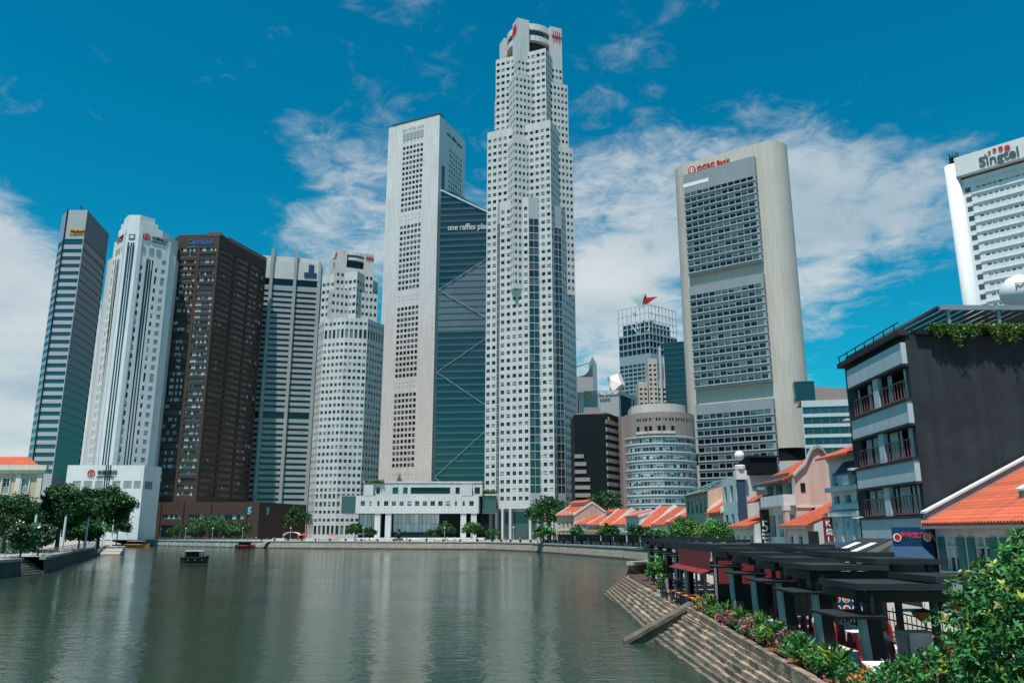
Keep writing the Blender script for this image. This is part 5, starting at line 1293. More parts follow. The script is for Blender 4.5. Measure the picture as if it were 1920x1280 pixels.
def ornate_house():
    B = Building('shophouse', 'white ornate house front with arched fanlights and a blue awning under its roof', 'house', (26, 62, SZ), HG)
    x = 25.7; a, c = (x, 65.1), (x, 58.75)
    B.facade(a, c, SZ, 10.9, spaced(6.35, 3, 1.1), [(4.2, 6.3), (8.2, 8.8), (9.6, 10.6)], 'white_plaster', ['glass_mid'], depth=.3)
    B.wall(c, (36, 58.75), SZ, 10.9, 'white_plaster'); B.wall((36, 65.1), a, SZ, 10.9, 'white_plaster')
    B.walls.poly([(x, 58.75, 10.9), (36, 58.75, 10.9), (36, 58.75, 13.9), (31, 58.85, 13.95), (x, 58.75, 11.98)], B.mi('white_plaster')); B.wall(a, c, 10.9, 11.9, 'white_plaster')
    for i, (p, q) in enumerate(spaced(6.35, 3, 1.1)):
        m = MB(); n = 10; cy = 65.1 - (p + q) / 2
        for k in range(n):
            t0, t1 = math.pi * k / n, math.pi * (k + 1) / n
            m.quad((x - .1, cy + .62 * math.cos(t0), 6.4 + .62 * math.sin(t0)), (x - .1, cy + .62 * math.cos(t1), 6.4 + .62 * math.sin(t1)), (x - .1, cy + .42 * math.cos(t1), 6.4 + .42 * math.sin(t1)), (x - .1, cy + .42 * math.cos(t0), 6.4 + .42 * math.sin(t0)))
            m.quad((x - .1, cy + .62 * math.cos(t1), 6.4 + .62 * math.sin(t1)), (x - .1, cy + .62 * math.cos(t0), 6.4 + .62 * math.sin(t0)), (x, cy + .62 * math.cos(t0), 6.4 + .62 * math.sin(t0)), (x, cy + .62 * math.cos(t1), 6.4 + .62 * math.sin(t1)))
        m.build('arch_moulding', 'cream_trim', B.root)
        m = MB(); m.box(x - .05, cy - .5, 4.2, x + .2, cy + .5, 6.3); m.build('shutter', 'white_plaster', B.root)
    for yy in (58.8, 60.8, 62.9, 64.7): m = MB(); m.box(x - .22, yy, SZ, x, yy + .32, 7.2); m.build('pilaster', 'white_plaster', B.root)
    for z, w in ((7.2, .45), (7.7, .3), (9.1, .5)): m = MB(); m.box(x - w, 58.76, z, x, 65.1, z + .35); m.build('cornice', 'white_plaster', B.root)
    m = MB(); q = [(24.8, 58.8, 10.2), (25.7, 58.8, 11.2), (25.7, 62.2, 11.2), (24.8, 62.2, 10.2)]; m.hexa(q + [(a_, b_, z + .08) for a_, b_, z in q]); m.build('awning', 'awning_blue', B.root)
    m = MB(); q = [(24.6, 58.8, 11.6), (31, 58.8, 14), (31, 65, 14), (24.6, 65, 11.6)]; m.hexa(q + [(a_, b_, z + .16) for a_, b_, z in q]); m.build('roof', 'tile_red_far', B.root)
    m = MB(); m.box(24.9, 59.6, 9.5, 25.6, 60.7, 10.2); m.build('air_conditioner', 'frame_white', B.root)
    B.finish()
ornate_house()

def hotel():
    B = Building('hotel', 'dark grey five-storey building with pale panels and red-railed windows', 'building', (26, 53, SZ), HG)
    a, c = (25.0, 58.55), (24.6, 48.3); u, Lg = unit(a, c); zt = 18.0; n = (u[1], -u[0])
    rows = [(14.06, 16.0), (10.45, 12.3), (7.05, 8.8)]
    us = [(1.7, 5.3), (6.2, 9.8)]
    B.facade(a, c, SZ, zt, us, rows, 'hotel_dark', ['glass_dark'], depth=.7)
    Lw = 24.0
    B.walls.quad((24.6, 48.3, SZ), (24.6 + Lw, 48.3, SZ), (24.6 + Lw, 48.3, zt), (24.6, 48.3, zt), B.mi('hotel_dark'))
    B.wall((24.6 + Lw, 48.3), (24.6 + Lw, 58.5), SZ, zt, 'hotel_dark'); B.wall((25 + Lw, 58.55), a, SZ, zt, 'hotel_dark')
    B.roof([a, c, (24.6 + Lw, 48.3), (25 + Lw, 58.55)], zt, 'roof_grey')
    for z0, z1 in ((16.2, 17.55), (12.4, 13.85), (8.9, 10.3), (4.3, 6.9)):
        m = MB(); m.rbox(a, u, 1.1, Lg - .05, 0.003, .32, z0, z1); m.build('facade_panel', 'hotel_panel', B.root)
    for (r0, r1) in rows:
        m = MB(); m.rbox(a, u, 5.35, 6.15, .003, .3, r0 - .02, r1 + .1); m.build('facade_pier', 'hotel_panel', B.root)
        m = MB(); m.rbox(a, u, 1.0, Lg, .003, .42, r1 + .05, r1 + .2); m.build('lintel', 'hotel_dark', B.root)
        m = MB(); m.rbox(a, u, 1.0, Lg, .003, .42, r0 - .2, r0 - .03); m.build('sill', 'hotel_dark', B.root)
        for (p, q) in us:
            w = MB(); k = 24
            P = lambda t, w_, z: (a[0] + u[0] * t + n[0] * w_, a[1] + u[1] * t + n[1] * w_, z)
            for i in range(k):
                t0, t1 = p + (q - p) * i / k, p + (q - p) * (i + 1) / k; f = lambda i: -.14 + .08 * (i % 2)
                if random.random() < .6: w.quad(P(t0, f(i), r0 + .05), P(t1, f(i + 1), r0 + .05), P(t1, f(i + 1), r1), P(t0, f(i), r1))
            w.build('curtain', 'curtain', B.root)
            for zz in (r0 + .03, r0 + 1.12):
                m = MB(); m.rbox(a, u, p, q, .18, .24, zz, zz + .06); m.build('guard_rail', 'rail_red', B.root)
            for i in range(9):
                t = p + .05 + (q - p - .1) * i / 8; m = MB(); m.rbox(a, u, t - .025, t + .025, .19, .235, r0 + .09, r0 + 1.12); m.build('baluster', 'rail_red', B.root)
    for z in (13.95, 10.4, 7.0): m = MB(); m.rbox(a, u, .5, 1.1, .02, .7, z - .05, z + .1); m.build('bracket_light', 'frame_white', B.root)
    m = MB(); m.rbox(a, u, -.3, Lg + .1, -.2, .45, zt, zt + .35); m.build('eave', 'hotel_dark', B.root)
    m = MB(); m.rbox(a, u, -.3, Lg, .3, .36, zt + .8, zt + .86); m.build('roof_rail', 'steel_black', B.root)
    for t in np.arange(0, Lg, 1.6): m = MB(); m.rbox(a, u, t - .02, t + .02, .3, .36, zt + .35, zt + .8); m.build('rail_post', 'steel_black', B.root)
    # roof pergola
    for xx in (27.8, 31.0, 34.2, 37.5, 41):
        for yy in (48.9, 54.5): m = MB(); m.box(xx - .1, yy - .1, zt, xx + .1, yy + .1, zt + 1.75); m.build('pergola_post', 'steel_grey', B.root)
    m = MB(); m.box(27.2, 48.6, zt + 1.75, 44, 48.8, zt + 2.05); m.build('pergola_beam', 'steel_grey', B.root)
    for k in range(24): m = MB(); m.box(27.3 + k * .7, 48.8, zt + 1.85, 27.5 + k * .7, 56, zt + 2.05); m.build('pergola_slat', 'steel_roof', B.root)
    m = MB(); m.box(27.2, 55.8, zt + 1.6, 44, 56.0, zt + 1.85); m.build('pergola_beam', 'steel_grey', B.root)
    m = MB(); m.hexa([(24.9, 49.3, zt + .55), (27.2, 48.9, zt + 1.9), (27.2, 56, zt + 1.9), (24.9, 58, zt + .55), (24.9, 49.3, zt + .7), (27.2, 48.9, zt + 2.08), (27.2, 56, zt + 2.08), (24.9, 58, zt + .7)]); m.build('pergola_side_roof', 'steel_roof', B.root)
    for k in range(7): m = MB(); m.tube((28 + k * 2.4, 49.2, zt + 1.1), (30.2 + k * 2.4, 54, zt + 1.7), .07, .07, 6); m.tube((30.2 + k * 2.4, 49.4, zt + .9), (28 + k * 2.4, 54, zt + 1.7), .07, .07, 6); m.build('pergola_brace', 'steel_black', B.root)
    m = MB(); m.box(25.2, 48.0, zt, 46, 48.7, zt + .3); m.build('planter', 'steel_black', B.root)
    B.finish()
hotel()

def near_house():
    y0, y1 = 26.0, 47.6; xe, ze, sl, xr = 23.9, 6.3, .50, 33
    def ex(B, xw):
        us = [(1.0 + k * 3.0, 2.3 + k * 3.0) for k in range(7)]
        B.facade((xw, y1), (xw, y0), SZ, ze + .25, us, [(1.8, 3.0), (3.9, 5.75)], 'white_plaster', ['glass_dark', 'glass_mid'], depth=.25)
        for (p, q) in us:
            yy1, yy0 = y1 - p, y1 - q
            for k, (s0, s1) in enumerate(((yy1 + .02, yy1 + .70), (yy0 - .70, yy0 - .02))):
                m = MB(); m.box(xw - .09, s0, 3.9, xw - .03, s1, 5.75); o = m.build('shutter', 'shutter_green', B.root)
                for j in range(12): l = MB(); l.box(xw - .12, s0 + .07, 4.02 + j * .14, xw - .09, s1 - .07, 4.1 + j * .14); l.build('shutter_slat', 'shutter_green', o)
            m = MB(); m.box(xw - .12, yy0 - .06, 3.82, xw - .02, yy1 + .06, 3.9); m.build('sill', 'white_plaster', B.root)
            m = MB(); m.box(xw - .1, yy0, 2.95, xw - .02, yy1, 3.8); m.build('apron_panel', 'sign_white', B.root)
            m = MB(); m.box(xw + .1, (yy0 + yy1) / 2 - .05, 3.9, xw + .18, (yy0 + yy1) / 2 + .05, 5.75); m.box(xw + .1, yy0, 5.2, xw + .18, yy1, 5.28); m.build('window_frame', 'frame_white', B.root)
    B = lean_house('white house with green louvred shutters and a broad barrel-tiled red roof', y0, y1, xe, ze, sl, xr, 'white_plaster', ex, tiles=1)
    for yy, x0 in ((47.65, xe + .3), (41.6, 26.2)):
        m = MB(); z = lambda x: ze + (x - xe) * sl
        m.hexa([(x0, yy - .2, z(x0) + .1), (xr, yy - .2, z(xr) + .1), (xr, yy + .2, z(xr) + .1), (x0, yy + .2, z(x0) + .1), (x0, yy - .2, z(x0) + .62), (xr, yy - .2, z(xr) + .62), (xr, yy + .2, z(xr) + .62), (x0, yy + .2, z(x0) + .62)]); m.build('party_wall', 'concrete', B.root)
        m = MB(); m.hexa([(x0 - .1, yy - .3, z(x0) + .63), (xr, yy - .3, z(xr) + .63), (xr, yy + .3, z(xr) + .63), (x0 - .1, yy + .3, z(x0) + .63), (x0 - .1, yy - .3, z(x0) + .75), (xr, yy - .3, z(xr) + .75), (xr, yy + .3, z(xr) + .75), (x0 - .1, yy + .3, z(x0) + .75)]); m.build('wall_coping', 'white_plaster', B.root)
near_house()

# ------------------------------------------------------------------ signs and awnings of the near street
def wall_sign(label, x, y0, y1, z0, z1, board, items, proud=.12, name='shop_sign', facing='river', cat='sign'):
    """board facing the river (-x) or the bridge (-y); items: (text, size, mat, along, z)"""
    r = thing(name, label, cat, (x, y0, z0))
    m = MB()
    if facing == 'river': m.box(x - proud, y0, z0, x, y1, z1); o = (x - proud - .01, y1); u = (0, -1)
    else: m.box(y0, x - proud, z0, y1, x, z1); o = (y0, x - proud - .01); u = (1, 0)
    m.build('board', board, r)
    for (tx, sz, mt, al, zz) in items: text(tx, sz, mt, r, (o[0] + u[0] * al, o[1] + u[1] * al), u, zz, depth=.015, bold=.01)
    return r, o, u
M('sign_pinkred', (0.7, 0.06, 0.10), 0.4, var=.03)
r, o, u = wall_sign('dark blue restaurant sign with red Chinese characters and two round dishes', 48.0, 22.3, 24.5, 5.15, 6.3, 'sign_blue', [('海中宝之龙', .36, 'sign_pinkred', .42, 5.72)], facing='bridge', name='restaurant_sign')
for al in (.22, 1.98):
    e = MB(); disc(e, (o[0] + al, o[1]), u, 5.72, .24, .03, 18, 0, 0, .02); e.build('plate', 'sign_white', r)
    e = MB(); disc(e, (o[0] + al, o[1]), u, 5.74, .17, .05, 12, 0, 0, .02); e.build('dish', 'sign_orange' if al > 1 else 'sign_red', r)
e = MB(); e.tube((24.5, 48.0, 6.2), (25.2, 48.4, 5.2), .03, .03, 6); e.build('stay', 'frame_white', r)
def awning(label, p, mat, name='awning', bar='frame_white', valance=.18):
    """p: back-left, back-right, front-right, front-left"""
    r = thing(name, label, 'awning', p[0]); m = MB()
    m.hexa([(x, y, z - .03) for x, y, z in (p[3], p[2], p[1], p[0])] + [(x, y, z + .03) for x, y, z in (p[3], p[2], p[1], p[0])]); m.build('canvas', mat, r)
    m = MB(); m.tube(p[3], p[2], .05, .05, 6); m.build('front_bar', bar, r)
    m = MB(); q3 = (p[3][0], p[3][1], p[3][2] - valance); q2 = (p[2][0], p[2][1], p[2][2] - valance); m.quad(q3, q2, p[2], p[3]); m.build('valance', mat, r)
    return r
awning('dark blue fabric awning below the restaurant sign', ((22.3, 48.2, 5.35), (24.8, 48.2, 5.35), (23.9, 46.6, 4.45), (21.3, 46.6, 4.5)), 'awning_blue')
r = awning('black awning with white lettering below the dark grey building', ((24.4, 57.5, 5.6), (24.4, 52.5, 5.6), (21.6, 52.0, 4.5), (21.6, 57.5, 4.5)), 'awning_black')
for k, (yy, w) in enumerate(((53.0, .9), (55.4, .95))):
    m = MB(); m.hexa([(22.0, yy, 4.72), (23.6, yy, 5.34), (23.6, yy + w, 5.34), (22.0, yy + w, 4.72), (22.0, yy, 4.74), (23.6, yy, 5.36), (23.6, yy + w, 5.36), (22.0, yy + w, 4.74)]); m.build('lettering_band', 'sign_white', r)
awning('small blue awning beside the ornate white house', ((24.8, 64, 5.3), (24.8, 59, 5.3), (22.6, 59, 4.6), (22.6, 64, 4.6)), 'awning_blue')
def hang_sign(label, x0, x1, y, z0, z1, board, items, name='banner_sign'):
    return wall_sign(label, y, x0, x1, z0, z1, board, items, facing='bridge', name=name, proud=.1)
r, o, u = hang_sign('black hanging sign with a large white figure five for an inn', 24.2, 25.1, 79.5, 3.6, 8.2, 'sign_black', [('5', 1.5, 'sign_white', .05, 6.1), ('FOOT', .34, 'sign_white', .06, 5.7), ('WAY', .34, 'sign_white', .06, 5.35), ('.INN', .34, 'sign_white', .2, 5.0)])
r, o, u = hang_sign('small black sign with a white five before the bright trees', 21.9, 22.75, 83.5, 3.2, 5.6, 'sign_black', [('5', 1.3, 'sign_white', .1, 3.9)])
r, o, u = hang_sign('white poster with red Chinese characters on the small white house', 23.9, 25.2, 80.5, 3.4, 5.4, 'sign_white', [('火焰', .55, 'sign_red', .1, 4.6), ('锅屋', .55, 'sign_red', .12, 4.0)])
r, o, u = hang_sign('tall dark red banner with white characters on the house with the sloping roof', 24.75, 25.6, 64.9, 4.0, 7.2, 'awning_red', [('K', .62, 'sign_white', .16, 6.5), ('烧', .55, 'sign_white', .14, 5.85), ('J', .55, 'sign_white', .24, 5.3), ('S', .55, 'sign_white', .2, 4.75)])
r, o, u = hang_sign('narrow black sign with a white hexagon badge', 23.5, 24.3, 64.9, 3.3, 6.1, 'sign_black', [('PLAYER', .18, 'sign_white', .05, 3.7)])
e = MB(); disc(e, (o[0] + .4, o[1]), u, 4.8, .3, .03, 6, 0, .2, .02); e.build('badge', 'sign_white', r)
r, o, u = hang_sign('low black shop board with white script', 21.6, 23.2, 64.9, 2.9, 4.0, 'sign_black', [('hotels', .55, 'sign_white', .12, 3.2)])
bl = thing('balloon', 'round white advertising balloon floating above the dark building', 'balloon', (35.4, 53, 20.3))
m = MB(); m.lathe((35.4, 53, 20.9), [(.05, 0), (.5, .08), (.95, .45), (1.25, .95), (1.3, 1.4), (1.15, 1.9), (.75, 2.35), (.3, 2.55), (.02, 2.6)], 28); m.build('envelope', 'balloon', bl, True)
m = MB(); m.tube((35.4, 53, 20.5), (35.4, 53, 20.95), .06, .06, 6); m.build('neck', 'steel_black', bl)
text('SOUTHBRIDGE', .36, 'sign_blue', bl, (34.45, 52.02), (.86, -.5), 22.35, depth=.01, bold=.012)
# ------------------------------------------------------------------ stepped stone bank
def edge_x(y):      # water line of the near quay
    return 7.85 if y < 45 else 7.85 + (y - 45) * (1.6 / 39)
def top_x(y):       # upper edge
    return 8.85 + (y - 27) * .055 if y < 45 else 9.84 + (y - 45) * (1.75 / 39)
NS = 8
bank_ = thing('stepped_bank', 'stepped stone river bank of weathered brown blocks', 'steps', (8.6, 45, 0))
blocks = []
for s_ in range(NS):
    y = 12.0
    while y < 84:
        ln = random.uniform(.8, 1.5); y1 = min(y + ln, 84.2)
        if 46.9 < (y + y1) / 2 < 48.3: y = y1; continue
        blocks.append((s_, y, y1)); y = y1
def block_mesh(b, s_, y0, y1):
    f0, f1 = s_ / NS, (s_ + 1) / NS; z1 = .12 + QZ * (s_ + 1) / NS + random.uniform(-.015, .02)
    X = lambda y, f: edge_x(y) + (top_x(y) - edge_x(y)) * f
    j = random.uniform(-.03, .03); g = .018
    b.hexa([(X(y0, f0) + j, y0 + g, -.4), (X(y0, f1) + .25, y0 + g, -.4), (X(y1, f1) + .25, y1 - g, -.4), (X(y1, f0) + j, y1 - g, -.4),
            (X(y0, f0) + j + .02, y0 + g, z1), (X(y0, f1) + .25, y0 + g, z1), (X(y1, f1) + .25, y1 - g, z1), (X(y1, f0) + j + .02, y1 - g, z1)])
blocks.sort(key=lambda q: abs(q[1] - 33) if q[1] > 25 else 100 - q[1])
rest = MB()
for i, q in enumerate(blocks):
    if i < 300:
        m = MB(); block_mesh(m, *q); m.build('stone_block', 'stone_algae' if q[0] < 2 or random.random() < .3 else random.choice(['stone_step', 'stone_step', 'stone_pale']), bank_)
    else: block_mesh(rest, *q)
tag(rest.build('stone_courses', 'stone_step', bank_), kind='stuff')
m = MB(); m.hexa([(7.75, 12, -1), (9, 12, -1), (11, 84, -1), (9.3, 84, -1), (7.6, 12, .06), (9, 12, .06), (11, 84, .06), (9.25, 84, .06)]); m.build('toe', 'stone_algae', bank_)
gr = thing('stone_groyne', 'sloping stone buttress running down across the steps into the water', 'wall', (8.5, 47.5, 0))
m = MB(); m.hexa([(6.4, 47.0, -1), (10.3, 47.0, -1), (10.3, 47.9, -1), (6.4, 47.9, -1), (6.4, 47.0, -.1), (10.3, 47.0, 1.95), (10.3, 47.9, 1.95), (6.4, 47.9, -.1)]); m.build('body', 'stone_algae', gr)
m = MB(); m.hexa([(6.3, 46.85, -.1), (10.2, 46.85, 1.95), (10.2, 48.05, 1.95), (6.3, 48.05, -.1), (6.3, 46.85, .12), (10.2, 46.85, 2.17), (10.2, 48.05, 2.17), (6.3, 48.05, .12)]); m.build('coping', 'stone_algae', gr)
# low kerb wall with coping blocks along the top
kw = thing('kerb_wall', 'low wall of pale upright stones along the top of the bank', 'wall', (9.5, 40, QZ))
y = 12.0
while y < 46.5:
    y1 = y + random.uniform(.7, 1.0); m = MB(); x0, x1 = top_x(y), top_x(y1); zz = QZ + .42 + random.uniform(-.02, .02)
    m.hexa([(x0 - .1, y + .012, QZ - .1), (x0 + .16, y + .012, QZ - .1), (x1 + .16, y1 - .012, QZ - .1), (x1 - .1, y1 - .012, QZ - .1), (x0 - .1, y + .012, zz), (x0 + .16, y + .012, zz), (x1 + .16, y1 - .012, zz), (x1 - .1, y1 - .012, zz)])
    m.build('stone', 'stone_step', kw); y = y1

# ------------------------------------------------------------------ dark pavilions
def pavilion(label, y, x, zr, width, length, ledge=True, post=True, ytop=None):
    """flat-roofed bay: post at (x, y), roof running inland and away, lower ledge over the water side"""
    r = thing('pavilion', label, 'pavilion', (x, y, QZ), 'dark steel pavilions along the quay')
    xm = x + 1.9; y1 = y + length - 1.2
    for (xa, xb, zz) in ((x - .35, xm + .35, zr), (xm, x + width - 1.3, zr + .2)):
        m = MB(); m.box(xa, y - .5, zz - .05, xb, y1, zz); m.build('roof', 'steel_roof', r)
        m = MB(); m.box(xa - .06, y - .56, zz - .15, xb, y - .5, zz + .03); m.box(xa - .06, y - .5, zz - .15, xa, y1, zz + .03); m.build('fascia', 'steel_roof', r)
        for k in range(4): m = MB(); t = y - .2 + k * (length - 1.1) / 4; m.box(xa + .05, t, zz - .14, xb, t + .06, zz - .055); m.build('rafter', 'steel_black', r)
    m = MB(); m.box(xm + .02, y - .05, QZ, xm + .2, y + .13, zr + .0); m.build('inner_post', 'steel_black', r)
    m = MB(); m.box(x - .3, y - .1, zr - .5, x + width - 1.4, y + .1, zr - .21); m.build('beam', 'steel_black', r)
    m = MB(); m.box(x - .08, y + .12, zr - .5, x + .12, y + length - .6, zr - .21); m.build('beam', 'steel_black', r)
    if post:
        m = MB(); m.box(x - .02, y - .18, QZ, x + .36, y + .18, zr - .5); m.build('post', 'steel_black', r)
        m = MB(); n = 8
        for k in range(n):
            a0, a1 = math.pi * (.5 + k / n), math.pi * (.5 + (k + 1) / n)
            q = lambda a, z, rr, dx: (x - .02 + dx + rr * math.cos(a), y + rr * math.sin(a), z)
            for (z0, z1, d0, d1) in ((QZ, 2.6, 0, 0), (2.6, zr - .95, 0, -.06)):
                m.quad(q(a0, z0, .2, d0), q(a1, z0, .2, d0), q(a1, z1, .19, d1), q(a0, z1, .19, d1))
        m.build('post_cladding', 'steel_grey', r, True)
    if ledge:
        z = zr - .92
        m = MB(); m.hexa([(x - 1.05, y - .7, z), (x + .3, y - .7, z), (x + .3, y + 1.5, z), (x - 1.05, y + 1.5, z), (x - 1.1, y - .75, z + .08), (x + .3, y - .75, z + .08), (x + .3, y + 1.55, z + .08), (x - 1.1, y + 1.55, z + .08)]); m.build('ledge_canopy', 'steel_roof', r)
        m = MB(); m.box(x - .06, y - .55, z + .1, x + .02, y - .47, zr - .3); m.build('hanger', 'steel_black', r)
    for (dx, dy) in ((width - 1.7, 0), (width - 1.7, length - 1.3)):
        m = MB(); m.box(x + dx - .1, y + dy - .1, QZ, x + dx + .1, y + dy + .1, zr + .02); m.build('rear_post', 'steel_black', r)
    return r
PV = [(24.2, 10.25, 4.55, 6.0, 3.6, 'next to the leafy tree, nearest the bridge'), (28.6, 10.55, 4.9, 5.6, 3.9, 'over the long white-clothed tables'), (32.8, 10.7, 5.02, 5.6, 3.8, 'over the red chairs beside the flower pots'),
      (37.0, 10.9, 5.1, 5.4, 4.0, 'third from the leafy tree'), (41.4, 11.1, 5.22, 5.4, 4.4, 'just before the red blinds')]
for i, (y, x, zr, w, l, lab) in enumerate(PV): pavilion('dark flat-roofed steel pavilion bay ' + lab, y, x, zr, w, l)
PF = [(56.5, 12.0, 5.3, 5.6, 5.0, 'beyond the red blinds'), (62.0, 12.4, 5.32, 5.6, 5.0, 'second beyond the red blinds'), (67.5, 12.7, 5.35, 5.6, 5.0, 'third beyond the red blinds'), (73.0, 13.0, 5.38, 5.4, 5.0, 'last but one at the far corner of the steps'), (78.5, 13.2, 5.4, 5.2, 4.6, 'at the far corner of the steps')]
for i, (y, x, zr, w, l, lab) in enumerate(PF): pavilion('dark flat-roofed steel pavilion bay ' + lab, y, x, zr, w, l)
# bar pavilion with red blinds and a glazed front
bp = thing('bar_pavilion', 'black glazed bar pavilion with hanging dark red blinds', 'pavilion', (12, 50, QZ))
m = MB(); m.box(11.2, 45.8, 5.2, 18, 56, 5.32); m.build('roof', 'steel_roof', bp)
m = MB(); m.box(11.1, 45.7, 4.95, 11.2, 56, 5.36); m.box(11.2, 45.7, 4.95, 18, 45.8, 5.36); m.build('fascia', 'steel_roof', bp)
for k, yy in enumerate((46.0, 48.4, 50.8, 53.2, 55.6)): m = MB(); m.box(11.25, yy - .06, QZ, 11.37, yy + .06, 4.95); m.build('post', 'frame_grey', bp)
for k in range(4):
    m = MB(); y0 = 46.1 + k * 2.4; m.box(11.28, y0, 3.66, 11.36, y0 + 2.25, 3.74); m.build('transom', 'frame_grey', bp)
    m = MB(); q = [(10.55, y0, 3.74), (11.3, y0, 4.0), (11.3, y0 + 2.25, 4.0), (10.55, y0 + 2.25, 3.74)]; m.hexa(q + [(a_, b_, z + .05) for a_, b_, z in q]); m.build('small_awning', 'awning_red', bp)
for k in range(6):
    m = MB(); x0 = 11.45 + k * .62; n = 3
    m.box(x0, 45.86, 3.25 + .0 * k, x0 + .6, 45.9, 4.94); m.build('blind', 'awning_red', bp)
for k in range(5): m = MB(); m.box(11.04, 46.1 + k * 1.7, 3.9, 11.08, 47.75 + k * 1.7, 4.94); m.build('blind', 'awning_red', bp)
m = MB(); m.box(13.5, 46.5, QZ, 17.8, 55.5, 4.8); m.build('dark_interior', 'black_void', bp)  # near-black block fills the bar, its inner shade put into the colour
# ------------------------------------------------------------------ furniture
def chair_proto():
    r = thing('dining_chair', 'dark red covered dining chair with rounded back along the near tables', 'chair', (0, 0, 0), 'red covered dining chairs')
    m = MB(); m.box(-.22, -.24, 0, .22, .22, .46); child('skirt', m.mesh('skirt', 'chair_red'), r)
    m = MB(); n = 9; pts = [(-.21, .4), (-.22, .8), (-.19, .98), (-.11, 1.08), (0, 1.12), (.11, 1.08), (.19, .98), (.22, .8), (.21, .4)]
    for (x0, z0), (x1, z1) in zip(pts[:-1], pts[1:]): m.quad((x0, .26, z0), (x1, .26, z1), (x1, .19, z1), (x0, .19, z0))
    m.poly([(x, .19, z) for x, z in pts]); m.poly([(x, .26, z) for x, z in reversed(pts)]); child('backrest', m.mesh('backrest', 'chair_red'), r)
    return r
ch0 = chair_proto(); first = [True]
def chair(x, y, rz, where):
    lab = 'dark red covered chair ' + where
    if first[0]: ch0.location = (x, y, QZ); ch0.rotation_euler = (0, 0, rz); first[0] = False; ch0['label'] = lab; return
    clone(ch0, (x, y, QZ), rz, lab)
def dining_table(label, x, y, lx, ly, rz=0):
    r = thing('dining_table', label, 'table', (x, y, QZ), 'clothed dining tables under the pavilions')
    m = MB(); m.box(x - lx / 2, y - ly / 2, QZ + .72, x + lx / 2, y + ly / 2, QZ + .77); m.build('table_top', 'cloth_white', r)
    m = MB()
    for sx, sy, ex, ey in ((-1, -1, 1, -1), (1, -1, 1, 1), (1, 1, -1, 1), (-1, 1, -1, -1)):
        p, q = (x + sx * lx / 2 * 1.01, y + sy * ly / 2 * 1.01), (x + ex * lx / 2 * 1.01, y + ey * ly / 2 * 1.01); u, d = unit(p, q); k = max(4, int(d / .25))
        for i in range(k):
            f = lambda i: .05 * (i % 2)
            P = lambda i, z, w: (p[0] + u[0] * d * i / k + u[1] * w, p[1] + u[1] * d * i / k - u[0] * w, z)
            m.quad(P(i, QZ + .2, f(i) + .04), P(i + 1, QZ + .2, f(i + 1) + .04), P(i + 1, QZ + .76, 0), P(i, QZ + .76, 0))
    m.build('table_cloth', 'cloth_white', r)
    for i in range(int(ly / .5)):
        g = thing('wine_glass', 'wine glass on the ' + lab.replace('cloth-covered ', ''), 'glass', (x + random.uniform(-.25, .25) * lx, y - ly / 2 + .25 + i * .5, QZ + .77), 'glassware on the tables')
        mm = MB(); mm.lathe((0, 0, 0), [(.035, 0), (.008, .01), (.008, .09), (.04, .12), (.045, .2)], 8); child('glass_bowl', mm.mesh('glass_bowl', 'glass_mid'), g)
for (lab, x, y, lx, ly) in (('long cloth-covered table behind the flower pots, beside the near posts', 10.75, 30.2, .95, 5.6), ('long cloth-covered table behind the flower pots, beyond the near one', 11.1, 37.2, .95, 5.2), ('cloth-covered table inland of the near posts', 13.2, 27.5, 1.1, 3.4), ('cloth-covered table inland below the menu stand', 13.6, 33.5, 1.1, 4.0), ('cloth-covered table beside the grey cabinet', 12.4, 23.4, 1.2, 1.6)):
    dining_table(lab, x, y, lx, ly)
for k in range(7): chair(9.98 + .03 * (k % 2), 27.8 + k * .78, R(90) + random.uniform(-.1, .1), 'between flower pots and long near table'); chair(11.55, 27.8 + k * .78, R(-90) + random.uniform(-.1, .1), 'on the street side of the long near table')
for k in range(6): chair(10.35, 35.0 + k * .8, R(90) + random.uniform(-.1, .1), 'between flower pots and farther long table'); chair(11.9, 35.0 + k * .8, R(-90) + random.uniform(-.1, .1), 'on the street side of the farther table')
for k in range(4): chair(12.35, 26.2 + k * .8, R(90), 'behind the grey serving cabinet'); chair(14.05, 26.2 + k * .8, R(-90), 'between cabinet and street railing')
for k in range(5): chair(12.75, 31.9 + k * .8, R(90), 'in front of the dish menu board'); chair(14.45, 31.9 + k * .8, R(-90), 'between menu board table and street railing')
chair(11.4, 23.0, R(90), 'at the small table, beside the white stand'); chair(11.4, 23.8, R(90), 'at the small table, beside the near post'); chair(12.0, 22.3, R(180), 'at the small table, backing the seafood board'); chair(12.8, 22.3, R(180), 'at the small table, under the leafy tree'); chair(13.3, 23.3, R(-90), 'at the small table, by the grey ramp railing')
def bistro(x, y):
    r = thing('bar_table', 'square bar table with an orange top by the glazed bar', 'table', (x, y, QZ), 'orange bar tables')
    m = MB(); m.box(-.4, -.4, .72, .4, .4, .76); child('table_top', m.mesh('table_top', 'cloth_orange'), r)
    m = MB(); m.tube((0, 0, 0), (0, 0, .72), .04, .04, 6); m.box(-.25, -.25, 0, .25, .25, .03); child('pedestal', m.mesh('pedestal', 'steel_black'), r); return r
for x, y in ((10.9, 49.2), (10.9, 51.2), (11.0, 53.4), (12.0, 50.4), (12.0, 52.6), (11.1, 55.4)): bistro(x, y)
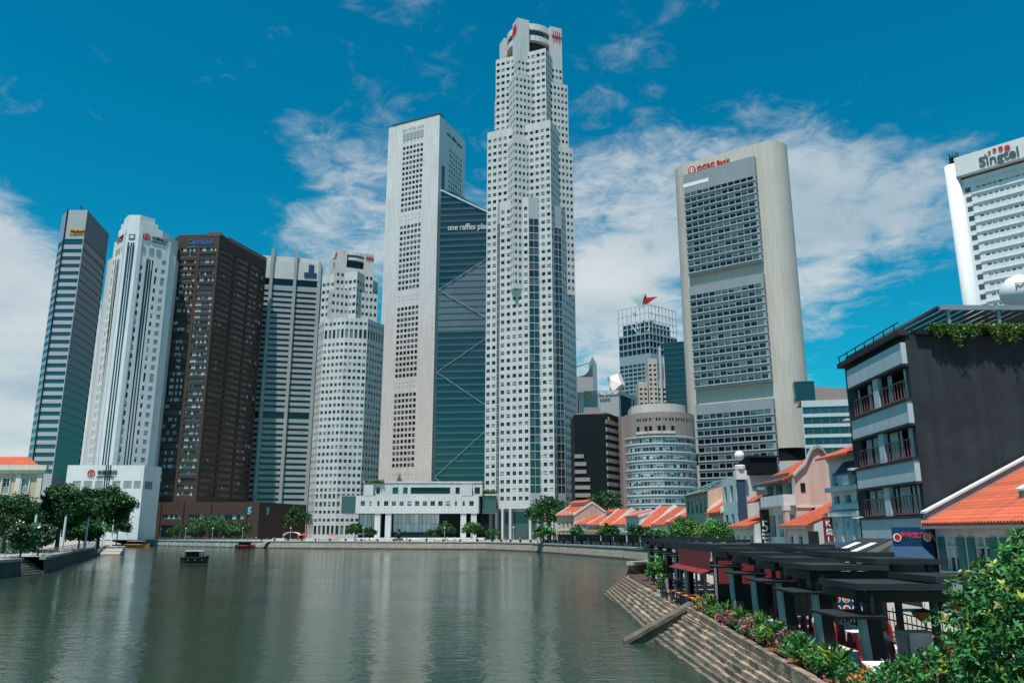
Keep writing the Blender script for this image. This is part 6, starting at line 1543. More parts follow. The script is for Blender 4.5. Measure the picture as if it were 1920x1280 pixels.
def bar_chair():
    r = thing('bar_chair', 'black slatted bar chair at the orange tables', 'chair', (0, 0, 0), 'black bar chairs')
    m = MB(); m.box(-.2, -.2, .43, .2, .2, .47); child('seat', m.mesh('seat', 'steel_black'), r)
    m = MB(); m.box(-.2, .17, .47, .2, .2, .9); child('backrest', m.mesh('backrest', 'steel_black'), r)
    me = MB(); me.box(-.02, -.02, 0, .02, .02, .43); me = me.mesh('leg', 'steel_black')
    for sx in (-.17, .17):
        for sy in (-.17, .17): o = child('leg', me, r); o.location = (sx, sy, 0)
    return r
bc = bar_chair(); bc.location = (10.3, 49.1, QZ); bc.rotation_euler = (0, 0, R(90))
for x, y, a in ((10.3, 51.1, 90), (10.35, 53.3, 90), (10.45, 55.3, 90), (11.5, 49.6, -90), (11.5, 51.6, -90), (10.25, 50.1, 80), (10.3, 52.2, 100), (10.5, 57, 90), (10.6, 58.2, 90)): clone(bc, (x, y, QZ), R(a))
# railings along the far steps
rl = thing('railing', 'black upright-bar railing along the top of the far steps', 'railing', (11, 70, QZ))
for k in range(44):
    yy = 58 + k * .6; m = MB(); m.box(top_x(yy) + .28, yy - .02, QZ, top_x(yy) + .32, yy + .02, QZ + 1.0); m.build('bar', 'steel_black', rl)
for z in (.95, .15): m = MB(); m.hexa([(top_x(58) + .27, 58, QZ + z), (top_x(58) + .33, 58, QZ + z), (top_x(84) + .33, 84, QZ + z), (top_x(84) + .27, 84, QZ + z), (top_x(58) + .27, 58, QZ + z + .05), (top_x(58) + .33, 58, QZ + z + .05), (top_x(84) + .33, 84, QZ + z + .05), (top_x(84) + .27, 84, QZ + z + .05)]); m.build('rail', 'steel_black', rl)
# street railing and ramp, lanterns, cabinet, menu stand
rr = thing('street_railing', 'black ornamental railing between the tables and the street', 'railing', (16.4, 32, QZ))
for k in range(60):
    yy = 22 + k * .4; m = MB(); m.box(16.4, yy - .012, QZ + .1, 16.43, yy + .012, QZ + 1.2 if k % 5 else QZ + 1.35); m.build('bar', 'steel_black', rr)
for z in (.12, .8, 1.15): m = MB(); m.box(16.39, 22, QZ + z, 16.44, 46, QZ + z + .05); m.build('rail', 'steel_black', rr)
rr = thing('ramp_railing', 'grey tubular railing by the street near the leafy tree', 'railing', (15, 24, QZ))
for z in (.55, 1.05): m = MB(); m.tube((13.9, 24.6, QZ + z + .5), (15.4, 18.5, QZ + z), .035, .035, 6); m.build('rail', 'steel_grey', rr)
for t in (0, .33, .66, 1): m = MB(); x, yy = 13.9 + 1.5 * t, 24.6 - 6.1 * t; m.tube((x, yy, QZ), (x, yy, QZ + 1.55 - .5 * t), .035, .035, 6); m.build('post', 'steel_grey', rr)
cb = thing('steel_cabinet', 'grey metal serving cabinet under the nearest pavilion', 'cabinet', (12.4, 25.9, QZ))
m = MB(); m.box(12.0, 25.4, QZ, 12.9, 26.3, QZ + 1.55); m.build('body', 'steel_grey', cb)
m = MB(); m.box(11.97, 25.5, QZ + .2, 11.995, 26.2, QZ + 1.45); m.build('door', 'frame_grey', cb)
ms = thing('menu_stand', 'blue menu board with rows of round dish pictures between the posts', 'menu board', (14.8, 33, QZ))
m = MB(); m.box(13.9, 36.3, QZ + .6, 15.6, 36.36, QZ + 2.5); m.build('board', 'sign_blue', ms)
for i in range(4):
    for j in range(4):
        e = MB(); disc(e, (14.15 + i * .4, 36.3), (1, 0), QZ + .85 + j * .42, .17, .03, 12, 0, 0, .02); e.build('plate', 'sign_white', ms)
        e = MB(); disc(e, (14.15 + i * .4, 36.3), (1, 0), QZ + .86 + j * .42, .11, .05, 8, 0, 0, .02); e.build('dish', random.choice(['sign_orange', 'sign_red', 'chair_red']), ms)
for x in (13.95, 15.5): m = MB(); m.box(x, 36.31, QZ, x + .06, 36.35, QZ + .6); m.build('leg', 'steel_black', ms)
def lantern(x, y, z):
    r = thing('lantern', 'amber fringed lantern hanging under the pavilion roofs', 'lantern', (x, y, z), 'hanging lanterns')
    m = MB(); m.lathe((0, 0, 0), [(.02, -.28), (.14, -.2), (.34, -.02), (.36, .06), (.05, .16)], 8); child('shade', m.mesh('shade', 'lantern'), r)
    m = MB(); m.tube((0, 0, .16), (0, 0, .5), .012, .012, 5); child('cord', m.mesh('cord', 'steel_black'), r)
for x, y, z in ((12.4, 25.2, 3.62), (13.6, 23.6, 3.55), (12.9, 29.6, 3.9), (12.6, 33.4, 4.0), (14.6, 27.5, 3.75), (12.9, 38.0, 4.05)): lantern(x, y, z)
# sign board by the tree
sb = thing('seafood_sign_board', 'dark blue seafood restaurant board with a lobster dish and white lettering', 'sign', (10.4, 20.2, QZ))
m = MB(); m.box(9.6, 19.9, QZ, 12.9, 20.0, QZ + 1.05); m.build('board', 'sign_blue', sb)
e = MB(); disc(e, (10.05, 19.9), (1, 0), QZ + .58, .36, .03, 20, 0, .26, .02); e.build('plate_rim', 'sign_white', sb)
e = MB(); disc(e, (10.08, 19.9), (1, 0), QZ + .62, .22, .04, 9, 0, 0, .02); e.build('lobster', 'sign_red', sb)
text('海', .42, 'sign_orange', sb, (10.7, 19.88), (1, 0), QZ + .5, depth=.01)
text('Dragon Lobster Restaurant', .2, 'sign_white', sb, (10.3, 19.88), (1, 0), QZ + .12, depth=.01, bold=.008)
wb = thing('lectern_stand', 'small white reception stand at the foot of the nearest post', 'stand', (9.7, 22.6, QZ))
m = MB(); m.hexa([(9.5, 22.3, QZ), (9.9, 22.3, QZ), (9.9, 22.7, QZ), (9.5, 22.7, QZ), (9.55, 22.35, QZ + .95), (9.85, 22.35, QZ + .95), (9.85, 22.65, QZ + .95), (9.55, 22.65, QZ + .95)]); m.build('body', 'sign_white', wb)
m = MB(); m.hexa([(9.4, 22.15, QZ + .96), (10.0, 22.15, QZ + .96), (10.0, 22.8, QZ + 1.1), (9.4, 22.8, QZ + 1.1), (9.4, 22.15, QZ + 1.0), (10.0, 22.15, QZ + 1.0), (10.0, 22.8, QZ + 1.14), (9.4, 22.8, QZ + 1.14)]); m.build('desk', 'sign_white', wb)
# far pavilion row on the opposite quay, one by one
FP = []
def along(line, step, inset):
    out = []
    for a, c in zip(line[:-1], line[1:]):
        u, d = unit(a, c); k = int(d / step)
        for i in range(k): t = (i + .5) * d / k; out.append((a[0] + u[0] * t - u[1] * inset, a[1] + u[1] * t + u[0] * inset, math.atan2(u[1], u[0])))
    return out
fp0 = None
for (x, y, rz) in along(FAR[6:11], 7.2, 3.0):
    if fp0 is None:
        fp0 = thing('far_pavilion', 'small dark dining pavilion on the quay below the row of shophouses', 'pavilion', (x, y, GZ), 'dark dining pavilions on the far quay'); fp0.rotation_euler = (0, 0, rz)
        m = MB(); m.box(-3.3, -1.9, 2.5, 3.3, 1.9, 2.7); child('roof', m.mesh('roof', 'steel_black'), fp0)
        m = MB(); m.box(-3.2, -2.6, 2.0, 3.2, -1.9, 2.08); child('ledge_canopy', m.mesh('ledge_canopy', 'steel_roof'), fp0)
        me = MB(); me.box(-.08, -.08, 0, .08, .08, 2.5); me = me.mesh('post', 'steel_black')
        for px_ in (-3, 0, 3):
            for py_ in (-1.7, 1.7): o = child('post', me, fp0); o.location = (px_, py_, 0)
        m = MB(); m.box(-3.0, -.2, 0, 3.0, 1.6, 1.0); child('counter', m.mesh('counter', 'black_void'), fp0)
        m = MB()
        for k in range(7): m.box(-2.6 + k * .8, -.9, 0, -2.3 + k * .8, -.6, .9)
        o = child('seats', m.mesh('seats', 'cloth_white'), fp0); o['kind'] = 'stuff'
    else: clone(fp0, (x, y, GZ), rz)
# ------------------------------------------------------------------ foliage
def leaf_mesh(name, cen, size, mats, idx, tint, elong=2.0, updir=None, jit=.35):
    """one diamond leaf per centre; cen (n,3); updir optional preferred axis per leaf"""
    n = len(cen); ax = rng.normal(size=(n, 3)) if updir is None else updir + rng.normal(size=(n, 3)) * jit
    ax /= np.linalg.norm(ax, axis=1, keepdims=True) + 1e-9
    w = rng.normal(size=(n, 3)); w -= ax * np.sum(w * ax, axis=1, keepdims=True); w /= np.linalg.norm(w, axis=1, keepdims=True) + 1e-9
    sz = size * rng.uniform(.65, 1.35, size=(n, 1))
    a = cen; t = cen + ax * sz * elong; m = cen + ax * sz * elong * .5
    v = np.stack([a, m + w * sz * .5, t, m - w * sz * .5], 1).reshape(-1, 3)
    me = bpy.data.meshes.new(name); me.vertices.add(4 * n); me.vertices.foreach_set('co', v.astype(np.float32).ravel())
    me.loops.add(4 * n); me.loops.foreach_set('vertex_index', np.arange(4 * n, dtype=np.int32))
    me.polygons.add(n); me.polygons.foreach_set('loop_start', np.arange(0, 4 * n, 4, dtype=np.int32))
    for q in mats: me.materials.append(MATS[q])
    me.polygons.foreach_set('material_index', np.asarray(idx, np.int32))
    me.update(calc_edges=True); me.validate()
    at = me.attributes.new('tint', 'FLOAT', 'FACE'); at.data.foreach_set('value', np.asarray(tint, np.float32))
    return me
def crown_points(c, rad, nclump, nleaf, spread, low=-.35):
    cl = []
    while len(cl) < nclump:
        d = rng.normal(size=3); d /= np.linalg.norm(d)
        if d[2] < low: continue
        cl.append(np.array(c) + d * np.array(rad) * rng.uniform(.45, 1.0) ** .6 * rng.uniform(.8, 1.08))
    cl = np.array(cl); k = nleaf // nclump
    off = rng.normal(size=(nclump, k, 3)); off /= np.linalg.norm(off, axis=2, keepdims=True) + 1e-9
    off *= (rng.uniform(.3, 1, size=(nclump, k, 1)) ** .5) * spread * rng.uniform(.6, 1.3, size=(nclump, 1, 1)); off[:, :, 2] *= .7
    P = (cl[:, None, :] + off).reshape(-1, 3); ci = np.repeat(np.arange(nclump), k)
    return cl, P, ci
def tree(label, x, y, z0, zc, rad, mats=('leaf_dark', 'leaf_mid'), nclump=45, nleaf=4500, leaf=.35, trunk=.3, spread=None, flowers=None, group=None, name='shade_tree', w=(.7, .3), tints=(.6, 1.5), low=-.35):
    """tapered trunk, limbs to the clumps, a crown of many leaves"""
    r = thing(name, label, 'tree', (x, y, z0), group)
    spread = spread or rad[0] * .30
    cl, P, ci = crown_points((x, y, zc), rad, nclump, nleaf, spread, low)
    ct = rng.uniform(tints[0], tints[1], size=nclump); cm_ = rng.choice(len(mats), size=nclump, p=w if len(w) == len(mats) else None)
    mix = rng.random(len(P)) < .25; idx = np.where(mix, rng.choice(len(mats), size=len(P)), cm_[ci]); tn = ct[ci] * rng.uniform(.75, 1.25, size=len(P))
    add('crown', leaf_mesh('crown', P, leaf, mats, idx, tn, 1.7), r)
    if flowers:
        k = rng.choice(len(P), size=flowers[1], replace=False); q = P[k] + (P[k] - np.array([x, y, zc])) * .06
        add('blossom', leaf_mesh('blossom', q, leaf * flowers[2], [flowers[0]], np.zeros(len(q)), np.ones(len(q)), 1.2), r)['kind'] = 'stuff'
    m = MB(); top = (x + rng.uniform(-.1, .1), y, zc - rad[2] * .25); m.tube((x, y, z0 - .1), top, trunk, trunk * .6, 8)
    for c in cl[:: max(1, nclump // 9)]:
        mid = (Vector(top) + Vector(c)) / 2 + Vector((0, 0, -.1 * rad[2])); m.tube(top, mid, trunk * .42, trunk * .25, 5); m.tube(mid, tuple(c), trunk * .25, trunk * .08, 5)
    m.build('trunk', 'bark', r); return r
def px_tree(label, x0, x1, y0, y1, Y, z0, **kw):
    a = pix(x0, y0, Y); b_ = pix(x1, y1, Y); cx = (a[0] + b_[0]) / 2; rx = (b_[0] - a[0]) / 2 * .98; rz = (a[2] - b_[2]) / 2 * 1.0
    return tree(label, cx, Y, z0, (a[2] + b_[2]) / 2, (rx, rx * .9, rz), **kw)
LB = 2.4
px_tree('broad dark shade tree beside the cream hall', 74, 158, 908, 1000, 165, LB, nclump=120, nleaf=16000, leaf=.34, trunk=.45, low=-.85)
px_tree('broad shade tree before the white podium', 140, 243, 915, 985, 188, LB, nclump=120, nleaf=16000, leaf=.36, trunk=.45, w=(.55, .45), low=-.8)
px_tree('dense dark tree in front of the cream hall', -30, 62, 925, 1005, 147, LB, nclump=110, nleaf=14000, leaf=.27, trunk=.4, low=-.9)
px_tree('white-flowered frangipani tree on the promenade by the landing stairs', 18, 68, 980, 1034, 124, LB, nclump=60, nleaf=6000, leaf=.26, trunk=.15, flowers=('flower_white', 500, 1.0), low=-.9)
px_tree('white-flowered frangipani tree beside the pale light poles', 55, 97, 978, 1026, 132, LB, nclump=60, nleaf=6000, leaf=.26, trunk=.15, flowers=('flower_white', 460, 1.0), low=-.9)
px_tree('small dark round tree behind the pale light poles', 118, 185, 972, 1014, 178, LB, nclump=70, nleaf=7000, leaf=.34, trunk=.22, low=-.9)
px_tree('small tree beside the tall flagpoles', 200, 243, 975, 1003, 235, LB, nclump=30, nleaf=2200, leaf=.4, trunk=.2)
px_tree('low spreading tree before the brown podium', 352, 432, 972, 1001, 388, GZ, nclump=46, nleaf=3600, leaf=.5, trunk=.3, w=(.4, .6))
px_tree('small tree at the corner of the brown podium', 424, 470, 980, 1001, 386, GZ, nclump=30, nleaf=2000, leaf=.5, trunk=.25)
px_tree('small bush tree by the brown shopfronts', 318, 356, 986, 1003, 388, GZ, nclump=24, nleaf=1500, leaf=.45, trunk=.2)
px_tree('dark tree between the brown podium and the white stepped tower', 536, 584, 948, 1004, 396, GZ, nclump=40, nleaf=3000, leaf=.55, trunk=.35, w=(.9, .1))
px_tree('round tree before the left columns of the low white building', 650, 684, 981, 1006, 340, GZ, nclump=30, nleaf=2200, leaf=.4, trunk=.2, w=(.3, .7))
px_tree('small light green tree between the left columns', 680, 706, 988, 1008, 338, GZ, nclump=22, nleaf=1400, leaf=.38, trunk=.18, w=(.3, .7))
px_tree('light green tree before the right columns of the low white building', 820, 850, 980, 1007, 336, GZ, nclump=28, nleaf=1900, leaf=.4, trunk=.2, w=(.2, .8))
px_tree('round green tree before the dark hall entrance', 862, 908, 980, 1008, 332, GZ, nclump=34, nleaf=2600, leaf=.4, trunk=.22, w=(.3, .7))
px_tree('thin low tree before the glazed hall', 795, 822, 992, 1009, 336, GZ, nclump=18, nleaf=1000, leaf=.36, trunk=.14)
px_tree('small tree at the foot of the tallest tower', 912, 940, 990, 1009, 325, GZ, nclump=20, nleaf=1200, leaf=.38, trunk=.16)
px_tree('big dark tree beside the beige corner shophouse', 990, 1072, 932, 1000, 284, GZ, nclump=80, nleaf=7500, leaf=.5, trunk=.5, w=(.9, .1))
px_tree('dark tree behind the red shophouse roofs', 1105, 1165, 925, 962, 300, GZ, nclump=34, nleaf=2400, leaf=.5, trunk=.4, w=(.9, .1))
FB = ('leaf_mid', 'leaf_bright')
px_tree('small bright tree at the left end of the shophouse row', 998, 1040, 986, 1012, 252, GZ, nclump=26, nleaf=1900, leaf=.36, trunk=.18, mats=FB)
px_tree('pale green tree before the narrow white shophouse', 1068, 1098, 988, 1008, 240, GZ, nclump=22, nleaf=1500, leaf=.34, trunk=.16, mats=FB)
px_tree('dark leafy tree before the white shophouses', 1117, 1162, 984, 1012, 225, GZ, nclump=34, nleaf=2600, leaf=.34, trunk=.2, w=(.6, .4))
px_tree('leafy tree before the grey white shophouse', 1175, 1216, 984, 1010, 205, GZ, nclump=32, nleaf=2300, leaf=.32, trunk=.2, w=(.6, .4))
px_tree('low bright tree before the cream shophouse', 1214, 1250, 992, 1012, 190, GZ, nclump=24, nleaf=1600, leaf=.3, trunk=.15, mats=FB)
BR = ('leaf_bright', 'leaf_mid', 'leaf_yellow')
px_tree('bright green feathery tree behind the dark pavilion roofs', 1252, 1318, 972, 1022, 100, QZ, nclump=60, nleaf=7000, leaf=.14, trunk=.16, mats=BR, w=(.6, .37, .03), tints=(.7, 1.6))
px_tree('bright green feathery tree beside the dark blue corner pier', 1310, 1380, 974, 1024, 92, QZ, nclump=60, nleaf=7000, leaf=.13, trunk=.16, mats=BR, w=(.6, .37, .03), tints=(.7, 1.6))

# --- the near leafy tree: rosettes of long leaves at the twig ends
def rosette_tree(label, c, rad, nros, base, leaf, per=9, extra=None, name='leafy_tree', ymix=.07):
    r = thing(name, label, 'tree', base)
    cen = []
    for (cc, rr, k) in [(c, rad, nros)] + (extra or []):
        i = 0
        while i < k:
            d = rng.normal(size=3); d /= np.linalg.norm(d)
            if d[2] < -.75: continue
            cen.append((np.array(cc) + d * np.array(rr) * rng.uniform(.35, 1.0) ** .5 * rng.uniform(.85, 1.1), d)); i += 1
    P = np.array([q[0] for q in cen]); D = np.array([q[1] for q in cen]) + np.array([0, 0, .7]); D /= np.linalg.norm(D, axis=1, keepdims=True)
    n = len(P); pc = np.repeat(P, per, 0); dd = np.repeat(D, per, 0)
    rad_ = rng.normal(size=(n * per, 3)); rad_ -= dd * np.sum(rad_ * dd, 1, keepdims=True); rad_ /= np.linalg.norm(rad_, axis=1, keepdims=True)
    ax = rad_ + dd * rng.uniform(.05, .9, size=(n * per, 1)); pos = pc + dd * rng.uniform(-.12, .05, size=(n * per, 1))
    ros = rng.random(n); ym = ros < ymix; idx = np.where(np.repeat(ym, per), 2, np.repeat((rng.random(n) < .45).astype(int), per)); tn = np.repeat(rng.uniform(.6, 1.5, n), per) * rng.uniform(.8, 1.2, n * per)
    add('crown', leaf_mesh('crown', pos, leaf, ['leaf_bright', 'leaf_mid', 'leaf_yellow'], idx, tn, 2.6, ax, .12), r)
    m = MB(); top = (c[0], c[1], c[2] - rad[2] * .35); m.tube((base[0], base[1], base[2] - .1), top, .12, .08, 8)
    for q in P[::max(1, n // 40)]: m.tube(top, tuple(q), .03, .01, 5)
    m.build('trunk', 'bark', r); return r
rosette_tree('dense leafy tree with glossy rosettes of leaves beside the seafood board', (9.95, 15.4, 3.8), (1.95, 1.9, 1.95), 1900, (9.9, 15.4, QZ), .058, 9,
             [((10.2, 15.9, 5.35), (.75, .8, .75), 280), ((8.85, 15.2, 3.0), (.9, .9, .8), 300), ((11.2, 16.4, 4.2), (1.2, 1.3, 1.5), 500)])
rosette_tree('low spreading shrub in front of the near posts', (9.25, 18.6, 2.95), (1.0, .8, .55), 330, (9.3, 18.6, QZ), .05, 8, [((8.3, 18.8, 2.9), (.45, .4, .3), 60)], 'leafy_shrub', .02)

# --- potted plants along the kerb
def pot(x, y, z, r_, h, mat, label, kind, scale=1.0, group='potted plants along the kerb'):
    t = thing('potted_plant', label, 'plant', (x, y, z), group)
    m = MB(); m.lathe((x, y, z), [(r_ * .7, 0), (r_ * .95, h * .85), (r_ * 1.05, h * .86), (r_ * 1.05, h), (r_ * .9, h), (r_ * .85, h * .9)], 12); m.build('pot', mat, t)
    b0 = np.array([x, y, z + h])
    if kind == 'palm':
        k = 26; ns = 5; pos, ax = [], []
        stems = [b0 + np.array([rng.uniform(-.15, .15), rng.uniform(-.15, .15), rng.uniform(.2, .8) * scale]) for _ in range(ns)]
        for s_ in stems:
            for _ in range(k):
                d = rng.normal(size=3); d[2] = abs(d[2]) * .9 + .1; d /= np.linalg.norm(d); pos.append(s_); ax.append(d + np.array([0, 0, .15]))
        n = len(pos); ln = leaf_mesh('leaves', np.array(pos), .085 * scale, ['leaf_bright', 'leaf_mid', 'leaf_yellow'], rng.choice(3, size=n, p=(.45, .37, .18)), rng.uniform(.7, 1.5, n), 5.0, np.array(ax), .15)
        add('leaves', ln, t)
        m = MB()
        for s_ in stems: m.tube(tuple(b0), tuple(s_), .02, .015, 5)
        m.build('stems', 'bark', t)
    else:
        nl = 420; cl, P, ci = crown_points((x, y, z + h + .42 * scale), (.42 * scale, .42 * scale, .45 * scale), 16, nl, .2 * scale, -.6)
        mats = ['leaf_mid', 'leaf_bright', 'leaf_yellow']; p = (.5, .5, 0) if kind != 'croton' else (.25, .35, .4)
        add('leaves', leaf_mesh('leaves', P, .05, mats, rng.choice(3, size=len(P), p=p), rng.uniform(.6, 1.5, len(P)), 2.4), t)
        if kind in ('pink', 'orange'):
            kf = 260; q = P[rng.choice(len(P), kf, replace=False)]; q = q + (q - np.array([x, y, z + h + .4 * scale])) * .18; keep = q[:, 2] > z + h + .15; q = q[keep]
            add('flowers', leaf_mesh('flowers', q, .07, ['flower_pink' if kind == 'pink' else 'flower_orange'], np.zeros(len(q)), np.ones(len(q)), 1.3), t)['kind'] = 'stuff'
        m = MB(); m.tube(tuple(b0), (x, y, z + h + .5 * scale), .025, .012, 5); m.build('stems', 'bark', t)
KL = {'palm': 'potted palm with long pointed leaves', 'croton': 'potted croton with yellow streaked leaves', 'pink': 'potted bougainvillea with pink flowers', 'orange': 'potted shrub with orange flowers', 'green': 'potted leafy green shrub'}
seq = ['green', 'orange', 'palm', 'pink', 'palm', 'green', 'croton', 'pink', 'palm', 'pink', 'pink', 'palm', 'green', 'croton', 'pink', 'palm', 'green', 'croton', 'palm', 'pink', 'green', 'palm', 'croton', 'green', 'palm', 'palm', 'green', 'orange']
where = ['beside the stone buttress', 'before the farther long table', 'below the pavilion with red blinds', 'before the second post', 'before the red chairs', 'beside the near long table', 'near the clay pots', 'by the white stand']
for i, kd in enumerate(seq):
    y = 45.6 - i * .88; x = top_x(y) + .45 + rng.uniform(-.06, .08)
    clay = i in (17, 20, 24)
    pot(x, y, QZ, .22 if not clay else .27, .3 if not clay else .42, 'pot_clay' if clay else 'pot_black', KL[kd] + (' in a clay pot ' if clay else ' in a black pot ') + where[min(7, int(i / 3.6))], kd, 1.05 if kd == 'palm' else rng.uniform(.8, 1.1))
for i in range(9):
    y = 41 - i * 1.9; x = top_x(y) + .95; kd = ['palm', 'green', 'croton'][i % 3]
    pot(x, y, QZ, .22, .3, 'pot_black', KL[kd] + ' against the tables, ' + where[min(7, i)], kd, .8)
tree('yellow-green ornamental bush standing on the upper steps', 11.0, 62.5, QZ, 3.1, (.85, .8, 1.25), mats=('leaf_mid', 'leaf_yellow', 'leaf_bright'), nclump=34, nleaf=2600, leaf=.09, trunk=.06, w=(.55, .15, .3), name='ornamental_bush')
pot(10.7, 59.6, QZ, .3, .5, 'frame_white', 'white tub with a small green plant on the upper steps', 'green', .7, None)
# trailing greenery along the roof planter
hg = thing('trailing_plants', 'trailing green plants hanging over the edge of the dark wall', 'plant', (34, 48.2, 18.2))
n = 20000; xs = rng.uniform(26.0, 46, n); dr = np.abs(rng.normal(size=n)) * .30 * (1 + .5 * np.sin(xs * 2.1) + .4 * np.sin(xs * 5.3)); P = np.stack([xs, 48.0 - rng.uniform(0, .35, n), 18.55 - np.clip(dr, 0, 1.4)], 1)
add('foliage', leaf_mesh('foliage', P, .075, ['leaf_mid', 'leaf_yellow', 'leaf_bright'], rng.choice(3, size=n, p=(.35, .25, .4)), rng.uniform(.6, 1.4, n), 2.0), hg)['kind'] = 'stuff'
# ivy and planting on the low white building
for (x0, x1, y, z, lab) in ((-69, -60, 378.0, 28.9, 'planting along the roof edge of the low white building'), (-13.6, -7.6, 380.2, 24.2, 'planting on the glazed link beside the tallest tower')):
    t = thing('roof_planting', lab, 'plant', ((x0 + x1) / 2, y, z)); n = 700; P = np.stack([rng.uniform(x0, x1, n), y + rng.uniform(-.6, .6, n), z + rng.uniform(-.5, 1.0, n)], 1)
    add('foliage', leaf_mesh('foliage', P, .35, ['leaf_mid', 'leaf_yellow'], rng.choice(2, size=n, p=(.8, .2)), rng.uniform(.6, 1.4, n), 1.6), t)['kind'] = 'stuff'
# hedge before the brown podium
t = thing('flower_hedge', 'long low hedge with pink flowers before the brown podium', 'hedge', (-150, 393, GZ)); n = 2600
P = np.stack([rng.uniform(-170, -128, n), 393 + rng.uniform(-1, 1, n), GZ + rng.uniform(0, 1.6, n)], 1); add('foliage', leaf_mesh('foliage', P, .4, ['leaf_dark', 'leaf_mid', 'flower_pink'], rng.choice(3, size=n, p=(.55, .4, .05)), rng.uniform(.6, 1.3, n), 1.6), t)['kind'] = 'stuff'
# ------------------------------------------------------------------ promenade furniture, boats, people
b = MB(); L0 = FAR[1:7]
pts = [(x, y, GZ + .006) for x, y in L0]
inner = []
for i, (x, y) in enumerate(L0):
    a = L0[max(0, i - 1)]; c = L0[min(len(L0) - 1, i + 1)]; u, _ = unit(a, c); inner.append((x - u[1] * 22, y + u[0] * 22, GZ + .006))
for i in range(len(L0) - 1): b.quad(pts[i], pts[i + 1], inner[i + 1], inner[i])
tag(b.build('far_promenade', 'paving'), kind='structure')
def railing(label, line, z, h, mat, step=2.0, name='railing', rails=(1.0, .6, .25)):
    r = thing(name, label, 'railing', (line[0][0], line[0][1], z))
    for a, c in zip(line[:-1], line[1:]):
        u, d = unit(a, c)
        for f in rails: m = MB(); m.rbox(a, u, 0, d, -.03, .03, z + h * f - .04, z + h * f + .03); m.build('rail', mat, r)
        for k in range(int(d / step) + 1): m = MB(); m.rbox(a, u, k * step - .04, k * step + .04, -.04, .04, z, z + h); m.build('post', mat, r)
    return r
off = lambda line, w: [(x - w, y) for x, y in line]
railing('pale metal railing on the dark river wall beside the shade trees', off(LEFT[2:6], .35), 2.46, 1.1, 'steel_grey', 2.4)
railing('pale metal railing left of the landing stairs', off([(-73, 40), (-67.9, 108), (-70.3, 118)], .4), 2.46, 1.1, 'steel_grey', 2.4)
railing('thin railing along the far quay before the brown podium', [(x - .2, y + .9) for x, y in FAR[2:4]], GZ + .06, 1.0, 'steel_grey', 4.0, rails=(1.0, .5))
# light poles and flagpoles on the left bank
for i, (x, y, h) in enumerate(((-79.5, 136, 6.4), (-82.2, 150, 6.4), (-88.5, 170, 6.4), (-93.5, 184, 6.4), (-103, 206, 6.2))):
    r = thing('light_pole', 'slim pale light pole on the promenade ' + ['by the landing stairs', 'beside the frangipani', 'before the dark shade tree', 'before the small round tree', 'near the landing stage'][i], 'lamp post', (x, y, LB), 'pale promenade light poles')
    m = MB(); m.tube((x, y, LB), (x, y, LB + h), .24, .2, 10); m.build('pole', 'frame_white', r)
    m = MB(); m.tube((x, y, LB + h), (x, y, LB + h + .25), .14, .14, 8); m.build('lamp_head', 'steel_grey', r)
for i in range(5):
    x, y = -117.6 + i * 1.05, 232 + (i % 2) * 2.0
    r = thing('flagpole', 'tall pale flagpole in the cluster at the landing stage', 'pole', (x, y, LB), 'flagpoles at the landing stage'); m = MB(); m.tube((x, y, LB - .3), (x, y, LB + 8.6), .2, .16, 8); m.build('shaft', 'sign_white', r)
    m = MB(); m.lathe((x, y, LB + 8.6), [(.1, 0), (.26, .1), (.2, .3), (.02, .4)], 8); m.build('finial', 'frame_white', r)
# curved shelter at the left edge
r = thing('shelter', 'grey barrel-roofed shelter with a red kiosk at the left bank', 'shelter', (-74, 117, LB))
for k in range(10):
    a0, a1 = math.pi * k / 10, math.pi * (k + 1) / 10; m = MB(); q = lambda a, y, rr: (-76.5 + rr * math.cos(a), y, LB + 2.3 + rr * .55 * math.sin(a))
    m.hexa([q(a0, 108, 2.3), q(a1, 108, 2.3), q(a1, 117, 2.3), q(a0, 117, 2.3), q(a0, 108, 2.42), q(a1, 108, 2.42), q(a1, 117, 2.42), q(a0, 117, 2.42)]); m.build('roof_panel', 'steel_grey', r)
for x in (-78.7, -74.3):
    for y in (108.5, 116.5): m = MB(); m.box(x - .08, y - .08, LB, x + .08, y + .08, LB + 2.35); m.build('post', 'steel_grey', r)
m = MB(); m.box(-77.8, 110, LB, -75.2, 115, LB + 1.2); m.build('kiosk', 'boat_red', r)
# boats
def loft_hull(mb, L_, W, H_, n=12, m=0, sheer=.5, z0=-.3):
    st = []
    for i in range(n + 1):
        t = i / n; w = W / 2 * (math.sin(math.pi * min(1, .12 + t * .95)) ** .55 if t < .5 else (1 - ((t - .5) / .5) ** 2.4 * .88)); zt = H_ + sheer * (2 * t - 1) ** 2 * (1.2 if t > .5 else .7)
        x = -L_ / 2 + L_ * t; st.append([(x, -w, zt), (x, -w * .72, z0), (x, w * .72, z0), (x, w, zt)])
    for a, c in zip(st[:-1], st[1:]):
        for k in range(3): mb.quad(a[k], a[k + 1], c[k + 1], c[k], m)
        mb.quad((a[0][0], a[0][1], a[0][2] - .12), (c[0][0], c[0][1], c[0][2] - .12), (c[3][0], c[3][1], c[3][2] - .12), (a[3][0], a[3][1], a[3][2] - .12), m)
    mb.poly(st[0], m); mb.poly(st[-1][::-1], m)
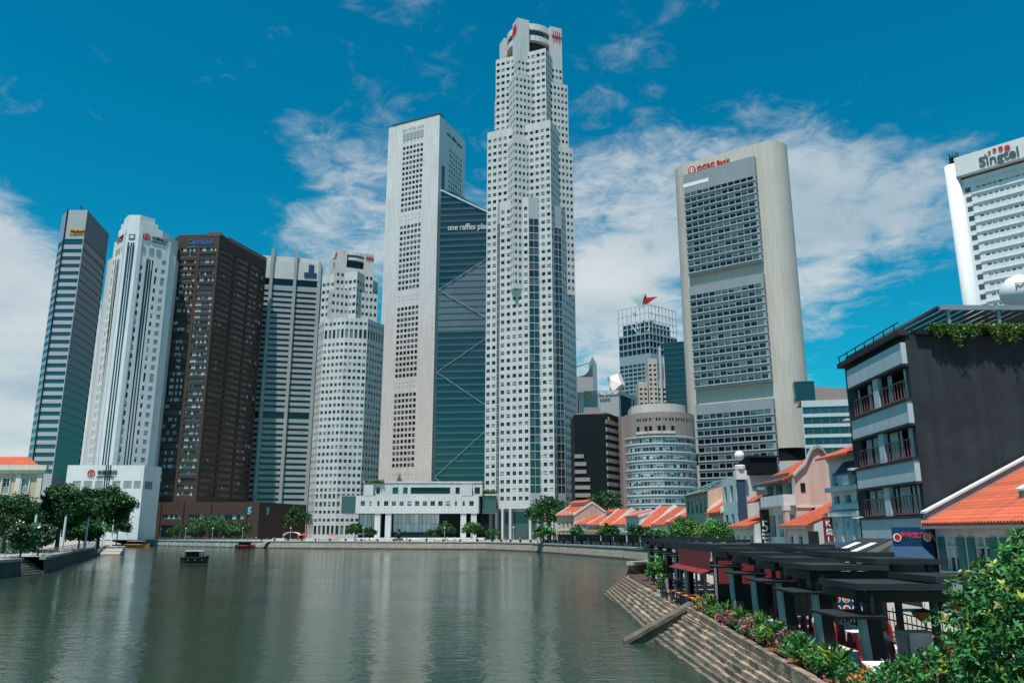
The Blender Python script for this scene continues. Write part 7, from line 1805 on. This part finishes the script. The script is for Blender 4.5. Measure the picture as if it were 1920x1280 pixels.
def boat(label, x, y, rz, L_, W, hull, trim, roof, cabin='black_void', hgt=2.4):
    r = thing('river_boat', label, 'boat', (x, y, 0)); r.rotation_euler = (0, 0, rz)
    m = MB(); loft_hull(m, L_, W, .85); child('hull', m.mesh('hull', hull), r)
    m = MB(); loft_hull(m, L_ * 1.015, W * 1.03, .9, z0=.62); child('gunwale', m.mesh('gunwale', trim), r)
    m = MB(); m.box(-L_ * .33, -W * .40, hgt, L_ * .30, W * .40, hgt + .14); m.box(-L_ * .34, -W * .42, hgt + .0, L_ * .31, W * .42, hgt + .06); child('roof', m.mesh('roof', roof), r)
    me = MB(); me.box(-.05, -.05, .5, .05, .05, hgt); me = me.mesh('post', cabin)
    for k in range(6):
        for s_ in (-1, 1): o = child('post', me, r); o.location = (-L_ * .32 + k * L_ * .122, s_ * W * .38, 0)
    m = MB(); m.box(-L_ * .30, -W * .34, .45, L_ * .14, W * .34, hgt - .15); child('cabin', m.mesh('cabin', cabin), r)
    m = MB(); m.box(-L_ * .31, -W * .38, .5, L_ * .28, -W * .36, 1.25); m.box(-L_ * .31, W * .36, .5, L_ * .28, W * .38, 1.25); child('side_panel', m.mesh('side_panel', trim), r)
    for s_ in (-1, 1):
        for dx in (-.25, 0, .25): m = MB(); m.lathe((L_ * dx, s_ * W * .5, .45), [(.1, -.25), (.26, -.12), (.26, .12), (.1, .25)], 8); child('fender', m.mesh('fender', 'sign_black'), r)
    return r
boat('dark wooden river boat with pale roof cruising in mid river', -64.8, 168, R(28), 5.4, 2.5, 'boat_wood', 'boat_wood', 'frame_white', hgt=2.3)
boat('orange river boat moored by the landing stage', -161, 352, R(-6), 11.5, 3.4, 'boat_orange', 'boat_orange', 'cream_trim')
boat('dark red river boat moored at the end of the pale wall', -104.5, 322, R(-28), 10, 3.2, 'boat_wood', 'boat_red', 'boat_wood')
m = MB(); g = thing('gangway', 'sloping metal gangway from the quay to the moored dark red boat', 'gangway', (-97, 320, 1.5)); m.hexa([(-100, 319.5, .9), (-94.5, 322.5, 2.9), (-95.2, 324, 2.9), (-100.6, 321, .9), (-100, 319.5, 1.05), (-94.5, 322.5, 3.05), (-95.2, 324, 3.05), (-100.6, 321, 1.05)]); m.build('ramp', 'frame_white', g)
# tents, parasols, statue, lamps, bollards on the far quay
def parasol(label, x, y, mat, r_=1.7):
    r = thing('parasol', label, 'parasol', (x, y, GZ), 'parasols on the far quay'); m = MB(); m.lathe((x, y, GZ + 2.1), [(r_, 0), (r_ * .55, .45), (.05, .85)], 8); m.build('canopy', mat, r)
    m = MB(); m.tube((x, y, GZ), (x, y, GZ + 2.9), .04, .04, 6); m.build('pole', 'frame_white', r)
parasol('red parasol by the white tent on the far quay', -83.5, 328, 'sign_red'); parasol('small red parasol before the left columns', -70, 318, 'boat_red', 1.3)
r = thing('white_tent', 'white barrel tent on the quay before the stepped tower', 'tent', (-89, 331, GZ)); m = MB()
for k in range(8): a0, a1 = math.pi * k / 8, math.pi * (k + 1) / 8; m.hexa([(-89 + 3.2 * math.cos(a0), 329, GZ + 2 + 1.3 * math.sin(a0)), (-89 + 3.2 * math.cos(a1), 329, GZ + 2 + 1.3 * math.sin(a1)), (-89 + 3.2 * math.cos(a1), 333, GZ + 2 + 1.3 * math.sin(a1)), (-89 + 3.2 * math.cos(a0), 333, GZ + 2 + 1.3 * math.sin(a0))] + [(-89 + 3.3 * math.cos(a0), 329, GZ + 2.1 + 1.35 * math.sin(a0)), (-89 + 3.3 * math.cos(a1), 329, GZ + 2.1 + 1.35 * math.sin(a1)), (-89 + 3.3 * math.cos(a1), 333, GZ + 2.1 + 1.35 * math.sin(a1)), (-89 + 3.3 * math.cos(a0), 333, GZ + 2.1 + 1.35 * math.sin(a0))])
m.build('canopy', 'frame_white', r)
for x in (-92, -86): m = MB(); m.box(x - .08, 329.1, GZ, x + .08, 329.3, GZ + 2.1); m.build('post', 'frame_white', r)
r = thing('bird_statue', 'dark rounded bronze statue on a plinth before the glazed hall', 'statue', (-44.5, 322, GZ)); m = MB(); m.box(-46, 320.8, GZ, -43, 323.4, GZ + 1.1); m.build('plinth', 'dark_granite', r)
m = MB(); m.lathe((-44.5, 322, GZ + 1.1), [(.5, 0), (1.1, .5), (1.45, 1.2), (1.3, 1.9), (.7, 2.4), (.45, 2.6), (.6, 3.0), (.45, 3.4), (.05, 3.6)], 12); m.hexa([(-43.6, 321.4, GZ + 2.6), (-42.1, 321.9, GZ + 3.4), (-42.1, 322.1, GZ + 3.4), (-43.6, 322.6, GZ + 2.6), (-43.8, 321.6, GZ + 3.0), (-42.2, 321.9, GZ + 3.7), (-42.2, 322.1, GZ + 3.7), (-43.8, 322.4, GZ + 3.0)]); m.build('figure', 'steel_black', r, True)
for i, (x, y, rz) in enumerate(along(FAR[3:7], 6.5, 1.0)):
    r = thing('mooring_bollard', 'dark mooring bollard along the far rubble quay', 'bollard', (x, y, GZ + .06), 'bollards along the far quay'); m = MB(); m.lathe((0, 0, 0), [(.35, 0), (.3, .5), (.48, .6), (.42, .8)], 8); child('body', m.mesh('body', 'steel_black'), r)
for i, (x, y, rz) in enumerate(along(FAR[3:6], 15, 5.5)):
    r = thing('planter_bench', 'pale stone bench block on the far promenade', 'bench', (x, y, GZ), 'bench blocks on the far promenade'); r.rotation_euler = (0, 0, rz); m = MB(); m.box(-3, -.4, 0, 3, .4, .9); child('seat', m.mesh('seat', 'clad_white2'), r); m = MB(); m.box(-3.05, -.45, .9, 3.05, .45, 1.0); child('cap', m.mesh('cap', 'frame_white'), r)
# terrace of steps and low walls before the white towers
r = thing('terrace_steps', 'long pale terrace steps before the low white building', 'steps', (-40, 360, GZ))
for k in range(3): m = MB(); m.box(-70 + k, 352 + k * 1.2, GZ, -12, 376, GZ + .3 * (k + 1)); m.build('step', 'clad_white2', r)
# people
def body_mesh(name, pose, mats):
    V = [(0, 0, .95), (0, 0, 1.15), (0, 0, 1.38), (0, .0, 1.5), (0, -.01, 1.62), (0, 0, 1.72), (.10, 0, .88), (.11, -.02 - pose * .12, .5), (.12, .02 - pose * .2, .08), (.12, -.12 - pose * .2, .03), (-.10, 0, .88), (-.11, -.02 + pose * .12, .5), (-.12, .02 + pose * .2, .08), (-.12, -.12 + pose * .2, .03),
         (.19, 0, 1.38), (.25, .03 + pose * .08, 1.12), (.26, -.06 + pose * .12, .86), (-.19, 0, 1.38), (-.25, .03 - pose * .08, 1.12), (-.26, -.06 - pose * .12, .86)]
    E_ = [(0, 1), (1, 2), (2, 3), (3, 4), (4, 5), (0, 6), (6, 7), (7, 8), (8, 9), (0, 10), (10, 11), (11, 12), (12, 13), (2, 14), (14, 15), (15, 16), (2, 17), (17, 18), (18, 19)]
    Rr = [.15, .13, .15, .06, .095, .08, .095, .065, .045, .035, .095, .065, .045, .035, .065, .045, .035, .065, .045, .035]
    me = bpy.data.meshes.new(name); me.from_pydata(V, E_, []); o = bpy.data.objects.new(name, me); COL.objects.link(o)
    md = o.modifiers.new('s', 'SKIN'); sv = me.skin_vertices[0].data
    for i, q in enumerate(Rr): sv[i].radius = (q, q * .8 if i < 3 else q)
    sv[0].use_root = True
    sb_ = o.modifiers.new('u', 'SUBSURF'); sb_.levels = 1; sb_.render_levels = 1
    bpy.context.view_layer.update(); em = bpy.data.meshes.new_from_object(o.evaluated_get(bpy.context.evaluated_depsgraph_get())); bpy.data.objects.remove(o)
    em.materials.clear()
    for q in mats: em.materials.append(MATS[q])
    for p in em.polygons:
        c = p.center; p.material_index = 2 if c.z > 1.46 or (abs(c.x) > .2 and c.z < 1.05) else (0 if c.z < .95 else 1)
        if c.z > 1.66 or (c.z > 1.56 and c.y > .03): p.material_index = 3
        p.use_smooth = True
    return em
BM = [body_mesh('body', .6, ['cloth_dark', 'cloth_shirt', 'skin', 'sign_black']), body_mesh('body', -.4, ['cloth_bluish', 'cloth_dark', 'skin', 'sign_black']), body_mesh('body', .1, ['cloth_dark', 'chair_red', 'skin', 'sign_black'])]
HAIR = []
def person(label, x, y, z, rz, k):
    o = bpy.data.objects.new('person', BM[k]); COL.objects.link(o); o.location = (x, y, z); o.rotation_euler = (0, 0, rz); tag(o, label, 'person')
PE = [(272, 'in white shirt walking by the white podium'), (300, 'in blue trousers walking before the brown shopfronts'), (328, 'in white shirt beside the flower hedge'), (332, 'in blue trousers beside the flower hedge'), (505, 'in white shirt at the gangway'), (520, 'in red shirt near the white tent'),
      (620, 'in white shirt strolling before the stepped tower'), (690, 'in red shirt by the small light green tree'), (770, 'in white shirt before the glazed hall'), (840, 'in blue trousers under the light green tree'), (895, 'in white shirt by the round green tree'), (950, 'in red shirt at the foot of the tallest tower')]
for i, (px_, lab) in enumerate(PE):
    Yq = 372 if px_ < 280 else (352 if px_ < 340 else 330 if px_ < 600 else 318 if px_ < 800 else 304)
    X, Yq, _ = pix(px_, 1012, Yq)
    # keep each figure a few metres behind the quay edge
    for a, c in zip(FAR[1:7], FAR[2:8]):
        if a[0] <= X <= c[0] or c[0] <= X <= a[0]: Yq = a[1] + (c[1] - a[1]) * (X - a[0]) / (c[0] - a[0]) + 3.0
    person('person ' + lab, X, Yq, GZ + .06, R(40 * i), i % 3)
for i, (x, y, rz) in enumerate(along(FAR[2:9], 9.0, 4.2)):
    if i % 3 == 1: continue
    o = bpy.data.objects.new('person', BM[i % 3]); COL.objects.link(o); o.location = (x + rng.uniform(-2, 2), y + rng.uniform(0, 2), GZ + .01); o.rotation_euler = (0, 0, rng.uniform(0, 6)); tag(o, 'person in ' + ['white shirt', 'dark shirt', 'red shirt'][i % 3] + ' strolling along the far quay', 'person', 'people strolling on the far quay in ' + ['white', 'dark', 'red'][i % 3])
for i, (x, y, rz) in enumerate(along(FAR[2:8], 24, 2.2)):
    r = thing('quay_lamp', 'slim white lamp post along the far quay', 'lamp post', (x, y, GZ), 'lamp posts along the far quay'); m = MB(); m.tube((0, 0, 0), (0, 0, 4.6), .07, .05, 6); child('post', m.mesh('post', 'frame_white'), r); m = MB(); m.lathe((0, 0, 4.6), [(.1, 0), (.3, .2), (.28, .45), (.05, .6)], 8); child('globe', m.mesh('globe', 'balloon'), r)
person('waiter in white shirt walking between the long tables', 12.1, 33.0, QZ, R(170), 0)
person('guest in red shirt standing under the lanterns', 11.9, 40.6, QZ, R(40), 2)
person('guest in dark shirt by the orange bar tables', 10.9, 54.5, QZ, R(140), 1)
person('waiter in dark clothes standing at the table by the white stand', 11.0, 24.9, QZ, R(60), 1)
person('person in red shirt walking on the street beyond the railing', 18.5, 33, SZ, R(20), 2)
person('person in white shirt walking on the street beyond the railing', 18.9, 38, SZ, R(190), 0)
person('person in white shirt on the street near the ramp railing', 17.8, 27.5, SZ, R(160), 0)
